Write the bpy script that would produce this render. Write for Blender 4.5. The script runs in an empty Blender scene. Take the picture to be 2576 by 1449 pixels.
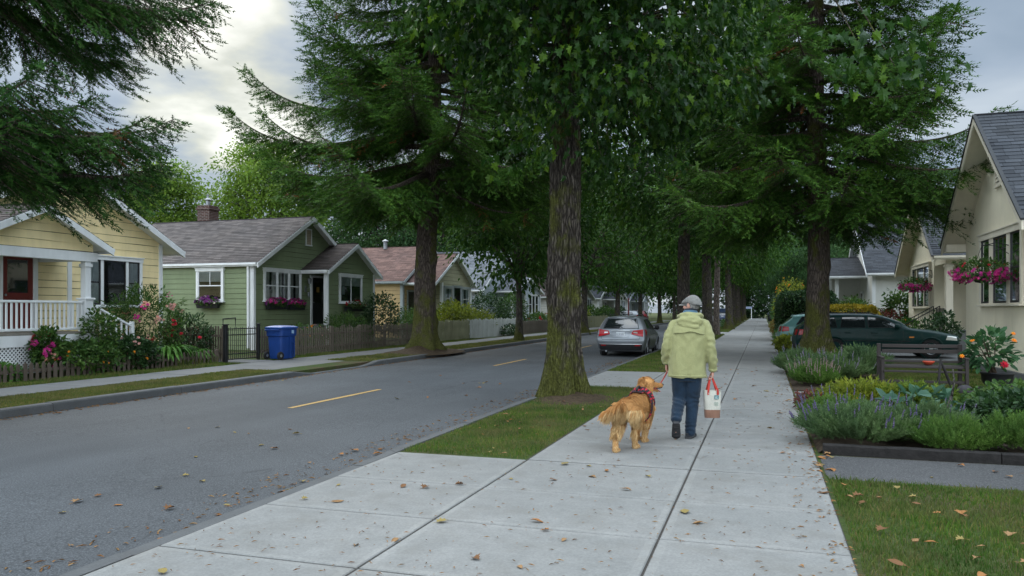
import bpy, bmesh, math, random
import numpy as np
from mathutils import Vector, Matrix, noise as mnoise

# ---------------------------------------------------------------- camera, sky, sun, exposure
S = bpy.context.scene
COL = S.collection
YAW = math.radians(17.87)
cam_d = bpy.data.cameras.new("camera")
cam = bpy.data.objects.new("camera", cam_d); COL.objects.link(cam)
cam.location = (0, 0, 1.57)
cam.rotation_euler = (math.radians(90), 0, YAW)
cam_d.sensor_width = 36.0
cam_d.lens = 36.0 * 1960 / 2576
cam_d.shift_y = 55.5 / 2576
cam_d.clip_start = 0.05
cam_d.clip_end = 2000
S.camera = cam

SUN_DIR = Vector((-0.660, 0.838, 0.80)).normalized()
GLOW_DIR = Vector((-0.655, 0.838, 0.285)).normalized()
SUN_EL = math.asin(SUN_DIR.z)
SUN_AZ = math.atan2(SUN_DIR.x, SUN_DIR.y)

S.view_settings.view_transform = 'Standard'
S.view_settings.look = 'None'
S.view_settings.exposure = 0.6
S.view_settings.gamma = 1.0
S.render.engine = 'CYCLES'
S.cycles.use_denoising = True
S.cycles.max_bounces = 6
S.cycles.diffuse_bounces = 3
S.cycles.glossy_bounces = 3
S.cycles.transmission_bounces = 4
S.cycles.transparent_max_bounces = 8
S.cycles.caustics_reflective = False
S.cycles.caustics_refractive = False

def build_world():
    w = bpy.data.worlds.new("World"); S.world = w
    w.use_nodes = True
    nt = w.node_tree; N = nt.nodes; L = nt.links
    N.clear()
    out = N.new('ShaderNodeOutputWorld'); bg = N.new('ShaderNodeBackground')
    L.new(bg.outputs[0], out.inputs[0])
    tc = N.new('ShaderNodeTexCoord')
    sky = N.new('ShaderNodeTexSky'); sky.sky_type = 'NISHITA'; sky.sun_disc = False
    sky.sun_elevation = SUN_EL; sky.sun_rotation = SUN_AZ
    sep = N.new('ShaderNodeSeparateXYZ'); L.new(tc.outputs['Generated'], sep.inputs[0])
    def math_(op, a, b=None, c=None):
        n = N.new('ShaderNodeMath'); n.operation = op
        for i, v in enumerate((a, b, c)):
            if v is None: continue
            if isinstance(v, (int, float)): n.inputs[i].default_value = v
            else: L.new(v, n.inputs[i])
        return n.outputs[0]
    zpos = math_('MAXIMUM', sep.outputs[2], 0.0)
    den = math_('ADD', zpos, 0.16)
    px = math_('DIVIDE', sep.outputs[0], den); py = math_('DIVIDE', sep.outputs[1], den)
    cmb = N.new('ShaderNodeCombineXYZ'); L.new(px, cmb.inputs[0]); L.new(py, cmb.inputs[1])
    cmb.inputs[2].default_value = 3.7
    n1 = N.new('ShaderNodeTexNoise'); n1.inputs['Scale'].default_value = 1.7
    n1.inputs['Detail'].default_value = 5; n1.inputs['Roughness'].default_value = 0.42
    n1.inputs['Distortion'].default_value = 0.35
    L.new(cmb.outputs[0], n1.inputs['Vector'])
    n2 = N.new('ShaderNodeTexNoise'); n2.inputs['Scale'].default_value = 2.2
    n2.inputs['Detail'].default_value = 6; n2.inputs['Roughness'].default_value = 0.5
    mp = N.new('ShaderNodeMapping'); mp.inputs['Location'].default_value = (4.3, 1.2, 0)
    L.new(cmb.outputs[0], mp.inputs[0]); L.new(mp.outputs[0], n2.inputs['Vector'])
    cr = N.new('ShaderNodeValToRGB')
    e = cr.color_ramp.elements
    e[0].position = 0.36; e[0].color = (0.185, 0.245, 0.315, 1)
    e[1].position = 0.64; e[1].color = (0.40, 0.455, 0.51, 1)
    m = e.new(0.5); m.color = (0.275, 0.335, 0.41, 1)
    L.new(n1.outputs['Fac'], cr.inputs[0])
    # break in the clouds round the hidden sun
    dotn = N.new('ShaderNodeVectorMath'); dotn.operation = 'DOT_PRODUCT'
    L.new(tc.outputs['Generated'], dotn.inputs[0]); dotn.inputs[1].default_value = tuple(GLOW_DIR)
    prox = N.new('ShaderNodeMapRange'); prox.interpolation_type = 'SMOOTHSTEP'
    L.new(dotn.outputs['Value'], prox.inputs['Value'])
    prox.inputs['From Min'].default_value = 0.981; prox.inputs['From Max'].default_value = 1.0
    b0 = math_('ADD', math_('MULTIPLY', prox.outputs[0], 0.60), math_('MULTIPLY', n2.outputs['Fac'], 0.85))
    br = N.new('ShaderNodeMapRange'); br.interpolation_type = 'SMOOTHSTEP'
    L.new(b0, br.inputs['Value'])
    br.inputs['From Min'].default_value = 0.80; br.inputs['From Max'].default_value = 1.14
    glow = N.new('ShaderNodeValToRGB'); g = glow.color_ramp.elements
    g[0].position = 0.0; g[0].color = (0, 0, 0, 1)
    g[1].position = 1.0; g[1].color = (0.62, 0.56, 0.42, 1)
    gm = g.new(0.45); gm.color = (0.24, 0.20, 0.07, 1)
    L.new(br.outputs[0], glow.inputs[0])
    add = N.new('ShaderNodeMix'); add.data_type = 'RGBA'; add.blend_type = 'ADD'
    add.inputs[0].default_value = 1.0
    L.new(cr.outputs[0], add.inputs[6]); L.new(glow.outputs[0], add.inputs[7])
    # overcast: brighter towards the zenith
    zen = N.new('ShaderNodeMapRange'); zen.interpolation_type = 'SMOOTHSTEP'
    L.new(sep.outputs[2], zen.inputs['Value'])
    zen.inputs['From Min'].default_value = 0.36; zen.inputs['From Max'].default_value = 0.9
    zen.inputs['To Min'].default_value = 1.0; zen.inputs['To Max'].default_value = 7.2
    # added fill light: out-of-view sky behind the camera brightened for the house fronts
    bk = N.new('ShaderNodeMapRange'); bk.interpolation_type = 'SMOOTHSTEP'
    L.new(sep.outputs[1], bk.inputs['Value'])
    bk.inputs['From Min'].default_value = 0.2; bk.inputs['From Max'].default_value = -0.45
    bk.inputs['To Min'].default_value = 1.0; bk.inputs['To Max'].default_value = 5.4
    zb = math_('MAXIMUM', zen.outputs[0], bk.outputs[0])
    sc = N.new('ShaderNodeVectorMath'); sc.operation = 'SCALE'
    L.new(add.outputs[2], sc.inputs[0]); L.new(zb, sc.inputs['Scale'])
    wm = N.new('ShaderNodeMapRange'); wm.data_type = 'FLOAT_VECTOR'      # warm tint added wherever the sky is brightened, to warm the light
    cz = N.new('ShaderNodeCombineXYZ')
    for i in range(3): L.new(zb, cz.inputs[i])
    L.new(cz.outputs[0], wm.inputs[6])
    wm.inputs[7].default_value = (1, 1, 1); wm.inputs[8].default_value = (5, 5, 5); wm.inputs[9].default_value = (1, 1, 1); wm.inputs[10].default_value = (1.06, 1.0, 0.93)
    tint = N.new('ShaderNodeVectorMath'); tint.operation = 'MULTIPLY'; L.new(sc.outputs[0], tint.inputs[0]); L.new(wm.outputs[1], tint.inputs[1]); sc = tint
    sks = N.new('ShaderNodeVectorMath'); sks.operation = 'SCALE'
    L.new(sky.outputs[0], sks.inputs[0]); sks.inputs['Scale'].default_value = 0.06
    mix = N.new('ShaderNodeMix'); mix.data_type = 'RGBA'; mix.inputs[0].default_value = 0.90
    L.new(sks.outputs[0], mix.inputs[6]); L.new(sc.outputs[0], mix.inputs[7])
    L.new(mix.outputs[2], bg.inputs[0]); bg.inputs[1].default_value = 1.0
build_world()

sun_d = bpy.data.lights.new("sun", 'SUN'); sun_d.energy = 1.0; sun_d.angle = math.radians(35)
sun_d.color = (1.0, 0.95, 0.86)
sun = bpy.data.objects.new("sun", sun_d); COL.objects.link(sun)
sun.rotation_euler = (-SUN_DIR).to_track_quat('-Z', 'Y').to_euler()

# ---------------------------------------------------------------- helpers
def setp(o, label=None, cat=None, group=None, kind=None):
    if label: o['label'] = label
    if cat: o['category'] = cat
    if group: o['group'] = group
    if kind: o['kind'] = kind
    return o

def empty(name, loc, label, cat, group=None, rz=0.0):
    o = bpy.data.objects.new(name, None); COL.objects.link(o)
    o.location = loc; o.rotation_euler = (0, 0, rz); o.empty_display_size = 0.1
    return setp(o, label, cat, group)

def copy_tree(o, parent=None):
    c = o.copy(); COL.objects.link(c)
    if parent is not None: c.parent = parent
    for ch in list(o.children): copy_tree(ch, c)
    return c

class MB:
    """collects vertices and faces; build() links them as one mesh object"""
    def __init__(s):
        s.v = []; s.n = 0; s.f = []      # f: (array faces (m,k), mat, uv (m,k,2) or None)
    def add(s, V, F, mi=0, uv=None):
        V = np.asarray(V, dtype=np.float64).reshape(-1, 3)
        F = np.asarray(F, dtype=np.int64)
        if F.ndim == 1: F = F.reshape(1, -1)
        s.v.append(V); s.f.append((F + s.n, mi, uv)); s.n += len(V)
    def quad(s, a, b, c, d, mi=0, uv=None):
        s.add([a, b, c, d], [[0, 1, 2, 3]], mi, None if uv is None else np.asarray(uv, float).reshape(1, 4, 2))
    def poly(s, pts, mi=0):
        s.add(pts, [list(range(len(pts)))], mi)
    def box(s, c, size, rot=None, mi=0):
        h = np.array(size) / 2.0
        P = np.array([[x, y, z] for x in (-1, 1) for y in (-1, 1) for z in (-1, 1)], float) * h
        if rot is not None:
            R = np.array(rot if not isinstance(rot, (int, float)) else Matrix.Rotation(rot, 3, 'Z'))
            P = P @ R.T
        P = P + np.array(c, float)
        s.add(P, [[0, 1, 3, 2], [4, 6, 7, 5], [0, 4, 5, 1], [2, 3, 7, 6], [0, 2, 6, 4], [1, 5, 7, 3]], mi)
    def box2(s, lo, hi, mi=0):
        lo = np.array(lo, float); hi = np.array(hi, float)
        s.box((lo + hi) / 2, np.abs(hi - lo), None, mi)
    def bbox(s, lo, hi, b=0.01, mi=0):
        """box with chamfered vertical and top edges"""
        x0, y0, z0 = lo; x1, y1, z1 = hi
        def ring(d, z): return [(x0+d, y0, z), (x1-d, y0, z), (x1, y0+d, z), (x1, y1-d, z), (x1-d, y1, z), (x0+d, y1, z), (x0, y1-d, z), (x0, y0+d, z)]
        def ring2(d, z): return [(x0+2*d, y0+d, z), (x1-2*d, y0+d, z), (x1-d, y0+2*d, z), (x1-d, y1-2*d, z), (x1-2*d, y1-d, z), (x0+2*d, y1-d, z), (x0+d, y1-2*d, z), (x0+d, y0+2*d, z)]
        V = ring2(b, z0) + ring(b, z0 + b) + ring(b, z1 - b) + ring2(b, z1)
        F = []
        for k in range(3):
            for i in range(8):
                j = (i + 1) % 8; F.append([k*8+i, k*8+j, k*8+8+j, k*8+8+i])
        s.add(V, F, mi); m = s.n - 32
        s.f.append((np.array([[m+24+i for i in range(8)]]), mi, None))
        s.f.append((np.array([[m+7-i for i in range(8)]]), mi, None))
    def tube(s, path, rad, n=8, mi=0, caps=True, flat=None):
        P = np.asarray(path, float); m = len(P)
        R = np.broadcast_to(np.asarray(rad, float), (m,)) if np.ndim(rad) <= 1 else np.asarray(rad, float)
        T = np.gradient(P, axis=0); T /= (np.linalg.norm(T, axis=1, keepdims=True) + 1e-9)
        ref = np.array([0, 0, 1.0]) if abs(T[:, 2]).mean() < 0.85 else np.array([1.0, 0, 0])
        A = np.cross(T, ref); A /= (np.linalg.norm(A, axis=1, keepdims=True) + 1e-9)
        B = np.cross(A, T)
        th = np.linspace(0, 2*np.pi, n, endpoint=False)
        fa, fb = (1, 1) if flat is None else flat
        V = P[:, None, :] + R[:, None, None] * (fa*np.cos(th)[None, :, None]*A[:, None, :] + fb*np.sin(th)[None, :, None]*B[:, None, :])
        i = np.arange(m-1)[:, None]; j = np.arange(n)[None, :]; j2 = (j+1) % n
        F = np.stack([i*n+j, (i+1)*n+j, (i+1)*n+j2, i*n+j2], -1).reshape(-1, 4)
        s.add(V.reshape(-1, 3), F, mi)
        if caps:
            b = s.n - m*n
            s.f.append((np.array([[b+k for k in range(n)]]), mi, None))
            s.f.append((np.array([[b+(m-1)*n+n-1-k for k in range(n)]]), mi, None))
    def grid(s, P, mi=0, uv=None, closed=False):
        P = np.asarray(P, float); a, b = P.shape[:2]
        jj = np.arange(b if closed else b-1)
        i = np.arange(a-1)[:, None]; j = jj[None, :]; j2 = (j+1) % b
        F = np.stack([i*b+j, (i+1)*b+j, (i+1)*b+j2, i*b+j2], -1).reshape(-1, 4)
        s.add(P.reshape(-1, 3), F, mi)
    def lathe(s, prof, c, n=16, mi=0, axis='z', a0=0):
        th = np.linspace(0, 2*np.pi, n, endpoint=False) + a0
        pr = np.asarray(prof, float)
        r, h = pr[:, 0][:, None], pr[:, 1][:, None]
        x, y, z = r*np.cos(th), r*np.sin(th), np.broadcast_to(h, (len(pr), n))
        P = np.stack([x, y, z], -1)
        if axis == 'x': P = np.stack([z, x, y], -1)
        if axis == 'y': P = np.stack([y, z, x], -1)
        s.grid(P + np.array(c, float), mi, closed=True)
    def prism(s, poly, d0, d1, frame, mi=0):
        """polygon (u,v) extruded along w from d0 to d1; frame = (O,U,V,W)"""
        O, U, V, W = [np.asarray(q, float) for q in frame]
        n = len(poly)
        a = [O + p[0]*U + p[1]*V + d0*W for p in poly]; b = [O + p[0]*U + p[1]*V + d1*W for p in poly]
        s.add(a + b, [[i, (i+1) % n, n+(i+1) % n, n+i] for i in range(n)], mi)
        m = s.n - 2*n
        s.f.append((np.array([[m+n+i for i in range(n)]]), mi, None))
        s.f.append((np.array([[m+n-1-i for i in range(n)]]), mi, None))
    def merge(s, other, M=None, mi=None):
        V = np.concatenate(other.v)
        if M is not None:
            M = np.array(M); V = V @ M[:3, :3].T + M[:3, 3]
        for F, m, uv in other.f: s.f.append((F + s.n, m if mi is None else mi, uv))
        s.v.append(V); s.n += len(V)
    def mesh(s, name, mats, off=(0, 0, 0), smooth=False):
        me = bpy.data.meshes.new(name)
        if s.n == 0: return me
        V = np.concatenate(s.v) - np.array(off, float)
        nl = sum(f[0].size for f in s.f); npf = sum(f[0].shape[0] for f in s.f)
        me.vertices.add(len(V)); me.vertices.foreach_set('co', V.astype(np.float32).ravel())
        me.loops.add(nl); me.polygons.add(npf)
        me.loops.foreach_set('vertex_index', np.concatenate([f[0].ravel() for f in s.f]).astype(np.int32))
        tot = np.concatenate([np.full(f[0].shape[0], f[0].shape[1]) for f in s.f])
        st = np.concatenate([[0], np.cumsum(tot)[:-1]])
        me.polygons.foreach_set('loop_start', st.astype(np.int32))
        me.polygons.foreach_set('material_index', np.concatenate([np.full(f[0].shape[0], f[1]) for f in s.f]).astype(np.int32))
        if any(f[2] is not None for f in s.f):
            ul = me.uv_layers.new(name='UVMap')
            U = np.concatenate([(np.zeros((f[0].size, 2)) if f[2] is None else np.asarray(f[2], float).reshape(-1, 2)) for f in s.f])
            ul.data.foreach_set('uv', U.astype(np.float32).ravel())
        me.update(calc_edges=True); me.validate()
        me.polygons.foreach_set('use_smooth', np.full(len(me.polygons), bool(smooth)))
        for m in (mats if isinstance(mats, (list, tuple)) else [mats]): me.materials.append(m)
        return me
    def build(s, name, mats, parent=None, smooth=False, off=None):
        if off is None: off = tuple(parent_world(parent)) if parent is not None else (0, 0, 0)
        o = bpy.data.objects.new(name, s.mesh(name, mats, off, smooth)); COL.objects.link(o)
        if parent is not None: o.parent = parent
        return o

def parent_world(p):
    v = Vector((0, 0, 0))
    while p is not None:
        v = v + Vector(p.location); p = p.parent
    return v

def single(name, mb, mats, label, cat, group=None, kind=None, smooth=False, at=None):
    """a thing that is one mesh; its origin is put at AT"""
    off = at if at is not None else (0, 0, 0)
    o = bpy.data.objects.new(name, mb.mesh(name, mats, off, smooth)); COL.objects.link(o)
    o.location = off
    return setp(o, label, cat, group, kind)

def structure(name, mb, mats, smooth=False):
    o = bpy.data.objects.new(name, mb.mesh(name, mats, (0, 0, 0), smooth)); COL.objects.link(o)
    o['kind'] = 'structure'; return o

def autosmooth(o, deg=35):
    me = o.data
    me.polygons.foreach_set('use_smooth', np.ones(len(me.polygons), bool))
    try: me.set_sharp_from_angle(angle=math.radians(deg))
    except Exception: pass
    return o

# ---------------------------------------------------------------- materials
class NT:
    def __init__(s, name):
        s.m = bpy.data.materials.new(name); s.m.use_nodes = True
        s.nt = s.m.node_tree; s.N = s.nt.nodes; s.L = s.nt.links
        s.b = s.N['Principled BSDF']; s.out = s.N['Material Output']
        s._obj = None
    def new(s, t, **kw):
        n = s.N.new(t)
        for k, v in kw.items(): setattr(n, k, v)
        return n
    def link(s, a, b): s.L.new(a, b)
    def obj(s):
        if s._obj is None: s._obj = s.new('ShaderNodeTexCoord').outputs['Object']
        return s._obj
    def uv(s): return s.new('ShaderNodeTexCoord').outputs['UV']
    def mapping(s, src, scale=(1, 1, 1), loc=(0, 0, 0), rot=(0, 0, 0)):
        n = s.new('ShaderNodeMapping'); n.inputs['Scale'].default_value = scale
        n.inputs['Location'].default_value = loc; n.inputs['Rotation'].default_value = rot
        s.link(src, n.inputs[0]); return n.outputs[0]
    def noise(s, scale, detail=4, rough=0.55, src=None, dist=0.0):
        n = s.new('ShaderNodeTexNoise'); n.inputs['Scale'].default_value = scale
        n.inputs['Detail'].default_value = detail; n.inputs['Roughness'].default_value = rough
        n.inputs['Distortion'].default_value = dist
        s.link(src if src is not None else s.obj(), n.inputs['Vector']); return n.outputs['Fac']
    def voronoi(s, scale, feature='F1', src=None, out='Distance', rand=1.0):
        n = s.new('ShaderNodeTexVoronoi', feature=feature); n.inputs['Scale'].default_value = scale
        n.inputs['Randomness'].default_value = rand
        s.link(src if src is not None else s.obj(), n.inputs['Vector']); return n.outputs[out]
    def ramp(s, fac, stops):
        n = s.new('ShaderNodeValToRGB'); e = n.color_ramp.elements
        while len(e) > 1: e.remove(e[-1])
        for i, (p, c) in enumerate(stops):
            el = e[0] if i == 0 else e.new(p)
            el.position = p
            c = c if hasattr(c, '__len__') else (c, c, c)
            el.color = (c[0], c[1], c[2], 1)
        s.link(fac, n.inputs[0]); return n.outputs[0]
    def mix(s, fac, a, b, blend='MIX'):
        n = s.new('ShaderNodeMix', data_type='RGBA', blend_type=blend)
        for k, v in ((0, fac), (6, a), (7, b)):
            inp = n.inputs[k]
            if isinstance(v, (int, float)): inp.default_value = v if k == 0 else (v, v, v, 1)
            elif isinstance(v, (tuple, list)): inp.default_value = (v[0], v[1], v[2], 1)
            else: s.link(v, inp)
        return n.outputs[2]
    def math(s, op, a, b=0.0):
        n = s.new('ShaderNodeMath', operation=op)
        for i, v in enumerate((a, b)):
            if isinstance(v, (int, float)): n.inputs[i].default_value = v
            else: s.link(v, n.inputs[i])
        return n.outputs[0]
    def color(s, c):
        if isinstance(c, (tuple, list)): s.b.inputs['Base Color'].default_value = (c[0], c[1], c[2], 1)
        else: s.link(c, s.b.inputs['Base Color'])
    def bump(s, h, strength=0.3, dist=0.02):
        n = s.new('ShaderNodeBump'); n.inputs['Strength'].default_value = strength
        n.inputs['Distance'].default_value = dist; s.link(h, n.inputs['Height'])
        s.link(n.outputs[0], s.b.inputs['Normal']); return n
    def set(s, rough=None, spec=None, metal=None, coat=None):
        if rough is not None:
            if isinstance(rough, (int, float)): s.b.inputs['Roughness'].default_value = rough
            else: s.link(rough, s.b.inputs['Roughness'])
        if spec is not None: s.b.inputs['Specular IOR Level'].default_value = spec
        if metal is not None: s.b.inputs['Metallic'].default_value = metal
        if coat is not None:
            s.b.inputs['Coat Weight'].default_value = coat; s.b.inputs['Coat Roughness'].default_value = 0.03
        return s

def sc(c, k): return tuple(min(1, x*k) for x in c)

def plain(name, c, rough=0.6, spec=0.4, metal=0.0, var=0.15, nscale=6.0, bump=0.0, bscale=40.0, coat=None):
    t = NT(name)
    n = t.noise(nscale, 5)
    t.color(t.ramp(n, [(0.3, sc(c, 1-var)), (0.7, sc(c, 1+var))]))
    t.set(rough, spec, metal, coat)
    if bump: t.bump(t.noise(bscale, 4), bump, 0.01)
    return t.m

def painted(name, c, rough=0.55, dirt=0.25, grain=True):
    """house paint on wood: faint grain, weather streaks and grime of its own shape"""
    t = NT(name)
    g = t.noise(3.0, 6, 0.6, t.mapping(t.obj(), (1, 1, 0.35)))
    d = t.noise(1.1, 6, 0.65, t.mapping(t.obj(), (1.3, 1.3, 0.5), (3, 1, 7)))
    base = t.ramp(g, [(0.3, sc(c, 0.90)), (0.7, sc(c, 1.07))])
    col = t.mix(t.ramp(d, [(0.52, 0.0), (0.78, dirt)]), base, sc((c[0]*0.8, c[1]*0.78, c[2]*0.7), 0.75))
    t.color(col); t.set(rough, 0.35)
    if grain: t.bump(t.noise(18, 5, 0.6, t.mapping(t.obj(), (0.4, 0.4, 5))), 0.12, 0.01)
    return t.m

def leafmat(name, cols, trans=0.25, rough=0.5, spec=0.3, clump=1.2, dry=None):
    """leaves: every leaf gets a tint of its own between the given colours, clumps lean lighter or darker green"""
    t = NT(name)
    gi = t.new('ShaderNodeNewGeometry').outputs['Random Per Island']
    n = len(cols)
    base = t.ramp(gi, [(i/(n-1), c) for i, c in enumerate(cols)])
    cl = t.noise(clump, 3)
    col = t.mix(1.0, base, t.ramp(cl, [(0.3, (0.60, 0.66, 0.70)), (0.7, (1.38, 1.30, 1.05))]), 'MULTIPLY')
    if dry is not None: col = t.mix(t.ramp(t.noise(1.3, 5, 0.65), [(0.45, 0.0), (0.65, 0.55)]), col, dry)
    t.color(col); t.set(rough, spec*0.4)
    tr = t.new('ShaderNodeBsdfTranslucent'); t.link(col, tr.inputs[0])
    mx = t.new('ShaderNodeMixShader'); mx.inputs[0].default_value = trans
    t.link(t.b.outputs[0], mx.inputs[1]); t.link(tr.outputs[0], mx.inputs[2])
    t.link(mx.outputs[0], t.out.inputs[0])
    return t.m

def bark(name, c0, c1, scale=1.0, moss=0.0, mossc=(0.085, 0.09, 0.018), basemoss=1.2):
    t = NT(name)
    wv = t.new('ShaderNodeTexNoise'); wv.inputs['Scale'].default_value = 3.0; wv.inputs['Detail'].default_value = 3; t.link(t.obj(), wv.inputs['Vector'])
    ad = t.new('ShaderNodeMix', data_type='VECTOR'); ad.inputs[0].default_value = 0.10
    t.link(t.obj(), ad.inputs[4]); t.link(wv.outputs['Color'], ad.inputs[5])
    st = t.mapping(ad.outputs[1], (21*scale, 21*scale, 3.6*scale))
    w = t.noise(2.2*scale, 4, 0.6)
    vo = t.voronoi(1.0, 'DISTANCE_TO_EDGE', st)
    fine = t.noise(14*scale, 6, 0.7, t.mapping(t.obj(), (1, 1, 0.3)))
    h = t.math('ADD', t.ramp(vo, [(0.0, 0.0), (0.28, 1.0)]), t.math('MULTIPLY', fine, 0.8))
    col = t.mix(t.ramp(vo, [(0.0, 0.0), (0.25, 1.0)]), sc(c0, 0.45), t.ramp(fine, [(0.3, c0), (0.68, c1)]))
    if moss:
        sepn = t.new('ShaderNodeSeparateXYZ'); t.link(t.obj(), sepn.inputs[0])
        low = t.new('ShaderNodeMapRange'); low.inputs['From Min'].default_value = basemoss
        low.inputs['From Max'].default_value = 0.0; t.link(sepn.outputs[2], low.inputs['Value'])
        mo = t.noise(2.3, 5, 0.66, t.mapping(t.obj(), (1, 1, 0.7), (2.2, 5.1, 0.4)))
        f = t.math('ADD', mo, t.math('MULTIPLY', low.outputs[0], 0.22))
        f = t.ramp(f, [(0.58 - 0.1*moss, 0.0), (0.70 - 0.06*moss, 1.0)])
        mc = t.ramp(t.noise(30, 4), [(0.3, sc(mossc, 0.5)), (0.7, sc(mossc, 1.25))])
        col = t.mix(t.math('MULTIPLY', f, 0.88), col, mc)
    t.color(col); t.set(0.9, 0.15)
    t.bump(h, 0.9, 0.035)
    return t.m

MATS = {}
def mat(key, fn=None, *a, **k):
    if key not in MATS: MATS[key] = fn(key, *a, **k)
    return MATS[key]
# ---------------------------------------------------------------- the setting: ground, road, pavements
RX0, RX1 = -11.25, -3.98       # road edges
ROADZ = -0.12

def m_ground():
    t = NT("lot_soil_and_turf")
    n = t.noise(0.6, 6, 0.6); f = t.noise(22, 6, 0.7)
    c1 = t.ramp(f, [(0.3, (0.028, 0.045, 0.012)), (0.7, (0.06, 0.085, 0.024))])
    c2 = t.ramp(f, [(0.3, (0.05, 0.038, 0.022)), (0.7, (0.10, 0.078, 0.045))])
    t.color(t.mix(t.ramp(n, [(0.45, 0.0), (0.62, 1.0)]), c1, c2)); t.set(0.95, 0.1)
    t.bump(f, 0.6, 0.03); return t.m
def m_asphalt(name, c, crack=1.0):
    t = NT(name)
    big = t.noise(0.35, 5, 0.55); agg = t.noise(70, 3, 0.7); agg2 = t.voronoi(110, 'F1')
    lane = t.noise(0.9, 4, 0.6, t.mapping(t.obj(), (1.0, 0.06, 1)))
    base = t.ramp(agg, [(0.25, sc(c, 0.35)), (0.5, c), (0.75, sc(c, 2.3))])
    col = t.mix(1.0, base, t.ramp(big, [(0.3, 0.80), (0.7, 1.15)]), 'MULTIPLY')
    col = t.mix(1.0, col, t.ramp(lane, [(0.3, 0.88), (0.7, 1.12)]), 'MULTIPLY')
    cr = t.voronoi(0.42, 'DISTANCE_TO_EDGE', t.mapping(t.obj(), (1, 0.45, 1)), rand=1.0)
    cw = t.noise(2.4, 4)
    crm = t.math('MULTIPLY', t.ramp(cr, [(0.0, 1.0), (0.007, 0.0)]), t.ramp(cw, [(0.5, 0.0), (0.62, 0.55*crack)]))
    fc = t.voronoi(5.5, 'DISTANCE_TO_EDGE', t.mapping(t.obj(), (1, 0.7, 1), (3, 1, 0))); fm = t.noise(0.8, 5)
    fcm = t.math('MULTIPLY', t.ramp(fc, [(0.0, 1.0), (0.045, 0.0)]), t.ramp(fm, [(0.42, 0.0), (0.62, 0.5)]))
    col = t.mix(fcm, col, sc(c, 0.45))
    t.color(t.mix(crm, col, sc(c, 0.4))); t.set(0.82, 0.3)
    t.bump(t.math('ADD', agg, agg2), 0.5, 0.006); return t.m
def m_concrete(name, c, edge=False):
    t = NT(name)
    big = t.noise(0.7, 5, 0.6); mid = t.noise(4.5, 6, 0.65); fine = t.noise(55, 5, 0.7)
    base = t.ramp(mid, [(0.28, sc(c, 0.88)), (0.72, sc(c, 1.08))])
    col = t.mix(1.0, base, t.ramp(big, [(0.3, (0.86, 0.87, 0.87)), (0.7, (1.07, 1.06, 1.05))]), 'MULTIPLY')
    col = t.mix(1.0, col, t.ramp(fine, [(0.25, 0.74), (0.7, 1.1)]), 'MULTIPLY')
    st = t.noise(1.7, 6, 0.7, t.mapping(t.obj(), (1, 1, 1), (9, 4, 0)))
    col = t.mix(t.ramp(st, [(0.50, 0.0), (0.75, 0.6)]), col, sc((c[0]*0.78, c[1]*0.74, c[2]*0.68), 0.85))
    cr = t.voronoi(0.5, 'DISTANCE_TO_EDGE'); cw = t.noise(1.1, 5)
    crm = t.math('MULTIPLY', t.ramp(cr, [(0.0, 1.0), (0.006, 0.0)]), t.ramp(cw, [(0.58, 0.0), (0.66, 0.6)]))
    col = t.mix(crm, col, sc(c, 0.35))
    t.color(col); t.set(0.85, 0.3)
    t.bump(t.math('ADD', fine, mid), 0.12 if edge else 0.3, 0.006); return t.m
M_GROUND = m_ground()
M_ROAD = m_asphalt("worn_asphalt", (0.061, 0.065, 0.069))
M_WALKDARK = m_asphalt("dark_path", (0.062, 0.061, 0.061), 0.3)
M_CONC = m_concrete("pale_concrete", (0.210, 0.208, 0.198))
M_CONCE = m_concrete("troweled_concrete", (0.230, 0.227, 0.215), True)
M_CONCOLD = m_concrete("old_concrete", (0.135, 0.137, 0.136))
M_CONCPATCH = m_concrete("cracked_driveway", (0.145, 0.144, 0.14))
M_CURB = m_concrete("kerb_concrete", (0.095, 0.097, 0.098))
M_JOINT = plain("joint_filler", (0.055, 0.05, 0.045), 0.95, 0.1, bump=0.4)
M_YEL = NT("worn_yellow_paint")
_t = M_YEL; _t.color(_t.mix(_t.ramp(_t.noise(25, 6, 0.7), [(0.48, 0.0), (0.68, 0.85)]), (0.46, 0.28, 0.075), (0.10, 0.10, 0.10))); _t.set(0.7, 0.3)
M_YEL = M_YEL.m
M_SOIL = plain("garden_soil", (0.05, 0.037, 0.026), 0.95, 0.1, var=0.4, nscale=9, bump=0.8, bscale=25)

# one ground sheet with the street's trough pressed into it
xs = np.array([-320, -120, -60, -30, -15.3, -11.42, -11.40, -3.86, -3.835, 0.6, 6, 20, 60, 320.])
zs = np.array([0, 0, 0, 0.10, 0.0, 0.0, -0.22, -0.22, 0.0, 0.0, 0.0, 0, 0, 0.])
ys = np.concatenate([np.arange(-40, 120, 4.0), [150, 200, 300, 420]])
P = np.stack([np.broadcast_to(xs, (len(ys), len(xs))), np.broadcast_to(ys[:, None], (len(ys), len(xs))), np.broadcast_to(zs, (len(ys), len(xs)))], -1)
mb = MB(); mb.grid(P[:, ::-1]); structure("ground", mb, M_GROUND)

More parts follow.
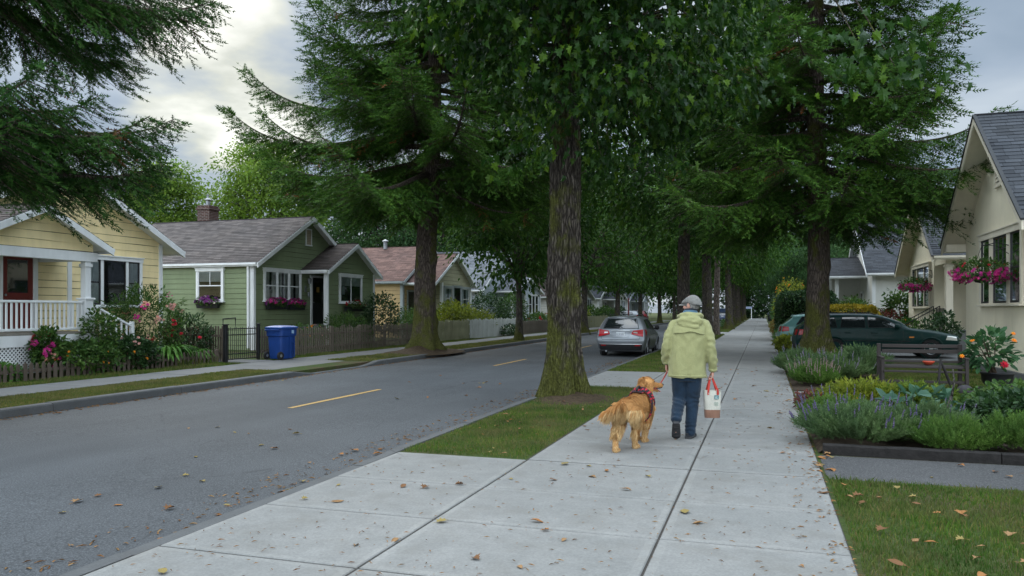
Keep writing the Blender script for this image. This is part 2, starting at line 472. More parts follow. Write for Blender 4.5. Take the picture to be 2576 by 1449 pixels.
mb = MB()
xr = np.linspace(RX0 - 0.05, RX1 + 0.06, 9); yr = np.concatenate([np.arange(-20, 60, 2.0), np.arange(60, 240, 10)])
crown = 0.035*(1 - ((xr - xr.mean())/(xr[-1]-xr[0])*2)**2)
P = np.stack([np.broadcast_to(xr, (len(yr), 9)), np.broadcast_to(yr[:, None], (len(yr), 9)), np.broadcast_to(ROADZ - 0.0 + crown, (len(yr), 9))], -1)
mb.grid(P[:, ::-1]); structure("road", mb, M_ROAD)
def road_z(x):
    m = (RX0 + RX1)/2 + 0.005; hw = (RX1 - RX0 + 0.11)/2
    return ROADZ + 0.035*(1 - ((x - m)/hw)**2)
for k in range(-1, 12):
    y0 = 11.35 + 10.5*k; mb = MB(); xc = -7.60
    L = 3.25
    yy = np.linspace(y0, y0 + L, 6)
    P = np.array([[(xc + 0.055 + 0.006*math.sin(y*3), y, road_z(xc)+0.005), (xc - 0.055 + 0.006*math.cos(y*2.2), y, road_z(xc)+0.005)] for y in yy])
    mb.grid(P); structure("road_marking", mb, M_YEL)

# far-side kerb with a dropped length at the old driveway
def kerb_top(y):
    if 17.0 < y < 21.6:
        a = min((y - 17.0)/0.9, (21.6 - y)/0.9, 1.0); return 0.025 - 0.11*a
    return 0.025
mb = MB()
def kerb_run(mb, x_in, x_out, y0, y1, top, zb=-0.2, step=0.45, seg=3.0):
    """x_in faces the road"""
    y = y0; rnd = random.Random(4)
    s = 1 if x_in > x_out else -1
    while y < y1 - 0.05:
        e = min(y + seg, y1); yy = np.linspace(y + 0.006, e - 0.006, max(2, int((e-y)/step)+1))
        rows = []
        dj = rnd.uniform(-0.006, 0.006)
        for v in yy:
            t = top(v) + dj; w = rnd.uniform(-0.004, 0.004)
            rows.append([(x_in + s*0.012 + w, v, zb), (x_in + w, v, t-0.03), (x_in - s*0.014 + w, v, t-0.008), (x_in - s*0.035, v, t), (x_out, v, t), (x_out, v, zb)])
        P = np.array(rows) if s > 0 else np.array(rows)[::-1]
        mb.grid(P)
        for R in (P[0], P[-1]): mb.poly(R)
        y = e
kerb_run(mb, -11.25, -11.43, -14, 150, kerb_top)
structure("kerb", mb, M_CURB)
# near-side kerb strip
def kerb_top_near(y):
    for a, b in ((-20, 7.75), (15.7, 19.7), (37.5, 42.0), (52, 57)):
        if a < y < b: return 0.007
    return 0.018
mb = MB(); kerb_run(mb, -3.98, -3.83, -14, 150, kerb_top_near)
structure("kerb", mb, M_CURB)

# near pavement: slabs with real joints
def slabs(name, xcols, yrows, z=0.012, gx=0.018, gy=0.020, seed=1, mats=(M_CONC, M_CONCE), border=0.055, slope=None):
    mb = MB(); rnd = random.Random(seed)
    for i in range(len(xcols)-1):
        for j in range(len(yrows)-1):
            g2 = gy*2.0 if abs(yrows[j]-7.78) < 0.01 else gy; g3 = gy*2.0 if abs(yrows[j+1]-7.78) < 0.01 else gy
            x0, x1, y0, y1 = xcols[i]+gx/2, xcols[i+1]-gx/2, yrows[j]+g2/2, yrows[j+1]-g3/2
            zz = z + rnd.uniform(-0.003, 0.003); b = border + 0.01*rnd.random()
            tx = rnd.uniform(-0.0015, 0.0015)
            def zt(x): return zz + tx*(x - x0) + (slope(x) if slope else 0)
            def ring(d, dz): return [(x0+d, y0+d, zt(x0+d)+dz), (x1-d, y0+d, zt(x1-d)+dz), (x1-d, y1-d, zt(x1-d)+dz), (x0+d, y1-d, zt(x0+d)+dz)]
            V = ring(0, -0.05) + ring(0, -0.006) + ring(0.008, 0) + ring(b, 0.0)
            F0 = [[k*4+a, k*4+(a+1) % 4, k*4+4+(a+1) % 4, k*4+4+a] for k in (0, 1) for a in range(4)]
            F1 = [[8+a, 8+(a+1) % 4, 12+(a+1) % 4, 12+a] for a in range(4)]
            n0 = mb.n
            mb.add(V, F0, 0); mb.f.append((np.array(F1)+n0, 1, None)); mb.f.append((np.array([[12, 13, 14, 15]])+n0, 0, None))
    return structure(name, mb, list(mats))
rows = [-6.0, -4.7, -3.4, -2.1, -0.8, 0.5, 1.75, 2.97, 4.2, 5.36, 6.46, 7.78]
r2 = [7.78]
while r2[-1] < 60: r2.append(r2[-1] + 1.27)
r3 = [r2[-1] + 2.6*k for k in range(42)]
slabs("sidewalk", [-2.34, -0.68, 0.54], rows + r2[1:] + r3[1:], seed=2)
asl = None
slabs("driveway_apron", [-3.82, -2.34], rows, seed=3, slope=asl)
slabs("driveway_apron", [-3.82, -2.34], [15.7, 17.7, 19.7], seed=5, slope=asl)
slabs("driveway_apron", [-3.82, -2.34], [37.5, 39.7, 42.0], seed=5, slope=asl)
slabs("driveway_apron", [-3.82, -2.34], [52, 54.5, 57.0], seed=5, slope=asl)
mb = MB(); mb.quad((-3.84, -6, 0.001), (0.54, -6, 0.001), (0.54, 7.7, 0.001), (-3.84, 7.7, 0.001))
mb.quad((-2.36, 7.7, 0.001), (0.54, 7.7, 0.001), (0.54, 160, 0.001), (-2.36, 160, 0.001)); structure("sidewalk_joint_bed", mb, M_JOINT)

# far pavement and old driveway mouth
slabs("sidewalk", [-14.42, -13.05], list(np.arange(-10, 120, 1.5)), z=0.014, gx=0.0, gy=0.02, seed=8, mats=(M_CONCOLD, M_CONCOLD))
mb = MB()
yy = np.linspace(17.4, 21.3, 8)
prof = lambda y: [(-13.05, y, 0.016), (-12.4, y, 0.008), (-11.7, y, -0.045 + 0.008*math.sin(y*3)), (-11.43, y, -0.075)]
mb.grid(np.array([prof(y) for y in yy])[::-1]); structure("driveway_apron", mb, M_CONCPATCH)
# right-hand paths, driveways
slabs("garden_path", [0.56, 3.55, 6.5, 9.5], [7.80, 9.04], z=0.006, gx=0.018, seed=4, mats=(M_WALKDARK, M_WALKDARK))
slabs("garden_path", [0.56, 2.0, 3.5, 5.0], [15.25, 15.95], z=0.006, seed=6)
slabs("driveway", [0.56, 3.0, 5.4, 8.0], [27.2, 30.0, 32.2, 35.0], z=0.006, seed=7, mats=(M_CONCOLD, M_CONCOLD))
slabs("garden_path", [-18.6, -17, -15.6, -14.44], [19.6, 20.7], z=0.02, seed=9, mats=(M_CONCOLD, M_CONCOLD))

# raised planting bed: black edging and soil
mb = MB()
rnd = random.Random(3)
for x0, x1 in ((0.62, 2.3), (2.31, 4.4), (4.41, 6.4)):
    n = 7; xx = np.linspace(x0, x1, n)
    rowsP = []
    for x in xx:
        d = 0.012*math.sin(x*2.1) + rnd.uniform(-0.004, 0.004); zt = 0.115 + rnd.uniform(-0.005, 0.005)
        rowsP.append([(x, 9.06+d, -0.02), (x, 9.06+d, zt-0.012), (x, 9.075+d, zt), (x, 9.155+d, zt), (x, 9.17+d, zt-0.012), (x, 9.17+d, -0.02)])
    mb.grid(np.array(rowsP)); mb.poly(rowsP[0][::-1]); mb.poly(rowsP[-1])
M_TIMBER = plain("blackened_timber", (0.018, 0.016, 0.015), 0.85, 0.2, var=0.35, nscale=14, bump=0.7, bscale=30)
single("bed_edging", mb, M_TIMBER, "long black timber edging along the front of the lavender bed", "garden edging")
mb = MB()
P = []
for y in np.linspace(9.17, 15.2, 20):
    P.append([(x, y, 0.055 + 0.035*mnoise.noise(Vector((x*1.7, y*1.7, 0)))) if x > 0.62 else (x, y, -0.01) for x in np.concatenate([[0.56], np.linspace(0.64, 5.2, 24)])])
mb.grid(np.array(P)[::-1]); structure("bed_soil", mb, M_SOIL, True)
mb = MB()
P = []
for y in np.linspace(16.0, 27.1, 26):
    P.append([(x, y, (0.03 + 0.03*mnoise.noise(Vector((x*1.3, y*1.3, 4))))*min(1, (x-0.5)*4) + 0.30*math.exp(-((x-1.65)**2+(y-26.0)**2)/1.1)) for x in np.linspace(0.56, 2.6, 16)])
mb.grid(np.array(P)[::-1]); structure("bed_soil", mb, M_SOIL, True)

# mounds of earth round the big trunks
def mound(x, y, r, h, m, sx=1.0, sy=1.0, seed=0):
    mb = MB(); rows_ = []
    for k in range(9):
        q = k/8; rr = r*q
        rows_.append([(x + sx*rr*math.cos(a), y + sy*rr*math.sin(a), 0.002 + h*math.exp(-(q*1.9)**2)*(1 + 0.35*mnoise.noise(Vector((q*3 + seed, 2*math.cos(a), 2*math.sin(a))))) - (0.03 if k == 8 else 0)) for a in np.linspace(0, 2*np.pi, 29)[:-1]])
    mb.grid(np.array(rows_), closed=True); structure("earth_mound", mb, m, True)
M_LITTER = plain("needle_litter", (0.062, 0.044, 0.028), 0.95, 0.1, var=0.45, nscale=16, bump=0.9, bscale=45)
mound(-3.2, 13.5, 0.8, 0.10, M_LITTER, 0.95, 1.35, 1)
mound(-12.15, 26.8, 1.6, 0.25, M_LITTER, 0.85, 1.6, 2)

# ---------------------------------------------------------------- grass
def grass_mesh(mb, rects, dens, h, w, seed, zfun=None, lean=0.5, keep=None):
    rg = np.random.default_rng(seed)
    for x0, x1, y0, y1 in rects:
        n = int((x1-x0)*(y1-y0)*dens)
        x = rg.uniform(x0, x1, n); y = rg.uniform(y0, y1, n)
        if keep is not None:
            k = keep(x, y, rg); x, y = x[k], y[k]; n = len(x)
        pn = np.array([mnoise.noise(Vector((a*1.1, b*1.1, seed))) for a, b in zip(x, y)]) if n < 60000 else np.zeros(n)
        hh = h*rg.uniform(0.45, 1.25, n)*(1 + 0.5*pn); ww = w*rg.uniform(0.7, 1.3, n)
        a = rg.uniform(0, 2*np.pi, n); la = rg.uniform(0, 2*np.pi, n); ll = lean*hh*rg.uniform(0.1, 1.2, n)
        z = np.zeros(n) if zfun is None else zfun(x, y)
        B = np.stack([x, y, z-0.004], -1); s = np.stack([np.cos(a), np.sin(a), np.zeros(n)], -1)*ww[:, None]/2
        m = B + np.stack([ll*0.35*np.cos(la), ll*0.35*np.sin(la), hh*0.6], -1)
        t = B + np.stack([ll*np.cos(la), ll*np.sin(la), hh*(1-0.25*rg.random(n))], -1)
        V = np.stack([B-s, B+s, m+s*0.7, t, m-s*0.7], 1).reshape(-1, 3)
        mb.add(V, (np.arange(n)*5)[:, None] + np.arange(5)[None, :])
M_GRASS = leafmat("lawn_blades", [(0.03, 0.085, 0.012), (0.075, 0.15, 0.022), (0.19, 0.155, 0.07), (0.045, 0.115, 0.016), (0.11, 0.15, 0.035), (0.05, 0.12, 0.018)], 0.3, 0.6, 0.2, 1.4, dry=(0.20, 0.165, 0.075))
M_GRASSDRY = leafmat("dry_lawn_blades", [(0.07, 0.115, 0.024), (0.10, 0.135, 0.03), (0.20, 0.165, 0.07), (0.08, 0.125, 0.026), (0.14, 0.14, 0.05)], 0.3, 0.6, 0.2, 0.8, dry=(0.20, 0.165, 0.08))
def stuff(name, mb, m, label=None):
    o = bpy.data.objects.new(name, mb.mesh(name, m)); COL.objects.link(o); o['kind'] = 'stuff'
    if label: o['label'] = label
    return o
def worn(cx, cy, r0, r1):
    return lambda x, y, rg: rg.random(len(x)) < np.clip((np.hypot((x-cx), (y-cy)*0.7) - r0)/(r1-r0), 0.02, 1)
mb = MB()
grass_mesh(mb, [(-3.80, -2.37, 7.86, 15.66)], 3200, 0.05, 0.0055, 11, keep=worn(-3.1, 13.3, 0.35, 1.2))
stuff("grass", mb, M_GRASS, "green verge grass thinning to earth round the mossy trunk")
mb = MB(); grass_mesh(mb, [(0.57, 4.6, 3.3, 7.74)], 3300, 0.055, 0.006, 12)
stuff("grass", mb, M_GRASS, "green lawn scattered with dry leaves below the dark path")
mb = MB(); grass_mesh(mb, [(-3.80, -2.37, 19.75, 37.4)], 900, 0.055, 0.012, 13)
grass_mesh(mb, [(-3.80, -2.37, 42.1, 51.9), (-3.8, -2.37, 57.1, 90)], 260, 0.07, 0.03, 14)
stuff("grass", mb, M_GRASS, "verge grass beyond the first driveway mouth")
mb = MB(); grass_mesh(mb, [(-13.0, -11.45, 3.0, 17.3)], 1700, 0.05, 0.010, 15)
stuff("grass", mb, M_GRASSDRY, "patchy dry verge grass before the yellow house")
mb = MB(); grass_mesh(mb, [(-13.0, -11.45, 21.4, 60)], 800, 0.06, 0.018, 16, keep=worn(-12.2, 26.8, 0.6, 2.2))
stuff("grass", mb, M_GRASSDRY, "dry verge grass beyond the old driveway mouth")
mb = MB(); grass_mesh(mb, [(-15.35, -14.44, 5, 19.2), (-15.2, -14.44, 20.9, 40)], 1000, 0.07, 0.012, 17)
grass_mesh(mb, [(-16.8, -15.3, 17.6, 19.3)], 700, 0.22, 0.02, 18)
stuff("grass", mb, M_GRASS, "strip of grass at the foot of the low wooden fences")
mb = MB(); grass_mesh(mb, [(2.3, 5.3, 16.0, 24.0)], 1300, 0.06, 0.009, 19)
grass_mesh(mb, [(2.6, 5.6, 12.6, 15.2), (3.4, 6.0, 9.2, 11.0)], 1900, 0.06, 0.008, 20, zfun=lambda x, y: np.full(len(x), 0.085))
stuff("grass", mb, M_GRASS, "lawn between the bench and the cream stucco house")
# ---------------------------------------------------------------- houses
def m_shingle(name, c, var=0.35, moss=0.0):
    t = NT(name); uv = t.uv()
    br = t.new('ShaderNodeTexBrick'); br.offset = 0.5; br.squash = 1.0
    br.inputs['Scale'].default_value = 1.0; br.inputs['Brick Width'].default_value = 0.34
    br.inputs['Row Height'].default_value = 0.16; br.inputs['Mortar Size'].default_value = 0.006
    br.inputs['Bias'].default_value = 0.0
    br.inputs['Color1'].default_value = (*sc(c, 1-var), 1); br.inputs['Color2'].default_value = (*sc(c, 1+var), 1)
    br.inputs['Mortar'].default_value = (*sc(c, 0.35), 1); t.link(uv, br.inputs['Vector'])
    n = t.noise(0.9, 5, 0.6); f = t.noise(30, 4, 0.7)
    col = t.mix(1.0, br.outputs['Color'], t.ramp(n, [(0.3, (0.78, 0.78, 0.8)), (0.7, (1.18, 1.14, 1.1))]), 'MULTIPLY')
    col = t.mix(1.0, col, t.ramp(f, [(0.3, 0.75), (0.7, 1.2)]), 'MULTIPLY')
    if moss:
        mo = t.noise(1.8, 6, 0.7); col = t.mix(t.ramp(mo, [(0.55, 0.0), (0.75, moss)]), col, (0.06, 0.065, 0.03))
    t.color(col); t.set(0.9, 0.2)
    t.bump(t.math('ADD', br.outputs['Fac'], t.math('MULTIPLY', f, -0.4)), -0.5, 0.01); return t.m
def m_stucco(name, c):
    t = NT(name)
    big = t.noise(0.8, 5, 0.6); f = t.noise(38, 5, 0.65); st = t.noise(1.6, 6, 0.65, t.mapping(t.obj(), (2.2, 2.2, 0.35)))
    col = t.ramp(big, [(0.3, sc(c, 0.90)), (0.7, sc(c, 1.05))])
    col = t.mix(t.ramp(st, [(0.55, 0.0), (0.8, 0.4)]), col, sc((c[0]*0.8, c[1]*0.76, c[2]*0.66), 0.8))
    t.color(col); t.set(0.9, 0.2); t.bump(f, 0.75, 0.018); return t.m
def m_glass(name, tint=(0.8, 0.85, 0.85), refl=1.0):
    t = NT(name); N = t.N
    fr = t.new('ShaderNodeFresnel'); fr.inputs[0].default_value = 1.6
    gl = t.new('ShaderNodeBsdfGlossy'); gl.inputs['Roughness'].default_value = 0.02
    gl.inputs['Color'].default_value = (0.9, 0.95, 1.0, 1)
    tr = t.new('ShaderNodeBsdfTransparent'); tr.inputs[0].default_value = (*tint, 1)
    mx = t.new('ShaderNodeMixShader'); t.link(t.math('ADD', fr.outputs[0], 0.06*refl), mx.inputs[0])
    t.link(tr.outputs[0], mx.inputs[1]); t.link(gl.outputs[0], mx.inputs[2]); t.link(mx.outputs[0], t.out.inputs[0])
    return t.m
def m_brick(name, c):
    t = NT(name)
    br = t.new('ShaderNodeTexBrick'); br.inputs['Scale'].default_value = 1.0
    br.inputs['Brick Width'].default_value = 0.21; br.inputs['Row Height'].default_value = 0.07; br.inputs['Mortar Size'].default_value = 0.008
    br.inputs['Color1'].default_value = (*sc(c, 0.75), 1); br.inputs['Color2'].default_value = (*sc(c, 1.2), 1); br.inputs['Mortar'].default_value = (0.2, 0.18, 0.16, 1)
    mp = t.new('ShaderNodeMapping'); mp.inputs['Rotation'].default_value = (math.radians(90), 0, 0)
    t.link(t.obj(), mp.inputs[0]); t.link(mp.outputs[0], br.inputs['Vector'])
    t.color(t.mix(1.0, br.outputs['Color'], t.ramp(t.noise(9, 5), [(0.3, 0.7), (0.7, 1.15)]), 'MULTIPLY')); t.set(0.9, 0.2); t.bump(br.outputs['Fac'], -0.4, 0.01); return t.m

WHITE = painted("white_house_paint", (0.78, 0.79, 0.79), 0.5, 0.22)
CREAM_TRIM = painted("cream_trim_paint", (0.66, 0.60, 0.48), 0.55, 0.25)
YELLOW = painted("yellow_clapboard_paint", (0.88, 0.72, 0.40), 0.55, 0.18)
GREEN = painted("sage_clapboard_paint", (0.195, 0.24, 0.128), 0.55, 0.2)
TAN = painted("tan_clapboard_paint", (0.52, 0.36, 0.17), 0.6, 0.3)
OLIVE = painted("olive_clapboard_paint", (0.36, 0.34, 0.22), 0.6, 0.3)
GREYBLUE = painted("pale_blue_clapboard_paint", (0.42, 0.46, 0.50), 0.6, 0.3)
PALE = painted("pale_clapboard_paint", (0.55, 0.53, 0.48), 0.6, 0.3)
GREYTRIM = painted("grey_trim_paint", (0.34, 0.37, 0.37), 0.6, 0.35)
DARKSASH = painted("dark_sash_paint", (0.035, 0.032, 0.032), 0.45, 0.1)
REDDOOR = painted("oxblood_door_paint", (0.16, 0.028, 0.022), 0.4, 0.2)
BLACKDOOR = painted("black_door_paint", (0.02, 0.022, 0.024), 0.4, 0.1)
ORANGE = painted("rust_orange_paint", (0.42, 0.15, 0.07), 0.6, 0.2)
STUCCO = m_stucco("cream_stucco", (0.78, 0.71, 0.54))
STUCCOW = m_stucco("white_stucco", (0.62, 0.62, 0.58))
GLASS = m_glass("window_glass")
CURT = plain("net_curtain", (0.75, 0.78, 0.78), 0.9, 0.1, var=0.1)
CURTD = plain("dim_curtain", (0.52, 0.52, 0.48), 0.9, 0.1, var=0.2)
SEAM = plain("board_seam_shade", (0.05, 0.046, 0.036), 0.95, 0.1, var=0.4)  # dark colour painted into the board grooves as their shadow lines
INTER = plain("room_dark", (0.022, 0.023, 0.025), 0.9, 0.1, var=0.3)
SH_GREY = m_shingle("weathered_grey_shingles", (0.092, 0.080, 0.076), 0.30)
SH_BROWN = m_shingle("dark_brown_shingles", (0.070, 0.056, 0.051), 0.3)
SH_RED = m_shingle("faded_red_shingles", (0.130, 0.078, 0.066), 0.3)
SH_SLATE = m_shingle("slate_blue_shingles", (0.045, 0.050, 0.058), 0.3)
SH_PALEB = m_shingle("light_slate_shingles", (0.14, 0.15, 0.165), 0.25)
BRICK = m_brick("chimney_brick", (0.075, 0.036, 0.030))
METAL = plain("dull_galvanised_metal", (0.25, 0.26, 0.27), 0.5, 0.5, 0.6, var=0.2)
IRON = plain("black_iron", (0.012, 0.012, 0.013), 0.55, 0.4, 0.2, var=0.3)
WOODDECK = plain("grey_deck_boards", (0.22, 0.20, 0.17), 0.85, 0.2, var=0.3, nscale=5)

class Plane:
    """vertical wall plane: axis 'x' means x=const (u is y), axis 'y' means y=const (u is x); n = outward sign"""
    def __init__(s, axis, c, n): s.a, s.c, s.n = axis, c, n
    def p(s, u, z, d=0.0):
        return (s.c + s.n*d, u, z) if s.a == 'x' else (u, s.c + s.n*d, z)
    def box(s, mb, u0, u1, z0, z1, d0, d1, mi=0):
        A, B = s.p(u0, z0, d0), s.p(u1, z1, d1)
        mb.box2(np.minimum(A, B), np.maximum(A, B), mi)
    def bar(s, mb, pts, w, d0, d1, mi=0):
        """flat board along a polyline of (u,z), hanging W below it"""
        for (u0, z0), (u1, z1) in zip(pts[:-1], pts[1:]):
            q = [(u0, z0), (u1, z1), (u1, z1-w), (u0, z0-w)]
            V = [s.p(u, z, d0) for u, z in q] + [s.p(u, z, d1) for u, z in q]
            mb.add(V, [[0, 1, 2, 3], [7, 6, 5, 4], [0, 4, 5, 1], [1, 5, 6, 2], [2, 6, 7, 3], [3, 7, 4, 0]], mi)

def siding(mb, pl, outline, expo=0.2, mi=0, seed=0):
    """lapped boards filling an outline of (z, u0, u1) rows"""
    rnd = random.Random(seed)
    zz = [o[0] for o in outline]; a = [o[1] for o in outline]; b = [o[2] for o in outline]
    z = zz[0]
    while z < zz[-1] - 0.01:
        z1 = min(z + expo*rnd.uniform(0.96, 1.04), zz[-1])
        l0, r0, l1, r1 = np.interp(z, zz, a), np.interp(z, zz, b), np.interp(z1, zz, a), np.interp(z1, zz, b)
        n = max(2, int((r0-l0)/0.9)+1); ph = rnd.uniform(0, 9)
        rows = [[], [], [], []]
        for k in range(n+1):
            q = k/n; u0 = l0+(r0-l0)*q; u1 = l1+(r1-l1)*q
            w = 0.007*math.sin(u0*1.3+ph)+0.005*math.sin(u0*3.1+ph*2)
            d = 0.021 + 0.003*math.sin(u0*0.9+ph*1.7)
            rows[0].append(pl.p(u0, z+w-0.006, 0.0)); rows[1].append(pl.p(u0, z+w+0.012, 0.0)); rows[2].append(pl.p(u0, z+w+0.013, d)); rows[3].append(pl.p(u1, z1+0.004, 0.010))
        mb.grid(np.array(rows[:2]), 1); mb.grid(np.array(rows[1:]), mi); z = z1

def flatwall(mb, pl, pts, mi=0):
    mb.poly([pl.p(u, z) for u, z in pts], mi)

def roof_slope(mb, r0, r1, e0, e1, thick=0.10, course=0.16, mi=0, mi_under=1):
    """r0-r1 ridge edge, e0-e1 eave edge; stepped shingle courses with an underside"""
    r0, r1, e0, e1 = [np.array(q, float) for q in (r0, r1, e0, e1)]
    L = np.linalg.norm((r0-e0)); n = max(2, int(L/course))
    nn = np.cross(e1-e0, r0-e0); nn /= np.linalg.norm(nn)
    if nn[2] < 0: nn = -nn
    W = np.linalg.norm(e1-e0); m = max(2, int(W/0.7)); rnd = random.Random(int(L*1000))
    for k in range(n):
        q0, q1 = k/n, (k+1)/n
        A0, B0 = e0+(r0-e0)*q0, e1+(r1-e1)*q0; A1, B1 = e0+(r0-e0)*q1, e1+(r1-e1)*q1
        rows = [[], [], []]; ph = rnd.uniform(0, 9)
        for j in range(m+1):
            s = j/m; w = 0.004*math.sin(j*1.9+ph)+rnd.uniform(-0.002, 0.002)
            rows[0].append(A0+(B0-A0)*s + nn*0.0); rows[1].append(A0+(B0-A0)*s + nn*(0.013+w)); rows[2].append(A1+(B1-A1)*s + nn*0.001)
        R = np.array(rows)
        V = R.reshape(-1, 3); c = m+1
        F = []; U = []
        sh = rnd.uniform(0, 0.3)
        for i in range(2):
            for j in range(m):
                F.append([i*c+j, i*c+j+1, (i+1)*c+j+1, (i+1)*c+j])
                v0, v1 = (k*0.16+0.004, k*0.16+0.01) if i == 0 else (k*0.16+0.01, k*0.16+0.155)
                U.append([(j/m*W+sh, v0), ((j+1)/m*W+sh, v0), ((j+1)/m*W+sh, v1), (j/m*W+sh, v1)])
        mb.add(V, F, mi, np.array(U))
    t = -nn*thick
    mb.quad(e0+t, e1+t, r1+t, r0+t, mi_under)
    for a, b in ((e0, e1), (e1, r1), (r0, e0)):
        mb.quad(a+t, b+t, b, a, mi)

def gable_block(root, f, Xf, L, Y0, Yr, Y1, zb, e0, e1, zr, m_wall, m_roof, m_trim, of=0.35, oe=0.3, expo=0.2, stucco=False,
                front=None, sides=(True, True), zfront=None, seed=1, corner=0.11, fasc=0.17, back=True, side_len=None, under=None, edge=None, cornerboards=(True, True)):
    """a volume under a roof whose ridge runs away from the street; f = +1 faces +x. front = (ya,yb) limits the wall below the eaves"""
    Xb = Xf - f*L
    fp = Plane('x', Xf, f)
    s0, s1 = (zr-e0)/(Yr-Y0), (zr-e1)/(Y1-Yr)
    mb = MB()
    ya, yb = front if front else (Y0, Y1)
    zlow = min(e0, e1)
    zt = 0.07
    ol = [(zfront if zfront is not None else zb, ya, yb), (zlow-0.001, ya, yb), (zlow, Y0 if e0 <= zlow+0.01 else ya, Y1 if e1 <= zlow+0.01 else yb)]
    if abs(e0-e1) > 0.02:
        hi = max(e0, e1); ol.append((hi, Y0+(hi-e0)/s0 if e0 < hi else Y0, Y1-(hi-e1)/s1 if e1 < hi else Y1))
    ol.append((zr-zt, Yr-0.02, Yr+0.02))
    if stucco:
        pts = [(o[1], o[0]) for o in ol] + [(o[2], o[0]) for o in ol[::-1]]
        flatwall(mb, fp, pts)
    else: siding(mb, fp, ol, expo, seed=seed)
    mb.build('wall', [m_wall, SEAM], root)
    sl = side_len or L
    for k, (Y, e, n) in enumerate(((Y0, e0, -1), (Y1, e1, 1))):
        if not sides[k]: continue
        mb = MB(); sp = Plane('y', Y, n)
        xa, xb = min(Xf, Xf - f*sl), max(Xf, Xf - f*sl)
        if stucco: flatwall(mb, sp, [(xa, zb), (xb, zb), (xb, e-0.02), (xa, e-0.02)])
        else: siding(mb, sp, [(zb, xa, xb), (e-0.02, xa, xb)], expo, seed=seed+k+1)
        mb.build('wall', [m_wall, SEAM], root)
    if back:
        mb = MB(); flatwall(mb, Plane('x', Xb, -f), [(Y0, zb), (Y1, zb), (Y1, e1), (Yr, zr-zt), (Y0, e0)]); mb.build('wall', [m_wall, SEAM], root)
    XF, XB = Xf + f*of, Xb - f*0.2
    mb = MB()
    mu = 1
    zE0, zE1 = e0 - s0*oe, e1 - s1*oe
    up = 0.06
    roof_slope(mb, (XF, Yr, zr+up), (XB, Yr, zr+up), (XF, Y0-oe, zE0+up), (XB, Y0-oe, zE0+up), mi_under=1)
    roof_slope(mb, (XF, Yr, zr+up), (XB, Yr, zr+up), (XF, Y1+oe, zE1+up), (XB, Y1+oe, zE1+up), mi_under=1)
    mb.tube([(XF, Yr, zr+up+0.005), (XB, Yr, zr+up+0.005)], 0.035, 6)
    roof = mb.build('roof', [m_roof, under or m_trim], root)
    # rake boards and eave boards
    mb = MB(); rp = Plane('x', XF, f)
    rp.bar(mb, [(Y0-oe-0.02, zE0+up-0.015-0.02*s0), (Yr, zr+up-0.015)], fasc, -0.03, 0.025)
    rp.bar(mb, [(Y1+oe+0.02, zE1+up-0.015-0.02*s1), (Yr, zr+up-0.015)], fasc, -0.028, 0.022)
    mb.build('fascia', m_trim, root)
    if edge is not None:
        mb = MB()
        rp.bar(mb, [(Y0-oe-0.03, zE0+up+0.03-0.03*s0), (Yr, zr+up+0.03)], 0.045, -0.03, 0.05)
        rp.bar(mb, [(Y1+oe+0.03, zE1+up+0.03-0.03*s1), (Yr, zr+up+0.03)], 0.045, -0.028, 0.047)
        mb.build('roof_edge', edge, root)
    for (Y, zE, n) in ((Y0-oe, zE0, -1), (Y1+oe, zE1, 1)):
        mb = MB(); x0, x1 = min(XF - f*0.035, XB), max(XF - f*0.035, XB)
        gp = Plane('y', Y, n)
        gp.box(mb, x0, x1, zE-0.09, zE+0.045, 0.0, 0.035); gp.box(mb, x0, x1, zE-0.03, zE+0.05, 0.036, 0.10)
        mb.build('gutter', m_trim, root)
    if corner:
        for i, (Y, n) in enumerate(((ya, -1), (yb, 1))):
            if not cornerboards[i]: continue
            mb = MB(); w = corner
            fp.box(mb, Y - 0.03 if n < 0 else Y-w, Y+w if n < 0 else Y+0.03, zfront if zfront is not None else zb, (e0 if n < 0 else e1)-0.05, 0.0, 0.045)
            Plane('y', Y, n).box(mb, min(Xf, Xf-f*w), max(Xf, Xf-f*w), zb, (e0 if n < 0 else e1)-0.06, 0.0, 0.044)
            mb.build('corner_board', m_trim, root)
    return roof

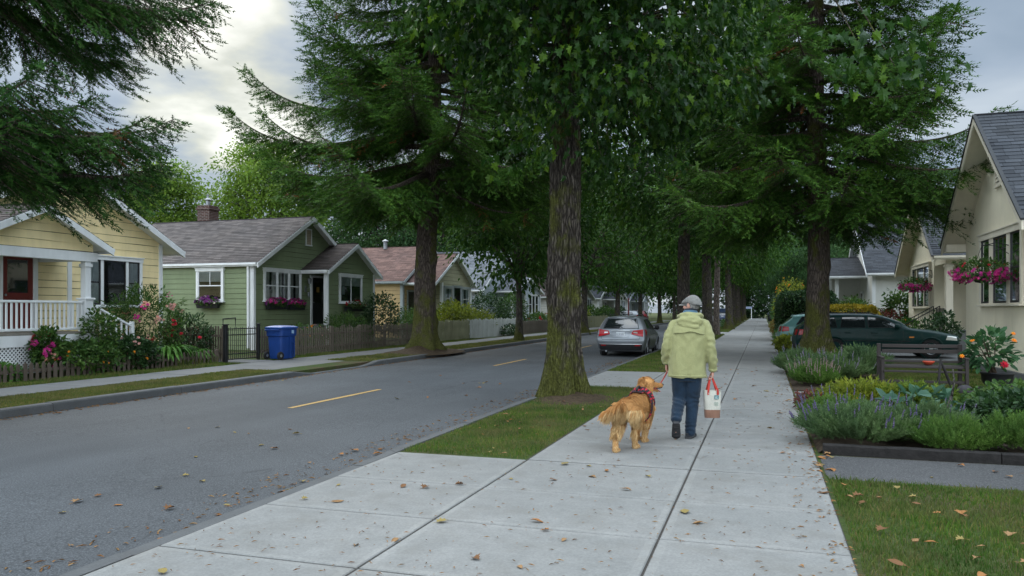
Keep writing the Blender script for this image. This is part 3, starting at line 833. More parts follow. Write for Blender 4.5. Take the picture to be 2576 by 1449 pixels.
def window(root, pl, u0, u1, z0, z1, lights, style='hung', m_case=None, m_sash=None, casing=0.09, curtain=0, cm=None, grid=None, sill=True, label=None, depth=0.09):
    """lights = list of (ua, ub, kind); frame stands off the wall round sashes set back inside it"""
    m_case = m_case or WHITE; m_sash = m_sash or WHITE
    mb = MB(); c = casing
    pl.box(mb, u0-c, u0, z0, z1, 0.0, depth); pl.box(mb, u1, u1+c, z0, z1, 0.0, depth)
    pl.box(mb, u0-c-0.02, u1+c+0.02, z1, z1+c*1.1, 0.0, depth+0.015); pl.box(mb, u0-c-0.04, u1+c+0.04, z1+c*1.1, z1+c*1.1+0.03, 0, depth+0.045)
    for (a, b, k), (a2, b2, k2) in zip(lights[:-1], lights[1:]): pl.box(mb, b, a2, z0, z1, 0.0, depth-0.012)
    pl.box(mb, u0-c, u1+c, z0-0.035, z0, 0.0, depth-0.005)
    w = mb.build('window', m_case, root)
    if label: w['label'] = label
    if sill:
        mb = MB(); pl.box(mb, u0-c-0.05, u1+c+0.05, z0-0.075, z0-0.036, 0.0, depth+0.06); mb.build('sill', m_case, w)
    sm, pm, cmb = MB(), MB(), MB()
    for (a, b, k) in lights:
        t = 0.035
        pl.box(sm, a, a+t, z0, z1, 0.03, 0.068); pl.box(sm, b-t, b, z0, z1, 0.03, 0.068)
        pl.box(sm, a+t, b-t, z0, z0+0.05, 0.03, 0.066); pl.box(sm, a+t, b-t, z1-t, z1, 0.03, 0.066)
        zm = (z0+z1)/2
        if k in ('hung', 'grid', 'toplights'): pl.box(sm, a+t, b-t, zm-0.02, zm+0.02, 0.03, 0.07)
        if k == 'toplights':
            um = (a+b)/2; pl.box(sm, um-0.011, um+0.011, zm+0.02, z1-t, 0.04, 0.062)
        if k == 'slide':
            um = (a+b)/2; pl.box(sm, um-0.025, um+0.025, z0+0.05, z1-t, 0.03, 0.069)
        if k == 'grid':
            for q in (1/3, 2/3): pl.box(sm, a+(b-a)*q-0.009, a+(b-a)*q+0.009, zm+0.02, z1-t, 0.038, 0.060)
            for q in (0.28, 0.62): zq = zm+(z1-zm)*q; pl.box(sm, a+t, b-t, zq-0.009, zq+0.009, 0.04, 0.058)
        g = [pl.p(a+t, z0+0.05, 0.047), pl.p(b-t, z0+0.05, 0.047), pl.p(b-t, z1-t, 0.047), pl.p(a+t, z1-t, 0.047)]
        pm.quad(*g)
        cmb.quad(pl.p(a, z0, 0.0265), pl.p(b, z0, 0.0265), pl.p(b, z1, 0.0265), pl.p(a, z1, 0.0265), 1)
        if curtain and not (curtain == 3 and k == 'fixed'):
            if curtain in (1, 3):      # drapes either side
                segs = [(a+t, a+(b-a)*0.40), (b-(b-a)*0.40, b-t)] if curtain == 1 else [(a+t, b-t)]
                for s0, s1 in segs:
                    uu = np.linspace(s0, s1, max(6, int((s1-s0)/0.03)))
                    cmb.grid(np.array([[pl.p(u, z1-t, 0.034+0.006*math.sin(u*60+1.3*math.sin(u*17))) for u in uu], [pl.p(u, z0+0.05, 0.034+0.007*math.sin(u*60+1.3*math.sin(u*17))) for u in uu]]), 0)
            if curtain == 2:     # half-drawn blind with slats
                zb_ = z1-(z1-z0)*0.36; n = 9
                for q in range(n):
                    zq = zb_+(z1-t-zb_)*q/n; pl.box(cmb, a+t, b-t, zq, zq+(z1-zb_)/n*0.8, 0.030, 0.036)
    sm.build('sash', m_sash, w); pm.build('pane', GLASS, w)
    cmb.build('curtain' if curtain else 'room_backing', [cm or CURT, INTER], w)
    return w

def door(root, pl, u0, u1, z0, z1, m_door, m_case=None, casing=0.1, glass=(0.5, 0.93), panels=True, handle=True):
    m_case = m_case or WHITE
    mb = MB(); c = casing
    pl.box(mb, u0-c, u0, z0, z1, 0, 0.08); pl.box(mb, u1, u1+c, z0, z1, 0, 0.08); pl.box(mb, u0-c-0.02, u1+c+0.02, z1, z1+c, 0, 0.095)
    pl.box(mb, u0-c, u1+c, z0-0.05, z0-0.002, 0, 0.12)
    mb.build('door_frame', m_case, root)
    mb = MB(); w = u1-u0; h = z1-z0
    st = 0.12*w + 0.03
    ga, gb = z0+h*glass[0], z0+h*glass[1]
    pl.box(mb, u0, u0+st, z0, z1, 0.024, 0.055); pl.box(mb, u1-st, u1, z0, z1, 0.024, 0.055)
    pl.box(mb, u0+st, u1-st, gb, z1, 0.024, 0.053); pl.box(mb, u0+st, u1-st, ga-0.12, ga, 0.024, 0.054); pl.box(mb, u0+st, u1-st, z0, z0+0.2, 0.024, 0.053)
    pl.box(mb, u0+st, u1-st, z0+0.2, ga-0.12, 0.024, 0.036)
    um = (u0+u1)/2; pl.box(mb, um-0.03, um+0.03, z0+0.2, ga-0.12, 0.036, 0.05)
    d = mb.build('door', m_door, root)
    mb = MB(); mb.quad(pl.p(u0+st, ga, 0.045), pl.p(u1-st, ga, 0.045), pl.p(u1-st, gb, 0.045), pl.p(u0+st, gb, 0.045)); mb.build('pane', GLASS, d)
    mb = MB(); mb.quad(pl.p(u0+st, ga, 0.026), pl.p(u1-st, ga, 0.026), pl.p(u1-st, gb, 0.026), pl.p(u0+st, gb, 0.026)); mb.build('room_backing', INTER, d)
    if handle:
        mb = MB(); q = pl.p(u0+st*0.5, z0+h*0.47, 0.09); mb.lathe([(0.0, -0.03), (0.02, -0.025), (0.028, 0), (0.02, 0.025), (0, 0.03)], q, 8)
        q2 = pl.p(u0+st*0.5, z0+h*0.47, 0.05); mb.tube([q2, q], 0.012, 6); mb.build('handle', METAL, d)
    return d

def louvre_vent(root, pl, u0, u1, z0, z1, m_case, m_slat, n=9):
    mb = MB(); c = 0.05
    pl.box(mb, u0-c, u0, z0, z1, 0, 0.06); pl.box(mb, u1, u1+c, z0, z1, 0, 0.06); pl.box(mb, u0-c, u1+c, z1, z1+c, 0, 0.065); pl.box(mb, u0-c-0.02, u1+c+0.02, z0-c, z0, 0, 0.075)
    v = mb.build('gable_vent', m_case, root)
    mb = MB(); mb.quad(pl.p(u0, z0, 0.026), pl.p(u1, z0, 0.026), pl.p(u1, z1, 0.026), pl.p(u0, z1, 0.026), 1)
    for k in range(n):
        za = z0+(z1-z0)*k/n; zb_ = za+(z1-z0)/n*0.9
        mb.quad(pl.p(u0, za, 0.055), pl.p(u1, za, 0.055), pl.p(u1, zb_, 0.028), pl.p(u0, zb_, 0.028))
        mb.quad(pl.p(u0, za-0.008, 0.055), pl.p(u1, za-0.008, 0.055), pl.p(u1, za, 0.0555), pl.p(u0, za, 0.0555))
    mb.build('louvres', [m_slat, INTER], v)

def post(root, x, y, z0, z1, w, m, name='porch_post', base=None):
    mb = MB(); mb.bbox((x-w/2, y-w/2, z0), (x+w/2, y+w/2, z1), 0.008)
    if base:
        bw, bh = base
        mb.bbox((x-bw/2, y-bw/2, z0-0.001), (x+bw/2, y+bw/2, z0+bh), 0.008); mb.bbox((x-bw/2-0.035, y-bw/2-0.035, z0+bh+0.001), (x+bw/2+0.035, y+bw/2+0.035, z0+bh+0.05), 0.01)
    mb.bbox((x-w/2-0.03, y-w/2-0.03, z1-0.14), (x+w/2+0.03, y+w/2+0.03, z1-0.06), 0.008)
    return mb.build(name, m, root)

# ---- yellow house
r = empty('yellow_house', (-18, 16, 0), "yellow clapboard house with white trimmed porch and oxblood front door", "house")
gable_block(r, 1, -18.0, 9.0, 12.55, 16.3, 19.9, 0.15, 3.66, 3.66, 5.42, YELLOW, SH_GREY, WHITE, of=0.42, oe=0.55, expo=0.2, seed=11, fasc=0.19)
fp = Plane('x', -18.0, 1)
window(r, fp, 17.1, 18.95, 1.72, 3.0, [(17.1, 17.5, 'hung'), (17.6, 18.42, 'fixed'), (18.52, 18.95, 'hung')], m_sash=DARKSASH, curtain=3, casing=0.1)
door(r, fp, 14.5, 15.35, 1.03, 2.98, REDDOOR, casing=0.13)
mb = MB(); fp.box(mb, 16.42, 16.55, 1.03, 3.0, 0, 0.05); mb.build('trim_board', WHITE, r)
# porch: its own small gable carried on posts
gable_block(r, 1, -16.3, 1.72, 12.45, 14.08, 15.65, 3.05, 3.28, 3.28, 4.02, YELLOW, SH_BROWN, WHITE, of=0.3, oe=0.36, expo=0.2, seed=21, sides=(False, False), zfront=3.04, corner=0, back=False)
mb = MB(); mb.box2((-16.46, 12.35, 2.80), (-16.24, 15.75, 3.03)); mb.box2((-17.98, 15.53, 2.82), (-16.47, 15.70, 3.03)); mb.box2((-17.98, 12.4, 2.82), (-16.47, 12.57, 3.03))
mb.box2((-17.98, 12.58, 3.0), (-16.47, 15.52, 3.025)); mb.build('porch_beam', WHITE, r)
post(r, -16.36, 15.5, 1.03, 2.80, 0.17, WHITE, base=(0.25, 0.80)); post(r, -16.36, 12.6, 1.03, 2.80, 0.17, WHITE, base=(0.25, 0.80))
mb = MB()
for k in range(12):
    x = -17.97 + k*0.146; mb.box2((x, 12.42, 0.985), (x+0.138, 15.72, 1.025))
mb.build('porch_deck', WOODDECK, r)
mb = MB(); mb.box2((-16.27, 12.4, 0.72), (-16.22, 15.74, 0.98)); mb.box2((-17.9, 15.69, 0.72), (-16.275, 15.74, 0.979))
mb.box2((-16.27, 12.4, 0.10), (-16.22, 15.74, 0.22)); mb.box2((-16.27, 15.6, 0.221), (-16.22, 15.74, 0.719)); mb.build('porch_skirt', WHITE, r)
mb = MB()
for s in (-1, 1):
    y = 11.9
    while y < 15.9:
        a, b = np.array((-16.26 + 0.008*s, y, 0.22)), np.array((-16.26 + 0.008*s, y + s*0.5, 0.72))
        ya, yb = sorted((a[1], b[1]))
        if ya > 12.4 and yb < 15.6: mb.box((a+b)/2, (0.01, 0.026, 0.70), Matrix.Rotation(-s*math.radians(45), 3, 'X'))
        y += 0.095
mb.build('lattice', WHITE, r)
mb = MB(); mb.box2((-16.6, 12.4, 0.1), (-16.5, 15.6, 0.98)); mb.build('crawl_space_backing', INTER, r)
# railing: each baluster its own piece
rail = MB(); rail.bbox((-16.33-0.045, 12.7, 1.74), (-16.33+0.045, 15.37, 1.80), 0.012); rail.bbox((-16.33-0.03, 12.7, 1.08), (-16.33+0.03, 15.37, 1.14), 0.008)
rl = rail.build('porch_railing', WHITE, r)
b0 = None
for k in range(21):
    y = 12.78 + k*0.128
    if b0 is None:
        mb = MB(); mb.box2((-16.33-0.018, y-0.018, 1.141), (-16.33+0.018, y+0.018, 1.739)); b0 = mb.build('baluster', WHITE, rl); by = y
    else:
        c = b0.copy(); COL.objects.link(c); c.location.y = b0.location.y + (y-by)
# steps down beside the porch with a sloping rail
mb = MB()
for k in range(4): mb.box2((-17.4, 15.76+k*0.29, 0.1), (-16.35, 16.05+k*0.29, 0.82-k*0.2))
mb.build('porch_steps', WOODDECK, r)
mb = MB(); p0, p1 = np.array((-16.33, 15.62, 1.72)), np.array((-16.33, 16.95, 1.14))
d = (p1-p0); L_ = np.linalg.norm(d); ang = math.atan2(d[2], d[1])
mb.box((p0+p1)/2, (0.07, L_, 0.05), Matrix.Rotation(ang, 3, 'X'))
mb.bbox((-16.38, 16.93, 0.1), (-16.28, 17.03, 1.26), 0.008)
for k in range(7):
    q = (k+0.7)/7.6; pz = p0[2]+d[2]*q; py = p0[1]+d[1]*q; mb.box2((-16.348, py-0.018, pz-0.62), (-16.312, py+0.018, pz-0.03))
mb.build('step_railing', WHITE, r)

# ---- green house
r = empty('green_house', (-18.7, 29.3, 0), "sage green clapboard house with grey shingle roof and brick chimney", "house")
roof = gable_block(r, 1, -18.7, 8.0, 25.5, 29.3, 33.1, 0.0, 3.42, 3.42, 5.52, GREEN, SH_GREY, WHITE, of=0.32, oe=0.14, expo=0.2, seed=31, fasc=0.18, cornerboards=(True, False))
gable_block(r, 1, -17.6, 1.6, 29.0, 31.15, 33.2, 0.0, 3.36, 3.3, 4.48, GREEN, SH_BROWN, WHITE, of=0.3, oe=0.3, expo=0.2, seed=37, sides=(False, True), side_len=1.12, back=False, fasc=0.17)
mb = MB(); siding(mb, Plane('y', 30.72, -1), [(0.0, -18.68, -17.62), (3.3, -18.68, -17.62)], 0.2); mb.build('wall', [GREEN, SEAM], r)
mb = MB(); mb.box2((-18.65, 28.4, 0.0), (-17.62, 30.7, 0.93)); mb.box2((-18.4, 28.05, 0.0), (-17.7, 28.39, 0.62)); mb.build('entry_step', M_CONCOLD, r)
mb = MB(); mb.box2((-18.65, 29.05, 3.30), (-17.63, 30.7, 3.34)); mb.build('entry_ceiling', WHITE, r)
fp = Plane('x', -18.7, 1); wp = Plane('x', -17.6, 1); sp = Plane('y', 25.5, -1)
door(r, fp, 29.55, 30.45, 0.95, 2.98, BLACKDOOR, glass=(0.46, 0.9))
mb = MB(); fp.box(mb, 29.9, 30.1, 2.35, 2.58, 0.056, 0.062); mb.build('door_notice', plain("ochre_notice", (0.45, 0.28, 0.06)), r)
window(r, fp, 26.2, 28.6, 1.97, 3.12, [(26.2, 26.95, 'hung'), (27.03, 27.77, 'hung'), (27.85, 28.6, 'hung')], curtain=1, cm=CURTD)
window(r, sp, -21.2, -20.1, 1.95, 3.1, [(-21.2, -20.1, 'toplights')], curtain=2)
window(r, wp, 30.05, 31.85, 1.92, 3.05, [(30.05, 31.85, 'slide')], curtain=2)
mb = MB(); wp.box(mb, 30.22, 30.42, 2.25, 2.62, 0.038, 0.041); mb.build('window_notice', plain("pale_notice", (0.55, 0.62, 0.66)), r)
louvre_vent(r, fp, 29.12, 29.48, 4.38, 5.02, WHITE, painted("tan_slats", (0.42, 0.34, 0.24)))
mb = MB()
mb.tube([(-18.84, 25.43, 3.36), (-18.86, 25.40, 3.25), (-18.86, 25.41, 3.1), (-18.86, 25.42, 0.1)], 0.05, 8); mb.build('downspout', WHITE, r)
mb = MB(); mb.tube([(-17.52, 29.06, 3.3), (-17.53, 28.94, 3.2), (-17.53, 28.93, 0.95)], 0.045, 8); mb.build('downspout', WHITE, r)
mb = MB(); mb.box2((-24.45, 29.28, 5.1), (-23.8, 29.92, 6.32)); mb.box2((-24.5, 29.23, 6.12), (-23.75, 29.97, 6.22))
ch = mb.build('chimney', BRICK, roof)
mb = MB(); mb.box2((-24.52, 29.21, 5.3), (-23.73, 29.99, 5.47)); mb.build('flashing', METAL, ch)
mb = MB(); mb.tube([(-24.12, 29.6, 6.3), (-24.12, 29.6, 6.55)], 0.1, 10); mb.lathe([(0.0, 0.16), (0.17, 0.06), (0.17, 0.03), (0, 0.03)], (-24.12, 29.6, 6.55), 10); mb.tube([(-24.12, 29.6, 6.7), (-24.12, 29.6, 6.88)], 0.025, 6); mb.tube([(-24.12, 29.45, 6.8), (-24.12, 29.75, 6.8)], 0.02, 6); mb.build('chimney_cap', METAL, ch)
# coach lamp by the door
mb = MB(); fp.box(mb, 29.02, 29.16, 2.35, 2.62, 0.0, 0.03)
mb.tube([(-18.66, 29.09, 2.48), (-18.5, 29.09, 2.52), (-18.48, 29.09, 2.7)], 0.012, 6); mb.lathe([(0, 0.28), (0.05, 0.24), (0.09, 0.2), (0.09, 0.18), (0.055, 0.0), (0, -0.02)], (-18.48, 29.09, 2.70), 8)
mb.lathe([(0.0, 0.02), (0.05, 0.01), (0.055, -0.12), (0.03, -0.2), (0, -0.22)], (-18.52, 29.09, 2.32), 8)
mb.build('wall_lantern', METAL, r)

# ---- tan house with the faded red roof
r = empty('tan_house', (-18, 43, 0), "tan and olive house with faded red shingle roof behind the mossy fir", "house")
gable_block(r, 1, -19.1, 9.0, 39.4, 43.2, 47.0, 0.0, 3.25, 3.25, 5.35, TAN, SH_RED, GREYTRIM, of=0.2, oe=0.25, expo=0.22, seed=41, corner=0.14)
gable_block(r, 1, -17.5, 1.9, 39.9, 43.0, 45.8, 0.0, 3.2, 3.2, 4.85, OLIVE, SH_RED, WHITE, of=0.3, oe=0.3, expo=0.22, seed=43, sides=(False, True), front=(41.2, 45.8), back=False)
fp = Plane('x', -17.5, 1)
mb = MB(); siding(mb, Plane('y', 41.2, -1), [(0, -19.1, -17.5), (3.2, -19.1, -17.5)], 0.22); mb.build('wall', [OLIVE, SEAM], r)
post(r, -17.65, 40.1, 0.3, 3.15, 0.3, GREYTRIM)
mb = MB(); mb.box2((-19.05, 39.5, 0), (-17.5, 41.15, 0.45)); mb.build('porch_floor', WOODDECK, r)
door(r, Plane('x', -19.1, 1), 40.0, 40.9, 0.5, 2.6, DARKSASH, GREYTRIM)
window(r, fp, 41.5, 42.6, 1.6, 2.85, [(41.5, 42.6, 'hung')], m_case=GREYTRIM, m_sash=PALE, curtain=1)
window(r, fp, 42.85, 43.9, 0.9, 2.9, [(42.85, 43.9, 'fixed')], m_case=GREYTRIM, m_sash=DARKSASH)
window(r, fp, 44.15, 45.3, 1.6, 2.85, [(44.15, 45.3, 'hung')], m_case=GREYTRIM, m_sash=PALE, curtain=1)
mb = MB(); mb.tube([(-22, 43, 5.3), (-22, 43, 5.75)], 0.12, 8); mb.lathe([(0, .2), (.2, .1), (.2, .05), (0, .05)], (-22, 43, 5.7), 8); mb.build('roof_vent', METAL, r)

# ---- houses further along the far side
def far_house(name, label, f, X, Y, w, e, zr, mw, mr, mt, door_m, seed, wing=True, stucco=False, L=9):
    r = empty(name, (X, Y, 0), label, "house")
    gable_block(r, f, X, L, Y-w, Y, Y+w, 0, e, e, zr, mw, mr, mt, of=0.35, oe=0.4, expo=0.24, seed=seed, stucco=stucco)
    fp = Plane('x', X, f); sp = Plane('y', Y-w, -1)
    xs_ = sorted((X - f*2.0, X - f*3.3)); window(r, sp, xs_[0], xs_[1], 1.5, 2.7, [(xs_[0], xs_[1], 'hung')], curtain=1, m_case=mt)
    if wing:
        Xw = X + f*1.6; wy = Y + w*0.25
        gable_block(r, f, Xw, 2.2, wy-w*0.72, wy, wy+w*0.72, 0, e-0.15, e-0.15, e+0.95, mw, mr, mt, of=0.3, oe=0.3, expo=0.24, seed=seed+3, front=(wy-w*0.1, wy+w*0.72), sides=(False, True), back=False, stucco=stucco)
        mb = MB()
        if stucco: flatwall(mb, Plane('y', wy-w*0.1, -1), [(min(X, Xw), 0), (max(X, Xw), 0), (max(X, Xw), e-0.15), (min(X, Xw), e-0.15)])
        else: siding(mb, Plane('y', wy-w*0.1, -1), [(0, min(X, Xw), max(X, Xw)), (e-0.15, min(X, Xw), max(X, Xw))], 0.24)
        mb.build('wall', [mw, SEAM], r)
        wpl = Plane('x', Xw, f); a, b = wy+w*0.05, wy+w*0.58
        t3 = (b-a)/3
        window(r, wpl, a, b, 1.3, 2.75, [(a, a+t3-0.05, 'hung'), (a+t3+0.05, b-t3-0.05, 'fixed'), (b-t3+0.05, b, 'hung')], m_case=mt, m_sash=mt)
        post(r, Xw - f*0.15, wy-w*0.66, 0.3, e-0.2, 0.18, mt)
        mb = MB(); mb.box2((min(X+f*0.02, Xw), wy-w*0.7, 0), (max(X+f*0.02, Xw), wy-w*0.11, 0.4)); mb.build('porch_floor', WOODDECK, r)
        door(r, fp, wy-w*0.5, wy-w*0.5+0.95, 0.45, 2.5, door_m, mt)
    return r
far_house('pale_blue_house', "pale blue grey house with light slate roof beyond the tan house", 1, -19.6, 58.5, 5.2, 3.2, 6.2, GREYBLUE, SH_PALEB, WHITE, DARKSASH, 51)
far_house('cream_bungalow', "cream bungalow with rust orange door behind the street trees", 1, -19.2, 78, 5.0, 3.0, 5.4, PALE, SH_BROWN, WHITE, ORANGE, 55)
far_house('white_bungalow', "small white bungalow with dark porch far down the street", 1, -18.8, 97, 5.0, 3.1, 5.2, STUCCOW, SH_SLATE, WHITE, DARKSASH, 57, stucco=True)
far_house('grey_bungalow', "grey bungalow farthest down the far side of the street", 1, -18.8, 118, 5.0, 3.1, 5.6, GREYBLUE, SH_SLATE, WHITE, BLACKDOOR, 59)

# ---- cream stucco house on the near side
r = empty('cream_stucco_house', (5.5, 21.7, 0), "cream stucco house with steep slate gable right beside the pavement", "house")
gable_block(r, -1, 5.5, 8.5, 18.35, 21.75, 25.1, -0.05, 3.62, 3.62, 6.30, STUCCO, SH_SLATE, CREAM_TRIM, of=0.55, oe=0.34, stucco=True, corner=0, fasc=0.20, under=CREAM_TRIM, edge=IRON, seed=61)
fp = Plane('x', 5.5, -1)
window(r, fp, 19.9, 23.2, 1.74, 3.36, [(19.9, 20.68, 'hung'), (20.95, 22.08, 'grid'), (22.42, 23.2, 'hung')], m_case=CREAM_TRIM, m_sash=DARKSASH, casing=0.13, curtain=1, cm=CURTD)
louvre_vent(r, fp, 21.5, 21.95, 4.62, 5.32, CREAM_TRIM, CREAM_TRIM, 7)
for yy_ in (25.25, 18.2):
    mb = MB(); mb.box2((4.99, yy_-0.24, 3.22), (5.49, yy_+0.17, 3.44)); mb.build('eave_return', CREAM_TRIM, r)
mb = MB(); fp.bar(mb, [(25.1, 3.60), (21.8, 6.18)], 0.06, 0, 0.05); fp.bar(mb, [(18.4, 3.60), (21.7, 6.18)], 0.06, 0, 0.048); mb.build('frieze_board', CREAM_TRIM, r)
mb = MB(); mb.box2((5.40, 18.3, -0.05), (5.498, 25.15, 0.16)); mb.build('plinth', M_CONCOLD, r)

# ---- second stucco house, with the corner porch
r = empty('porch_stucco_house', (6.4, 35.8, 0), "cream stucco house with corner porch and black stair railing", "house")
gable_block(r, -1, 6.4, 9, 32.3, 35.9, 39.9, -0.05, 3.78, 3.5, 6.25, STUCCO, SH_SLATE, CREAM_TRIM, of=0.5, oe=0.4, stucco=True, corner=0, fasc=0.2, under=CREAM_TRIM, edge=IRON, front=(34.3, 39.9), sides=(False, True), seed=63)
fp = Plane('x', 6.4, -1)
mb = MB(); flatwall(mb, Plane('y', 34.3, -1), [(6.4, 0), (8.2, 0), (8.2, 3.8), (6.4, 3.8)]); mb.build('wall', STUCCO, r)
mb = MB(); flatwall(mb, Plane('x', 8.2, -1), [(32.3, 0), (34.3, 0), (34.3, 3.8), (32.3, 3.8)]); mb.build('wall', STUCCO, r)
mb = MB(); flatwall(mb, Plane('y', 32.3, -1), [(8.2, 0), (15.4, 0), (15.4, 3.76), (8.2, 3.76)]); mb.build('wall', STUCCO, r)
mb = MB(); mb.box2((6.42, 32.32, 3.3), (6.66, 34.29, 3.77)); mb.box2((6.67, 32.32, 3.3), (8.19, 32.54, 3.74)); mb.build('porch_beam', STUCCO, r)
post(r, 6.55, 32.46, 0.8, 3.30, 0.24, CREAM_TRIM)
mb = MB(); mb.box2((6.42, 32.31, -0.02), (8.19, 34.28, 0.80)); mb.build('porch_floor', M_CONCOLD, r)
door(r, Plane('x', 8.2, -1), 32.8, 33.75, 0.82, 2.95, DARKSASH, CREAM_TRIM)
window(r, fp, 34.9, 38.5, 1.72, 3.35, [(34.9, 35.85, 'hung'), (36.0, 37.4, 'fixed'), (37.55, 38.5, 'hung')], m_case=CREAM_TRIM, m_sash=DARKSASH, casing=0.12, curtain=1)
louvre_vent(r, fp, 35.65, 36.15, 4.6, 5.3, CREAM_TRIM, CREAM_TRIM, 7)
mb = MB()
for k in range(4): mb.box2((6.4-0.3*(k+1), 32.9, -0.02), (6.4-0.3*k, 34.2, 0.64-0.17*k))
mb.build('porch_steps', M_CONCOLD, r)
for y in (34.12, 32.98):
    mb = MB(); a, b = np.array((6.35, y, 1.72)), np.array((5.15, y, 1.0))
    mb.tube([a + (0, 0, -0.0), b, b + (-0.12, 0, -0.1)], 0.02, 6); mb.tube([a, (6.35, y, 0.7)], 0.02, 6); mb.tube([b, (5.15, y, 0)], 0.02, 6)
    for k in range(1, 9):
        q = a+(b-a)*k/9; mb.tube([q, (q[0], y, q[2]-0.86)], 0.009, 5)
    mb.build('stair_railing', IRON, r)
mb = MB(); mb.tube([(6.45, 32.5, 1.62), (6.45, 34.2, 1.62)], 0.02, 6)
for k in range(13): mb.tube([(6.45, 32.55+k*0.13, 0.82), (6.45, 32.55+k*0.13, 1.61)], 0.01, 5)
mb.build('porch_railing', IRON, r)
mb = MB(); mb.tube([(6.38, 34.5, 2.85), (6.2, 34.5, 2.95), (6.15, 34.5, 2.8)], 0.012, 6); mb.lathe([(0, .1), (.1, .02), (.09, -.02), (.06, -.24), (0, -.26)], (6.15, 34.5, 2.72), 8); mb.build('wall_lantern', IRON, r)

# ---- more near-side houses
far_house('white_stucco_house', "white stucco house with slate roof and small white porch beyond the hedge", -1, 5.3, 48.2, 5.0, 3.6, 6.4, STUCCOW, SH_SLATE, WHITE, BLACKDOOR, 71, stucco=True)
far_house('pale_stucco_cottage', "pale stucco cottage half hidden behind the tall hedge", -1, 6.8, 66, 4.5, 3.4, 6.0, STUCCOW, SH_BROWN, WHITE, BLACKDOOR, 73, wing=False, stucco=True)
far_house('tall_rear_house', "tall house with pinkish roof rising behind the white stucco house", -1, 15.5, 64, 4.0, 6.6, 9.0, m_stucco("grey_green_stucco", (0.30, 0.38, 0.35)), SH_RED, WHITE, BLACKDOOR, 75, wing=False, stucco=True)
far_house('brick_red_bungalow', "red brick bungalow far down the near pavement", -1, 6.8, 92, 4.5, 3.2, 5.6, ORANGE, SH_BROWN, WHITE, BLACKDOOR, 77, wing=False)
# ---------------------------------------------------------------- trees
def unit(v): v = np.asarray(v, float); return v/(np.linalg.norm(v, axis=-1, keepdims=True)+1e-9)

def frames(D, rg, roll=None, upbias=0.6):
    """right-handed frames (n,3,3) whose first axis is D; second axis sideways, third roughly up"""
    D = unit(D); n = len(D)
    up = np.zeros((n, 3)); up[:, 2] = 1
    up = up + rg.normal(0, 1-upbias, (n, 3))
    s = np.cross(up, D); s = unit(s); u = np.cross(D, s)
    return np.stack([D, s, u], -1)

def scatter(mb, tmplV, tmplF, pos, R, scale, mi=0):
    n = len(pos)
    if n == 0: return
    V = np.einsum('nij,vj->nvi', R, tmplV)*np.reshape(scale, (-1, 1, 1)) + pos[:, None, :]
    k = len(tmplV)
    F = (np.arange(n)*k)[:, None, None] + tmplF[None]
    mb.add(V.reshape(-1, 3), F.reshape(-1, tmplF.shape[1]), mi)

def sprig_template(pairs=4, w=0.12, nl=0.33, seed=0):
    """a conifer sprig of unit length along x: a thin axis with needle tufts either side"""
    rg = random.Random(seed); V = []; F = []
    def tri(a, b, c): n = len(V); V.extend([a, b, c]); F.append([n, n+1, n+2])
    tri((0, -0.018, 0), (0, 0.018, 0), (1.0, 0, 0.02))
    for i in range(pairs):
        x = 0.08+0.84*i/pairs; l = nl*(1.0-0.5*i/pairs)
        for s in (-1, 1):
            a = math.radians(rg.uniform(32, 58)); dz = rg.uniform(-0.10, 0.14)
            tip = (x+l*math.cos(a), s*l*math.sin(a), dz)
            tri((x-w*0.6, 0, 0), (x+w*0.6, 0, 0.01), tip)
    tri((0.8, -w*0.6, 0), (0.8, w*0.6, 0), (1.12, 0, 0.03))
    return np.array(V, float), np.array(F)

def maple_template():
    pts = [(0, 0), (0.14, -0.10), (0.10, -0.34), (0.30, -0.24), (0.46, -0.47), (0.54, -0.22), (0.74, -0.26), (0.78, -0.10), (1.0, 0),
           (0.78, 0.10), (0.74, 0.26), (0.54, 0.22), (0.46, 0.47), (0.30, 0.24), (0.10, 0.34), (0.14, 0.10)]
    V = [(0.42, 0, 0.0)] + [(x, y, 0.42*abs(y) - 0.55*(x-0.25)**2) for x, y in pts]
    F = [[0, i+1, (i+1) % len(pts)+1] for i in range(len(pts))]
    return np.array(V), np.array(F)
def leaf_template():
    V = np.array([(0, 0, 0), (0.3, -0.26, 0.05), (0.72, -0.2, 0.0), (1, 0, -0.12), (0.72, 0.2, 0.0), (0.3, 0.26, 0.05)])
    return V, np.array([[0, 1, 2, 3], [0, 3, 4, 5]])
def lance_template():
    V = np.array([(0, 0, 0), (0.35, -0.14, 0.05), (1, 0, -0.14), (0.35, 0.14, 0.05)])
    return V, np.array([[0, 1, 2, 3]])

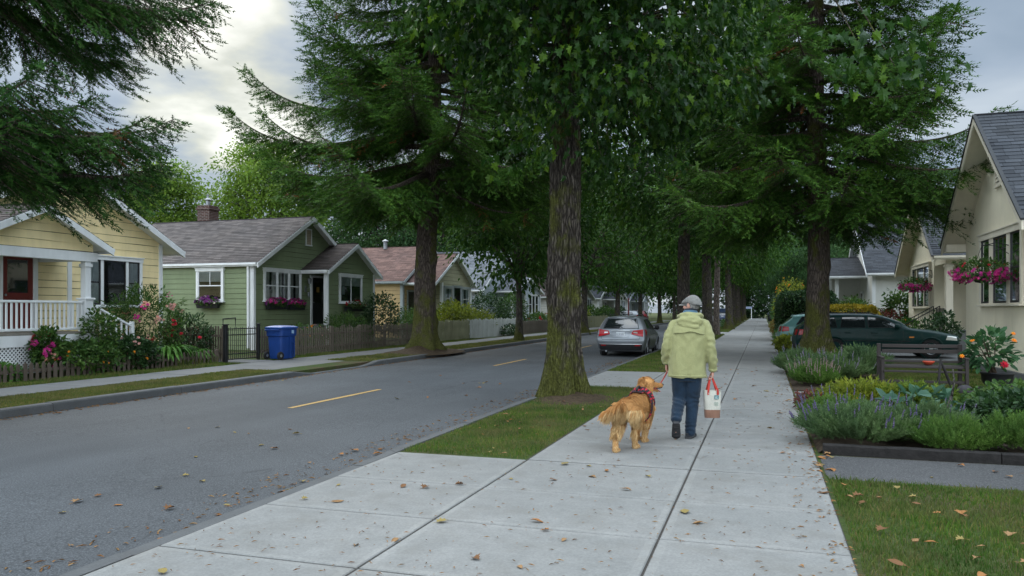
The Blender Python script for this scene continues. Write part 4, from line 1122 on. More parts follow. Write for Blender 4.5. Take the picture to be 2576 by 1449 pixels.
def trunk_mesh(mb, base, h, r0, r1, seed, flare=1.6, n=28, lean=(0, 0), lobes=5, rough=0.05, step=0.18, wob=0.03, knots=0, furrow=0.0):
    rnd = random.Random(seed); rows = []
    zs_ = [-0.12, -0.02]; z = 0.06
    while z < h: zs_.append(z); z += step*(0.6 if z < 1.2 else 1.0)
    zs_.append(h); ph = [rnd.uniform(0, 6.28) for _ in range(4)]
    kn = [(rnd.uniform(0.6, min(h, 6)), rnd.uniform(0, 6.28), rnd.uniform(0.05, 0.13)) for _ in range(knots)]
    for z in zs_:
        q = max(0, z)/h; r = r0+(r1-r0)*q
        fl = (flare-1)*math.exp(-max(0, z)/0.38) if z >= 0 else flare-1
        cx = base[0]+lean[0]*q+wob*math.sin(z*0.9+ph[0]); cy = base[1]+lean[1]*q+wob*math.sin(z*0.7+ph[1])
        row = []
        for k in range(n):
            a = 2*math.pi*k/n
            lob = 1+0.10*math.exp(-max(z, 0)/0.7)*math.cos(lobes*a+ph[2])+0.03*math.cos(3*a+ph[3]+z*0.5)
            nz = mnoise.noise(Vector((math.cos(a)*2.2, math.sin(a)*2.2, z*1.1+seed*7)))*rough*1.6 + mnoise.noise(Vector((math.cos(a)*7, math.sin(a)*7, z*2.2+seed*3)))*rough
            bump = sum(b*math.exp(-((z-kz)/0.16)**2-(math.sin((a-ka)/2)/0.22)**2) for kz, ka, b in kn)
            if furrow: nz += furrow*(abs(mnoise.noise(Vector((math.cos(a)*9, math.sin(a)*9, z*0.9+seed))))*2-0.6)+furrow*0.6*(abs(mnoise.noise(Vector((math.cos(a)*19, math.sin(a)*19, z*2.6+seed))))*2-0.6)
            rr = r*(lob+nz)*(1+fl*(1+0.35*math.cos(lobes*a+ph[2]))) + bump*r*2.2
            row.append((cx+rr*math.cos(a), cy+rr*math.sin(a), base[2]+z))
        rows.append(row)
    mb.grid(np.array(rows), closed=True)
    mb.poly(rows[-1])

def bez(p0, p1, p2, p3, n):
    t = np.linspace(0, 1, n)[:, None]
    return (1-t)**3*p0+3*(1-t)**2*t*p1+3*(1-t)*t*t*p2+t**3*p3

def conifer(root, base, H, r0, cb, R, seed, nl=90, sl=0.30, pairs=4, dens=1.0, m_bark=None, m_leaf=None, lean=(0, 0), flare=1.6, power=0.75,
            droop=0.18, up=0.16, zdet=None, keep=None, spread=1.0, limbs=None, side=0.52, hang=0.5, knots=0, trunk_n=28, topgap=1.0):
    """limbs in whorls up the trunk, side shoots hung with needle sprigs"""
    rg = np.random.default_rng(seed); rnd = random.Random(seed)
    tb = MB(); trunk_mesh(tb, base, H, r0, 0.04, seed, flare, n=trunk_n, lean=lean, knots=knots)
    tb.build('trunk', m_bark, root, smooth=True)
    lb, P, D, SC = MB(), [], [], []
    base = np.array(base, float); ga = 0.0
    L = []
    if limbs is None:
        for i in range(nl):
            t = (i+0.5)/nl; z = cb+(H-cb)*t**1.12
            ga += 2.399+rnd.uniform(-0.5, 0.5)
            q = (z-cb)/(H-cb)
            l = R*(1-q)**power*rnd.uniform(0.78, 1.12)*(0.72 if q < 0.03 else 1)
            L.append((z, ga, max(0.35, l), -0.12+0.55*q+rnd.uniform(-0.22, 0.2)))
    else: L = limbs
    for (z, a, l, el) in L:
        q = z/H
        o = base+np.array([lean[0]*q, lean[1]*q, z]); h = np.array([math.cos(a), math.sin(a), 0.0])
        if keep is not None and not keep(o+h*l*0.7): continue
        zz = np.array([0, 0, 1.0]); sd = np.array([-h[1], h[0], 0])
        bend = rnd.uniform(-0.15, 0.15)*l
        p1 = o+h*l*0.35+zz*(l*math.tan(el)*0.38); p2 = o+h*l*0.72+zz*(l*math.tan(el)*0.6-droop*l)+sd*bend*0.6; p3 = o+h*l+zz*(l*math.tan(el)*0.8-droop*l*0.7+up*l)+sd*bend
        n = max(6, int(l/0.28)); C = bez(o, p1, p2, p3, n)
        rr = np.linspace(max(0.02, 0.019*l), 0.006, n); lb.tube(C, rr, 6, caps=False)
        T = unit(np.gradient(C, axis=0))
        ns = max(5, int(l/0.105*dens)); ts = np.linspace(0.14 if l > 1 else 0.05, 0.99, ns)
        for j, tt in enumerate(ts):
            f = tt*(n-1); i0 = min(int(f), n-2); pt = C[i0]+(C[i0+1]-C[i0])*(f-i0); td = T[i0]
            s = unit(np.cross(td, zz))*(1 if j % 2 else -1)
            sh = side*l**0.55*(1.22-0.68*tt)*rnd.uniform(0.55, 1.2)*spread
            if tt > 0.86: sh *= 0.6
            dirn = unit(td*rnd.uniform(0.55, 0.95)+s*rnd.uniform(0.6, 1.0)+zz*rnd.uniform(-0.25, 0.12))
            m = max(2, int(sh/(sl*0.30)))
            u = np.linspace(0.12, 1, m)
            pts = pt+dirn*sh*u[:, None]-zz*(hang*sh*u[:, None]**2)
            if sh > 0.25: lb.tube(np.vstack([pt, pts[-1:]*0.5+pt*0.5-zz*hang*sh*-0.0, pts[-1:]]), [0.008, 0.005, 0.003], 4, caps=False)
            sdn = unit(np.cross(dirn, zz))
            alt = np.where(np.arange(m) % 2 == 0, 1.0, -1.0)[:, None]
            dd = dirn*0.8+sdn*alt*rg.uniform(0.3, 0.9, (m, 1))+zz*rg.normal(-0.34*hang/0.35, 0.28, (m, 1))
            dd[-1] = dirn+zz*(-0.2)
            P.append(pts); D.append(dd); SC.append(np.full(m, sl)*rg.uniform(0.75, 1.25, m))
        # tip sprays
        m = 4; P.append(np.repeat(C[-2:-1], m, 0)); D.append(T[-1]+rg.normal(0, 0.3, (m, 3))); SC.append(np.full(m, sl*1.1))
    lb.build('limbs', m_bark, root)
    dead = np.concatenate([np.full(len(p), rnd.random() < 0.008) for p in P])
    P = np.vstack(P); D = np.vstack(D); SC = np.concatenate(SC)
    cb_ = MB()
    nt = 3; sel = rg.integers(0, nt, len(P))
    V, F = sprig_template(pairs, seed=9); db = MB(); scatter(db, V, F, P[dead], frames(D[dead], rg, upbias=0.55), SC[dead])
    if dead.any(): db.build('dead_sprays', DEADLEAF, root)
    for k in range(nt):
        V, F = sprig_template(pairs, seed=k); m = (sel == k) & ~dead
        scatter(cb_, V, F, P[m], frames(D[m], rg, upbias=0.55), SC[m])
    cb_.build('crown', m_leaf, root)
    print('SPRIGS', len(P))
    return len(P)

def broadleaf(root, base, th, r0, centre, rad, seed, nclu=160, lpc=70, ls=0.2, m_bark=None, m_leaf=None, tmpl=None, nlimb=7, flare=1.5, csz=0.55, hollow=0.5,
              extra=(), cut=None, trunk_top=None, lean=(0, 0), knots=0, wob=0.03, droopz=0.5, limbs_r=0.10, trunk_n=28, rtop=None, furrow=0.0, step=0.18):
    """tapered trunk, main limbs into the crown, twigs to leaf clumps spread through its volume"""
    rg = np.random.default_rng(seed); rnd = random.Random(seed)
    base = np.array(base, float); centre = np.array(centre, float); rad = np.array(rad, float)
    tb = MB(); trunk_mesh(tb, base, th, r0, rtop or r0*0.72, seed, flare, n=trunk_n, lean=lean, knots=knots, wob=wob, furrow=furrow, step=step)
    tb.build('trunk', m_bark, root, smooth=True)
    fork = base+np.array([lean[0], lean[1], th-0.15])
    # clump centres
    d = unit(rg.normal(0, 1, (nclu*3, 3))); rr = (hollow**3+(1-hollow**3)*rg.random(nclu*3))**(1/3)
    lump = 1+0.22*np.array([mnoise.noise(Vector(tuple(v*1.9))+Vector((seed, 0, 0))) for v in d])
    cen = centre+d*rr[:, None]*lump[:, None]*rad
    cen = cen[cen[:, 2] > base[2]+th*0.62]
    if cut is not None: cen = cen[cut(cen)]
    cen = cen[:nclu]
    if len(extra): cen = np.vstack([cen, np.array(extra, float)])
    lb = MB(); limbs = []
    top = centre+np.array([0, 0, rad[2]*0.55])
    targets = [top]+[centre+np.array([math.cos(a)*rad[0]*0.62, math.sin(a)*rad[1]*0.62, rad[2]*rnd.uniform(-0.35, 0.4)]) for a in (np.arange(nlimb)*2*np.pi/nlimb+rnd.uniform(0, 6))]
    for t in targets:
        v = t-fork
        p1 = fork+np.array([v[0]*0.15, v[1]*0.15, abs(v[2])*0.35+0.5]); p2 = fork+v*0.65+np.array([0, 0, 0.15*np.linalg.norm(v)])
        C = bez(fork, p1, p2, t, 12); r = np.linspace(r0*rnd.uniform(0.32, 0.5), 0.025, 12); lb.tube(C, r, 8, caps=False); limbs.append(C)
    A = np.vstack(limbs)
    for c in cen:
        dist = np.linalg.norm(A-c, axis=1)+0.6*np.maximum(0, A[:, 2]-c[2]); k = int(dist.argmin()); s = A[k]; v = c-s
        mid = s+v*0.5+np.array([0, 0, 0.18*np.linalg.norm(v)])
        n = 6; C = bez(s, s+(mid-s)*0.6, mid, c, n); L = np.linalg.norm(v)
        lb.tube(C, np.linspace(min(0.05, 0.012+0.012*L), 0.005, n), 5, caps=False)
    lb.build('limbs', m_bark, root)
    nC = len(cen); n = nC*lpc
    off = np.clip(rg.normal(0, 1, (n, 3)), -1.9, 1.9)*np.array([csz, csz, csz*0.62])
    ci = np.repeat(np.arange(nC), lpc); pos = cen[ci]+off
    out = unit(off+0.4*(cen[ci]-centre)/rad.max())
    D = out*0.8+rg.normal(0, 0.45, (n, 3)); D[:, 2] -= droopz
    V, F = tmpl or leaf_template()
    mb = MB(); scatter(mb, V, F, pos, frames(D, rg, upbias=0.3), ls*rg.uniform(0.55, 1.25, n))
    mb.build('crown', m_leaf, root)
    return root

DEADLEAF = leafmat("dead_needles", [(0.20, 0.075, 0.03), (0.14, 0.06, 0.028), (0.10, 0.06, 0.03)], 0.1, 0.7, 0.1, 1)
FIRLEAF = leafmat("fir_needles", [(0.026, 0.074, 0.013), (0.048, 0.114, 0.018), (0.082, 0.160, 0.025), (0.032, 0.090, 0.021)], 0.28, 0.55, 0.3, 0.7)
FIRLEAF_NEAR = leafmat("spruce_needles", [(0.018, 0.060, 0.014), (0.030, 0.086, 0.017), (0.052, 0.115, 0.022), (0.022, 0.072, 0.022)], 0.25, 0.55, 0.3, 0.9)
MAPLELEAF = leafmat("maple_leaves", [(0.010, 0.038, 0.006), (0.018, 0.056, 0.008), (0.030, 0.078, 0.010), (0.014, 0.046, 0.009), (0.10, 0.19, 0.016)], 0.36, 0.38, 0.5, 0.8)
STREETLEAF = leafmat("street_tree_leaves", [(0.018, 0.058, 0.009), (0.032, 0.084, 0.012), (0.060, 0.124, 0.016), (0.021, 0.066, 0.013)], 0.32, 0.5, 0.35, 0.5)
PALELEAF = leafmat("pale_tree_leaves", [(0.09, 0.17, 0.025), (0.13, 0.22, 0.032), (0.17, 0.25, 0.04), (0.10, 0.185, 0.032)], 0.5, 0.5, 0.3, 0.4)
DARKLEAF = leafmat("background_leaves", [(0.024, 0.062, 0.022), (0.036, 0.085, 0.028), (0.05, 0.10, 0.03)], 0.3, 0.55, 0.3, 0.3)
BARK_MAPLE = bark("mossy_maple_bark", (0.050, 0.040, 0.032), (0.135, 0.115, 0.097), 1.15, moss=1.15, basemoss=1.3)
BARK_FIR = bark("fir_bark", (0.085, 0.065, 0.052), (0.16, 0.13, 0.11), 1.0, moss=0.75, basemoss=2.0)
BARK_GREY = bark("grey_street_bark", (0.075, 0.062, 0.052), (0.14, 0.12, 0.10), 1.0, moss=0.5, basemoss=1.0)

ST = "trees standing along the street verges"
# mossy maple on the near verge
r = empty('maple_tree', (-3.42, 13.72, 0.02), "big maple with mossy furrowed trunk on the verge beside the man and dog", "tree", ST)
rgx = np.random.default_rng(5)
ex = [(1.62, 11.1, 4.72), (1.25, 11.3, 5.0)] 
broadleaf(r, (-3.42, 13.72, 0.02), 6.2, 0.31, (-2.35, 13.3, 8.1), (3.5, 4.0, 3.8), 101, nclu=340, lpc=66, ls=0.175, m_bark=BARK_MAPLE, m_leaf=MAPLELEAF, tmpl=maple_template(),
          cut=lambda c: c[:, 0] < -0.35+0.03*(c[:, 1]-9.0), nlimb=7, flare=1.5, csz=0.38, hollow=0.55, knots=9, extra=ex, trunk_n=150, furrow=0.10, step=0.07, rtop=0.25, droopz=1.2)

# big fir across the road
r = empty('fir_tree', (-12.15, 26.8, 0.2), "tall fir with mossy leaning trunk on the far verge before the green house", "tree", ST)
conifer(r, (-12.15, 26.8, 0.15), 24.0, 0.44, 5.9, 7.2, 7, nl=150, sl=0.35, pairs=4, dens=1.75, m_bark=BARK_FIR, m_leaf=FIRLEAF, lean=(0.9, 0.5), flare=1.6, droop=0.20, up=0.26, knots=6, trunk_n=36)

# fir on the right by the driveway
r = empty('fir_tree', (1.65, 26.0, 0.25), "tall fir standing in the lavender bed in front of the dark green car", "tree", ST)
conifer(r, (1.65, 26.0, 0.22), 23.0, 0.36, 4.6, 5.7, 19, nl=150, sl=0.35, pairs=4, dens=1.65, m_bark=BARK_FIR, m_leaf=FIRLEAF, lean=(-0.2, 0.3), flare=1.7, droop=0.22, up=0.2, knots=4, trunk_n=32)

# spruce whose boughs hang in at the top left
r = empty('spruce_tree', (-12.4, 8.6, 0), "dark spruce with drooping boughs hanging before the yellow house", "tree", ST)
LM = []
rnd = random.Random(77)
for (z, a, l, el) in ((3.95, 0.28, 4.3, 0.05), (4.05, -0.25, 3.9, 0.07), (4.15, 0.75, 4.1, 0.04), (4.35, 0.05, 4.5, 0.10), (4.5, -0.6, 3.4, 0.04), (4.6, 0.5, 4.4, 0.10), (4.75, 1.1, 4.2, 0.02), (4.9, -0.15, 4.2, 0.06), (4.85, 0.3, 3.6, 0.03), (4.3, 1.6, 3.6, 0.0)): LM.append((z, a, l*0.84, el))
for i in range(64):
    z = 6.75+10.5*(i/64)**1.1; a = rnd.uniform(-1.5, 2.2); LM.append((z, a, (4.75-0.26*(z-6))*rnd.uniform(0.8, 1.05), rnd.uniform(0.0, 0.16)))
for i in range(10): LM.append((4.2+0.9*i, rnd.uniform(2.4, 4.6), 3.6-0.2*i, 0.0))
conifer(r, (-12.4, 8.6, 0.0), 19.0, 0.42, 3.0, 4.8, 23, sl=0.19, pairs=5, dens=1.95, m_bark=BARK_FIR, m_leaf=FIRLEAF_NEAR, limbs=LM, droop=0.22, up=0.10, side=0.52, hang=0.55, flare=1.7)

# street trees, built once per kind and copied
TREES_L = [(-11.9, 38.0, 0.19, "slender forked street tree before the white picket fence"), (-11.6, 52.0, 0.26, "street tree beyond the white picket fence on the far verge"),
           (-11.8, 66, 0.26, "street tree on the far verge by the cream bungalow"), (-11.8, 79, 0.3, "street tree on the far verge past the cream bungalow"), (-11.8, 94, 0.3, "street tree on the far verge by the small white bungalow"),
           (-11.8, 110, 0.3, "street tree on the far verge by the grey bungalow"), (-11.8, 128, 0.3, "last street tree on the far verge")]
def street_tree(x, y, tr, label, seed, th=3.4, cr=(4.8, 4.8, 4.4), cz=7.6, m=None, lpc=64, ncl=210, ls=0.26):
    r = empty('street_tree', (x, y, 0), label, "tree", ST)
    broadleaf(r, (x, y, 0), th, tr, (x, y, cz), cr, seed, nclu=ncl, lpc=lpc, ls=ls, m_bark=BARK_GREY, m_leaf=m or STREETLEAF, nlimb=6, csz=0.62, hollow=0.45, trunk_n=20)
    return r
protoA = street_tree(*TREES_L[0][:3], TREES_L[0][3], 31, th=2.9, cr=(4.3, 4.3, 3.8), cz=6.7)
protoB = street_tree(*TREES_L[1][:3], TREES_L[1][3], 37, th=3.2, cr=(5.0, 5.2, 4.6), cz=7.6)
def recopy(proto, x, y, label, rz, s):
    c = copy_tree(proto); c.location = (x, y, 0); c.rotation_euler = (0, 0, rz); c.scale = (s, s, s*random.Random(int(y)).uniform(0.95, 1.1)); c['label'] = label
    return c
for k, (x, y, tr, lb_) in enumerate(TREES_L[2:]): recopy((protoB, protoA)[k % 2], x, y, lb_, 1.3*k+0.7, (1.0, 1.25)[k % 2])
protoC = street_tree(-3.05, 32.2, 0.29, "street tree with mossy knotted trunk behind the man's cap", 41, th=6.0, cr=(5.0, 5.0, 4.6), cz=8.6)
protoD = street_tree(-3.0, 44.8, 0.31, "straight trunked street tree beyond the first on the near verge", 43, th=5.6, cr=(5.2, 5.2, 5.0), cz=8.8)
for k, (x, y, lb_) in enumerate([(-2.7, 66, "stout street tree beside the white sign post"), (-2.9, 80, "street tree behind the white sign post"), (-2.9, 95, "street tree on the near verge far down the pavement"), (-2.9, 112, "street tree on the near verge near the street's end"), (-2.9, 131, "last street tree on the near verge")]):
    recopy((protoD, protoC)[k % 2], x, y, lb_, 2.1*k+1.0, 1.0)
# weathered bare trunk standing like a pole
mb = MB(); trunk_mesh(mb, (-2.77, 50.4, 0), 9.0, 0.19, 0.15, 5, 1.25, n=18, knots=3)
single('utility_pole', mb, bark("weathered_pole_wood", (0.15, 0.12, 0.10), (0.26, 0.21, 0.18), 1.0), "pale weathered wooden pole between the street trees on the near verge", "pole", smooth=True)

# trees behind the far houses
BT = "trees behind the houses"
def back_tree(x, y, th, c, rad, seed, label, m, ls=0.25, ncl=240, lpc=130, name='garden_tree'):
    r = empty(name, (x, y, 0), label, "tree", BT)
    broadleaf(r, (x, y, 0), th, 0.35, c, rad, seed, nclu=ncl, lpc=lpc, ls=ls, m_bark=BARK_GREY, m_leaf=m, nlimb=6, csz=0.6, hollow=0.4, trunk_n=14)
    return r
b1 = back_tree(-46.2, 51, 4.0, (-46.2, 51, 8.0), (3.7, 3.7, 5.2), 201, "loose pale green tree rising behind the yellow house", PALELEAF)
b2 = back_tree(-37.5, 51.5, 4.0, (-36.6, 51.5, 9.0), (3.7, 3.7, 5.8), 203, "rounded pale green tree just past the chimney", PALELEAF)
b3 = back_tree(-30, 62, 4.0, (-30, 62, 8.6), (6.5, 6, 5.5), 207, "dark green tree behind the green house's gable", DARKLEAF)
b4 = back_tree(-26, 78, 4.0, (-26, 78, 9.0), (7, 7, 6.0), 209, "dark green tree behind the tan house", DARKLEAF)
def bcopy(p, x, y, rz, s, label):
    c = copy_tree(p); c.location = (x, y, 0); c.rotation_euler = (0, 0, rz); c.scale = (s, s, s); c['label'] = label
bcopy(b4, -36, 70, 3.0, 1.1, "tree deep behind the brick chimney")
for k, (x, y, s, lb_) in enumerate([(-28, 98, 1.25, "big dark tree behind the cream bungalow"), (-27, 122, 1.3, "big dark tree behind the grey bungalow"), (-12, 152, 1.3, "tree closing the far end of the road"), (-3, 162, 1.4, "tree at the end of the street above the road"),
                                  (7, 160, 1.3, "tree at the end of the street above the pavement"), (-22, 150, 1.4, "tree left of the street's end"), (16, 150, 1.3, "tree right of the street's end"), (11, 118, 1.15, "tree behind the red brick bungalow"), (3.5, 108, 0.62, "low tree over the far pavement"), (4.2, 76, 0.55, "small tree over the pavement beyond the hedge"), (12.5, 82, 1.0, "tree behind the pale stucco cottage")]):
    bcopy((b4, b3)[k % 2], x, y, k*1.7, s, lb_)
# ---------------------------------------------------------------- cars
def carpaint(name, c, metal=0.0, rough=0.25):
    t = NT(name)
    n = t.noise(2.0, 4); d = t.noise(5, 6, 0.7)
    col = t.mix(t.ramp(d, [(0.5, 0.0), (0.8, 0.18)]), t.ramp(n, [(0.3, sc(c, 0.94)), (0.7, sc(c, 1.06))]), (0.16, 0.145, 0.12))
    t.color(col); t.set(t.ramp(d, [(0.4, rough), (0.8, rough+0.2)]), 0.35 if metal else 0.14, metal, 0.25 if metal else 0.06); return t.m
CARGLASS = NT("tinted_car_glass"); CARGLASS.color((0.012, 0.016, 0.017)); CARGLASS.set(0.04, 0.9, 0.0, 0.3); CARGLASS = CARGLASS.m
TRIMBLACK = plain("black_plastic_trim", (0.015, 0.015, 0.016), 0.6, 0.4)
TYRE = plain("tyre_rubber", (0.022, 0.021, 0.021), 0.85, 0.25, var=0.3, nscale=12)
ALLOY = plain("alloy_wheel", (0.42, 0.43, 0.44), 0.35, 0.5, 0.7, var=0.15)
TAILRED = NT("red_lamp_lens"); TAILRED.color((0.36, 0.008, 0.012)); TAILRED.set(0.25, 0.4, 0.0, 0.15); TAILRED = TAILRED.m
LENS = NT("clear_lamp_lens"); LENS.color((0.55, 0.55, 0.52)); LENS.set(0.1, 0.6, 0.3, 0.8); LENS = LENS.m
AMBER = NT("amber_lens"); AMBER.color((0.6, 0.2, 0.03)); AMBER.set(0.2, 0.5); AMBER = AMBER.m
PLATEW = plain("plate_white", (0.62, 0.64, 0.66), 0.4, 0.4, var=0.06)
PLATEINK = plain("plate_ink", (0.03, 0.04, 0.09), 0.6)

def crom(P, n):
    """Catmull-Rom through rows of P, n samples per span"""
    P = np.asarray(P, float); m = len(P)
    E = np.concatenate([[2*P[0]-P[1]], P, [2*P[-1]-P[-2]]]); out = []
    for i in range(m-1):
        p0, p1, p2, p3 = E[i], E[i+1], E[i+2], E[i+3]
        for t in np.linspace(0, 1, n, endpoint=False):
            out.append(0.5*((2*p1)+(p2-p0)*t+(2*p0-5*p1+4*p2-p3)*t*t+(3*p1-p0-3*p2+p3)*t**3))
    out.append(P[-1]); return np.array(out)

class Car:
    def __init__(s, stations, wheels, wr, sub=8, subk=5, ws=None):
        """stations: list of (10,3) half sections, sill to roof centre; y runs rear to front"""
        A = np.array(stations, float)              # (S,10,3)
        A = crom(A, sub); A = np.swapaxes(crom(np.swapaxes(A, 0, 1), subk), 0, 1)
        A[:, :, 0] = np.maximum(A[:, :, 0], 0); A[:, -1, 0] = 0
        s.A = A; s.wheels = wheels; s.wr = wr; s.R = wr*1.13; s.ws = ws; s.sub = sub; s.subk = subk
    def side(s, y, z, off=0.006):
        A = s.A; k1 = int(7.6*s.subk)
        xs = []
        best = None
        for i in range(len(A)-1):
            row0, row1 = A[i, :k1], A[i+1, :k1]
            def at(row):
                zz = row[:, 2]; j = int(np.argmax(zz > z)) or k1-1
                a = (z-zz[j-1])/max(1e-6, zz[j]-zz[j-1]); return row[j-1]+(row[j]-row[j-1])*np.clip(a, 0, 1)
            p0, p1 = at(row0), at(row1)
            if p0[1] <= y <= p1[1] or i == len(A)-2:
                a = (y-p0[1])/max(1e-6, p1[1]-p0[1]); p = p0+(p1-p0)*np.clip(a, 0, 1); return np.array([p[0]+off, y, z])
    def rear(s, x, z, off=0.006, bulge=0.10):
        c = s.A[0][:int(7*s.subk)+1]; zz = c[:, 2]
        xc = np.interp(z, zz, c[:, 0]); yc = np.interp(z, zz, c[:, 1]); q = min(1, abs(x)/max(0.01, xc))
        return np.array([x, yc-bulge*(1-q*q)-off, z])
    def body(s, paint, root, bulge=0.10):
        A = s.A; ns, nk = A.shape[:2]; mb = MB()
        for sg in (1, -1):
            V = A.copy(); V[:, :, 0] *= sg
            keep = []; inner = np.zeros((ns, nk), bool)
            for wy in s.wheels:
                inner |= (np.hypot(A[:, :, 1]-wy, A[:, :, 2]-s.wr) < s.R) & (A[:, :, 0] > 0.5)
            V2 = V.copy(); F = []; mi = []
            for i in range(ns-1):
                for k in range(nk-1):
                    c = inner[i, k]+inner[i+1, k]+inner[i, k+1]+inner[i+1, k+1]
                    if c == 4: continue
                    f = [i*nk+k, (i+1)*nk+k, (i+1)*nk+k+1, i*nk+k+1]
                    g = s.ws and s.ws[0] <= i/s.sub < s.ws[1] and k/s.subk >= 7.0
                    F.append(f if sg > 0 else f[::-1]); mi.append(1 if g else 0)
                    if c:
                        for (a, b) in ((i, k), (i+1, k), (i, k+1), (i+1, k+1)):
                            if inner[a, b]:
                                wy = min(s.wheels, key=lambda w: abs(w-A[a, b, 1])); dy, dz = A[a, b, 1]-wy, A[a, b, 2]-s.wr; d = math.hypot(dy, dz)+1e-6
                                V2[a, b, 1] = wy+dy/d*s.R; V2[a, b, 2] = s.wr+dz/d*s.R
            F = np.array(F); mi = np.array(mi); n0 = mb.n
            mb.add(V2.reshape(-1, 3), F[mi == 0], 0)
            if (mi == 1).any(): mb.f.append((F[mi == 1]+n0, 1, None))
        # rear and front faces across the car
        kk = int(7*s.subk)+1
        for row, sgn in ((A[0], -1), (A[-1], 1)):
            c = row[:kk]; cols = []
            for q in np.linspace(-1, 1, 25):
                P = c.copy(); P[:, 0] = c[:, 0]*q; P[:, 1] = c[:, 1]+sgn*bulge*(1-q*q); cols.append(P)
            G = np.array(cols); mb.grid(G if sgn < 0 else G[::-1])
        # fill between the top of the rear face and the roof
        top = A[0][kk-1:][::-1]; xt = np.concatenate([-top[::-1][:-1, 0], top[:, 0]]) if False else None
        e = A[0][kk-1]; rx = top[:, 0]; strip = []
        for q in np.linspace(-1, 1, 25):
            x = e[0]*q; lo = np.array([x, e[1]-bulge*(1-q*q), e[2]])
            hi = np.array([x, np.interp(abs(x), rx, top[:, 1]), np.interp(abs(x), rx, top[:, 2])])
            strip.append([lo, (lo+hi)/2+np.array([0, 0, 0.006]), hi])
        mb.grid(np.array(strip))
        o = mb.build('body', [paint, CARGLASS], root); autosmooth(o, 40)
        um = MB(); y0, y1 = A[0, 0, 1]+0.02, A[-1, 0, 1]-0.02; x = A[ns//2, 0, 0]-0.03; um.box2((-x, y0, 0.20), (x, y1, 0.34))
        for wy in s.wheels: um.box2((-x+0.02, wy-s.R*0.98, 0.341), (x-0.02, wy+s.R*0.98, s.wr+s.R*0.95))
        um.build('underbody', TRIMBLACK, root)
        for wy in s.wheels:
            for sg in (1, -1):
                pts = []
                for a in np.linspace(-0.25, math.pi+0.25, 26):
                    y, z = wy+s.R*math.cos(a), s.wr+s.R*math.sin(a)
                    if z < 0.2: continue
                    p = s.side(y, z, 0.004); pts.append((sg*p[0], p[1], p[2]))
                am = MB(); am.tube(pts, 0.022, 6, caps=True); am.build('wheel_arch', paint, root, smooth=True)
        return o
    def patch(s, mb, poly, surf='side', sg=1, off=0.006, n=10, mi=0, bulge=0.10):
        """fills a four-cornered outline given in (y,z) or (x,z) with a sheet lying on the body surface"""
        (a, b, c, d) = [np.array(p, float) for p in poly]; rows = []
        for i in range(n+1):
            r = []
            for j in range(n+1):
                u, v = i/n, j/n
                q = (1-u)*(1-v)*a+u*(1-v)*b+u*v*c+(1-u)*v*d
                p = s.side(q[0], q[1], off) if surf == 'side' else s.rear(q[0], q[1], off, bulge)
                if surf == 'side': p[0] *= sg
                r.append(p)
            rows.append(r)
        mb.grid(np.array(rows), mi)
    def line(s, mb, pts, sg=1, r=0.006, off=0.001, n=10, surf='side'):
        P = []
        for (a, b) in zip(pts[:-1], pts[1:]):
            for t in np.linspace(0, 1, n): P.append((a[0]+(b[0]-a[0])*t, a[1]+(b[1]-a[1])*t))
        Q = []
        for y, z in P:
            p = s.side(y, z, off) if surf == 'side' else s.rear(y, z, off)
            if surf == 'side': p[0] *= sg
            Q.append(p)
        mb.tube(np.array(Q), r, 5)
    def wheelset(s, root, xw, spokes=10, tw=0.2):
        proto = None
        for wy in s.wheels:
            for sg in (1, -1):
                R = s.wr
                w = MB(); prof = [(R*0.62, -tw/2), (R*0.9, -tw/2), (R*0.98, -tw/2+0.025), (R, -tw/4), (R, tw/4), (R*0.98, tw/2-0.025), (R*0.9, tw/2), (R*0.62, tw/2)]
                w.lathe(prof, (sg*(xw-tw/2), wy, R), 28, axis='x'); t = w.build('wheel', TYRE, root); autosmooth(t, 50)
                rm = MB(); xo = sg*(xw-0.035)
                pr = [(R*0.63, 0.0), (R*0.60, 0.012), (R*0.56, 0.0), (R*0.54, -0.06), (R*0.54, -0.10)]
                rm.lathe([(a, sg*b) for a, b in pr], (xo, wy, R), 28, axis='x')
                rm.lathe([(0, sg*0.01), (0.05, sg*0.008), (0.065, sg*-0.01)], (xo, wy, R), 14, axis='x')
                for k in range(spokes):
                    a = 2*math.pi*k/spokes; ca, sa = math.cos(a), math.sin(a)
                    rm.tube([(xo-sg*0.012, wy+0.05*ca, R+0.05*sa), (xo-sg*0.004, wy+R*0.58*ca, R+R*0.58*sa)], [0.017, 0.013], 6)
                ro = rm.build('rim', ALLOY, t)
                db = MB(); db.lathe([(0, 0), (R*0.56, 0)], (xo-sg*0.09, wy, R), 20, axis='x'); db.build('brake_disc', TRIMBLACK, t)

def mk_section(y, W, zs_, prof, dy=None, xf=1.0):
    return [(W*p*xf, y+(dy[i] if dy is not None else 0.0), z) for i, (p, z) in enumerate(zip(prof, zs_))]

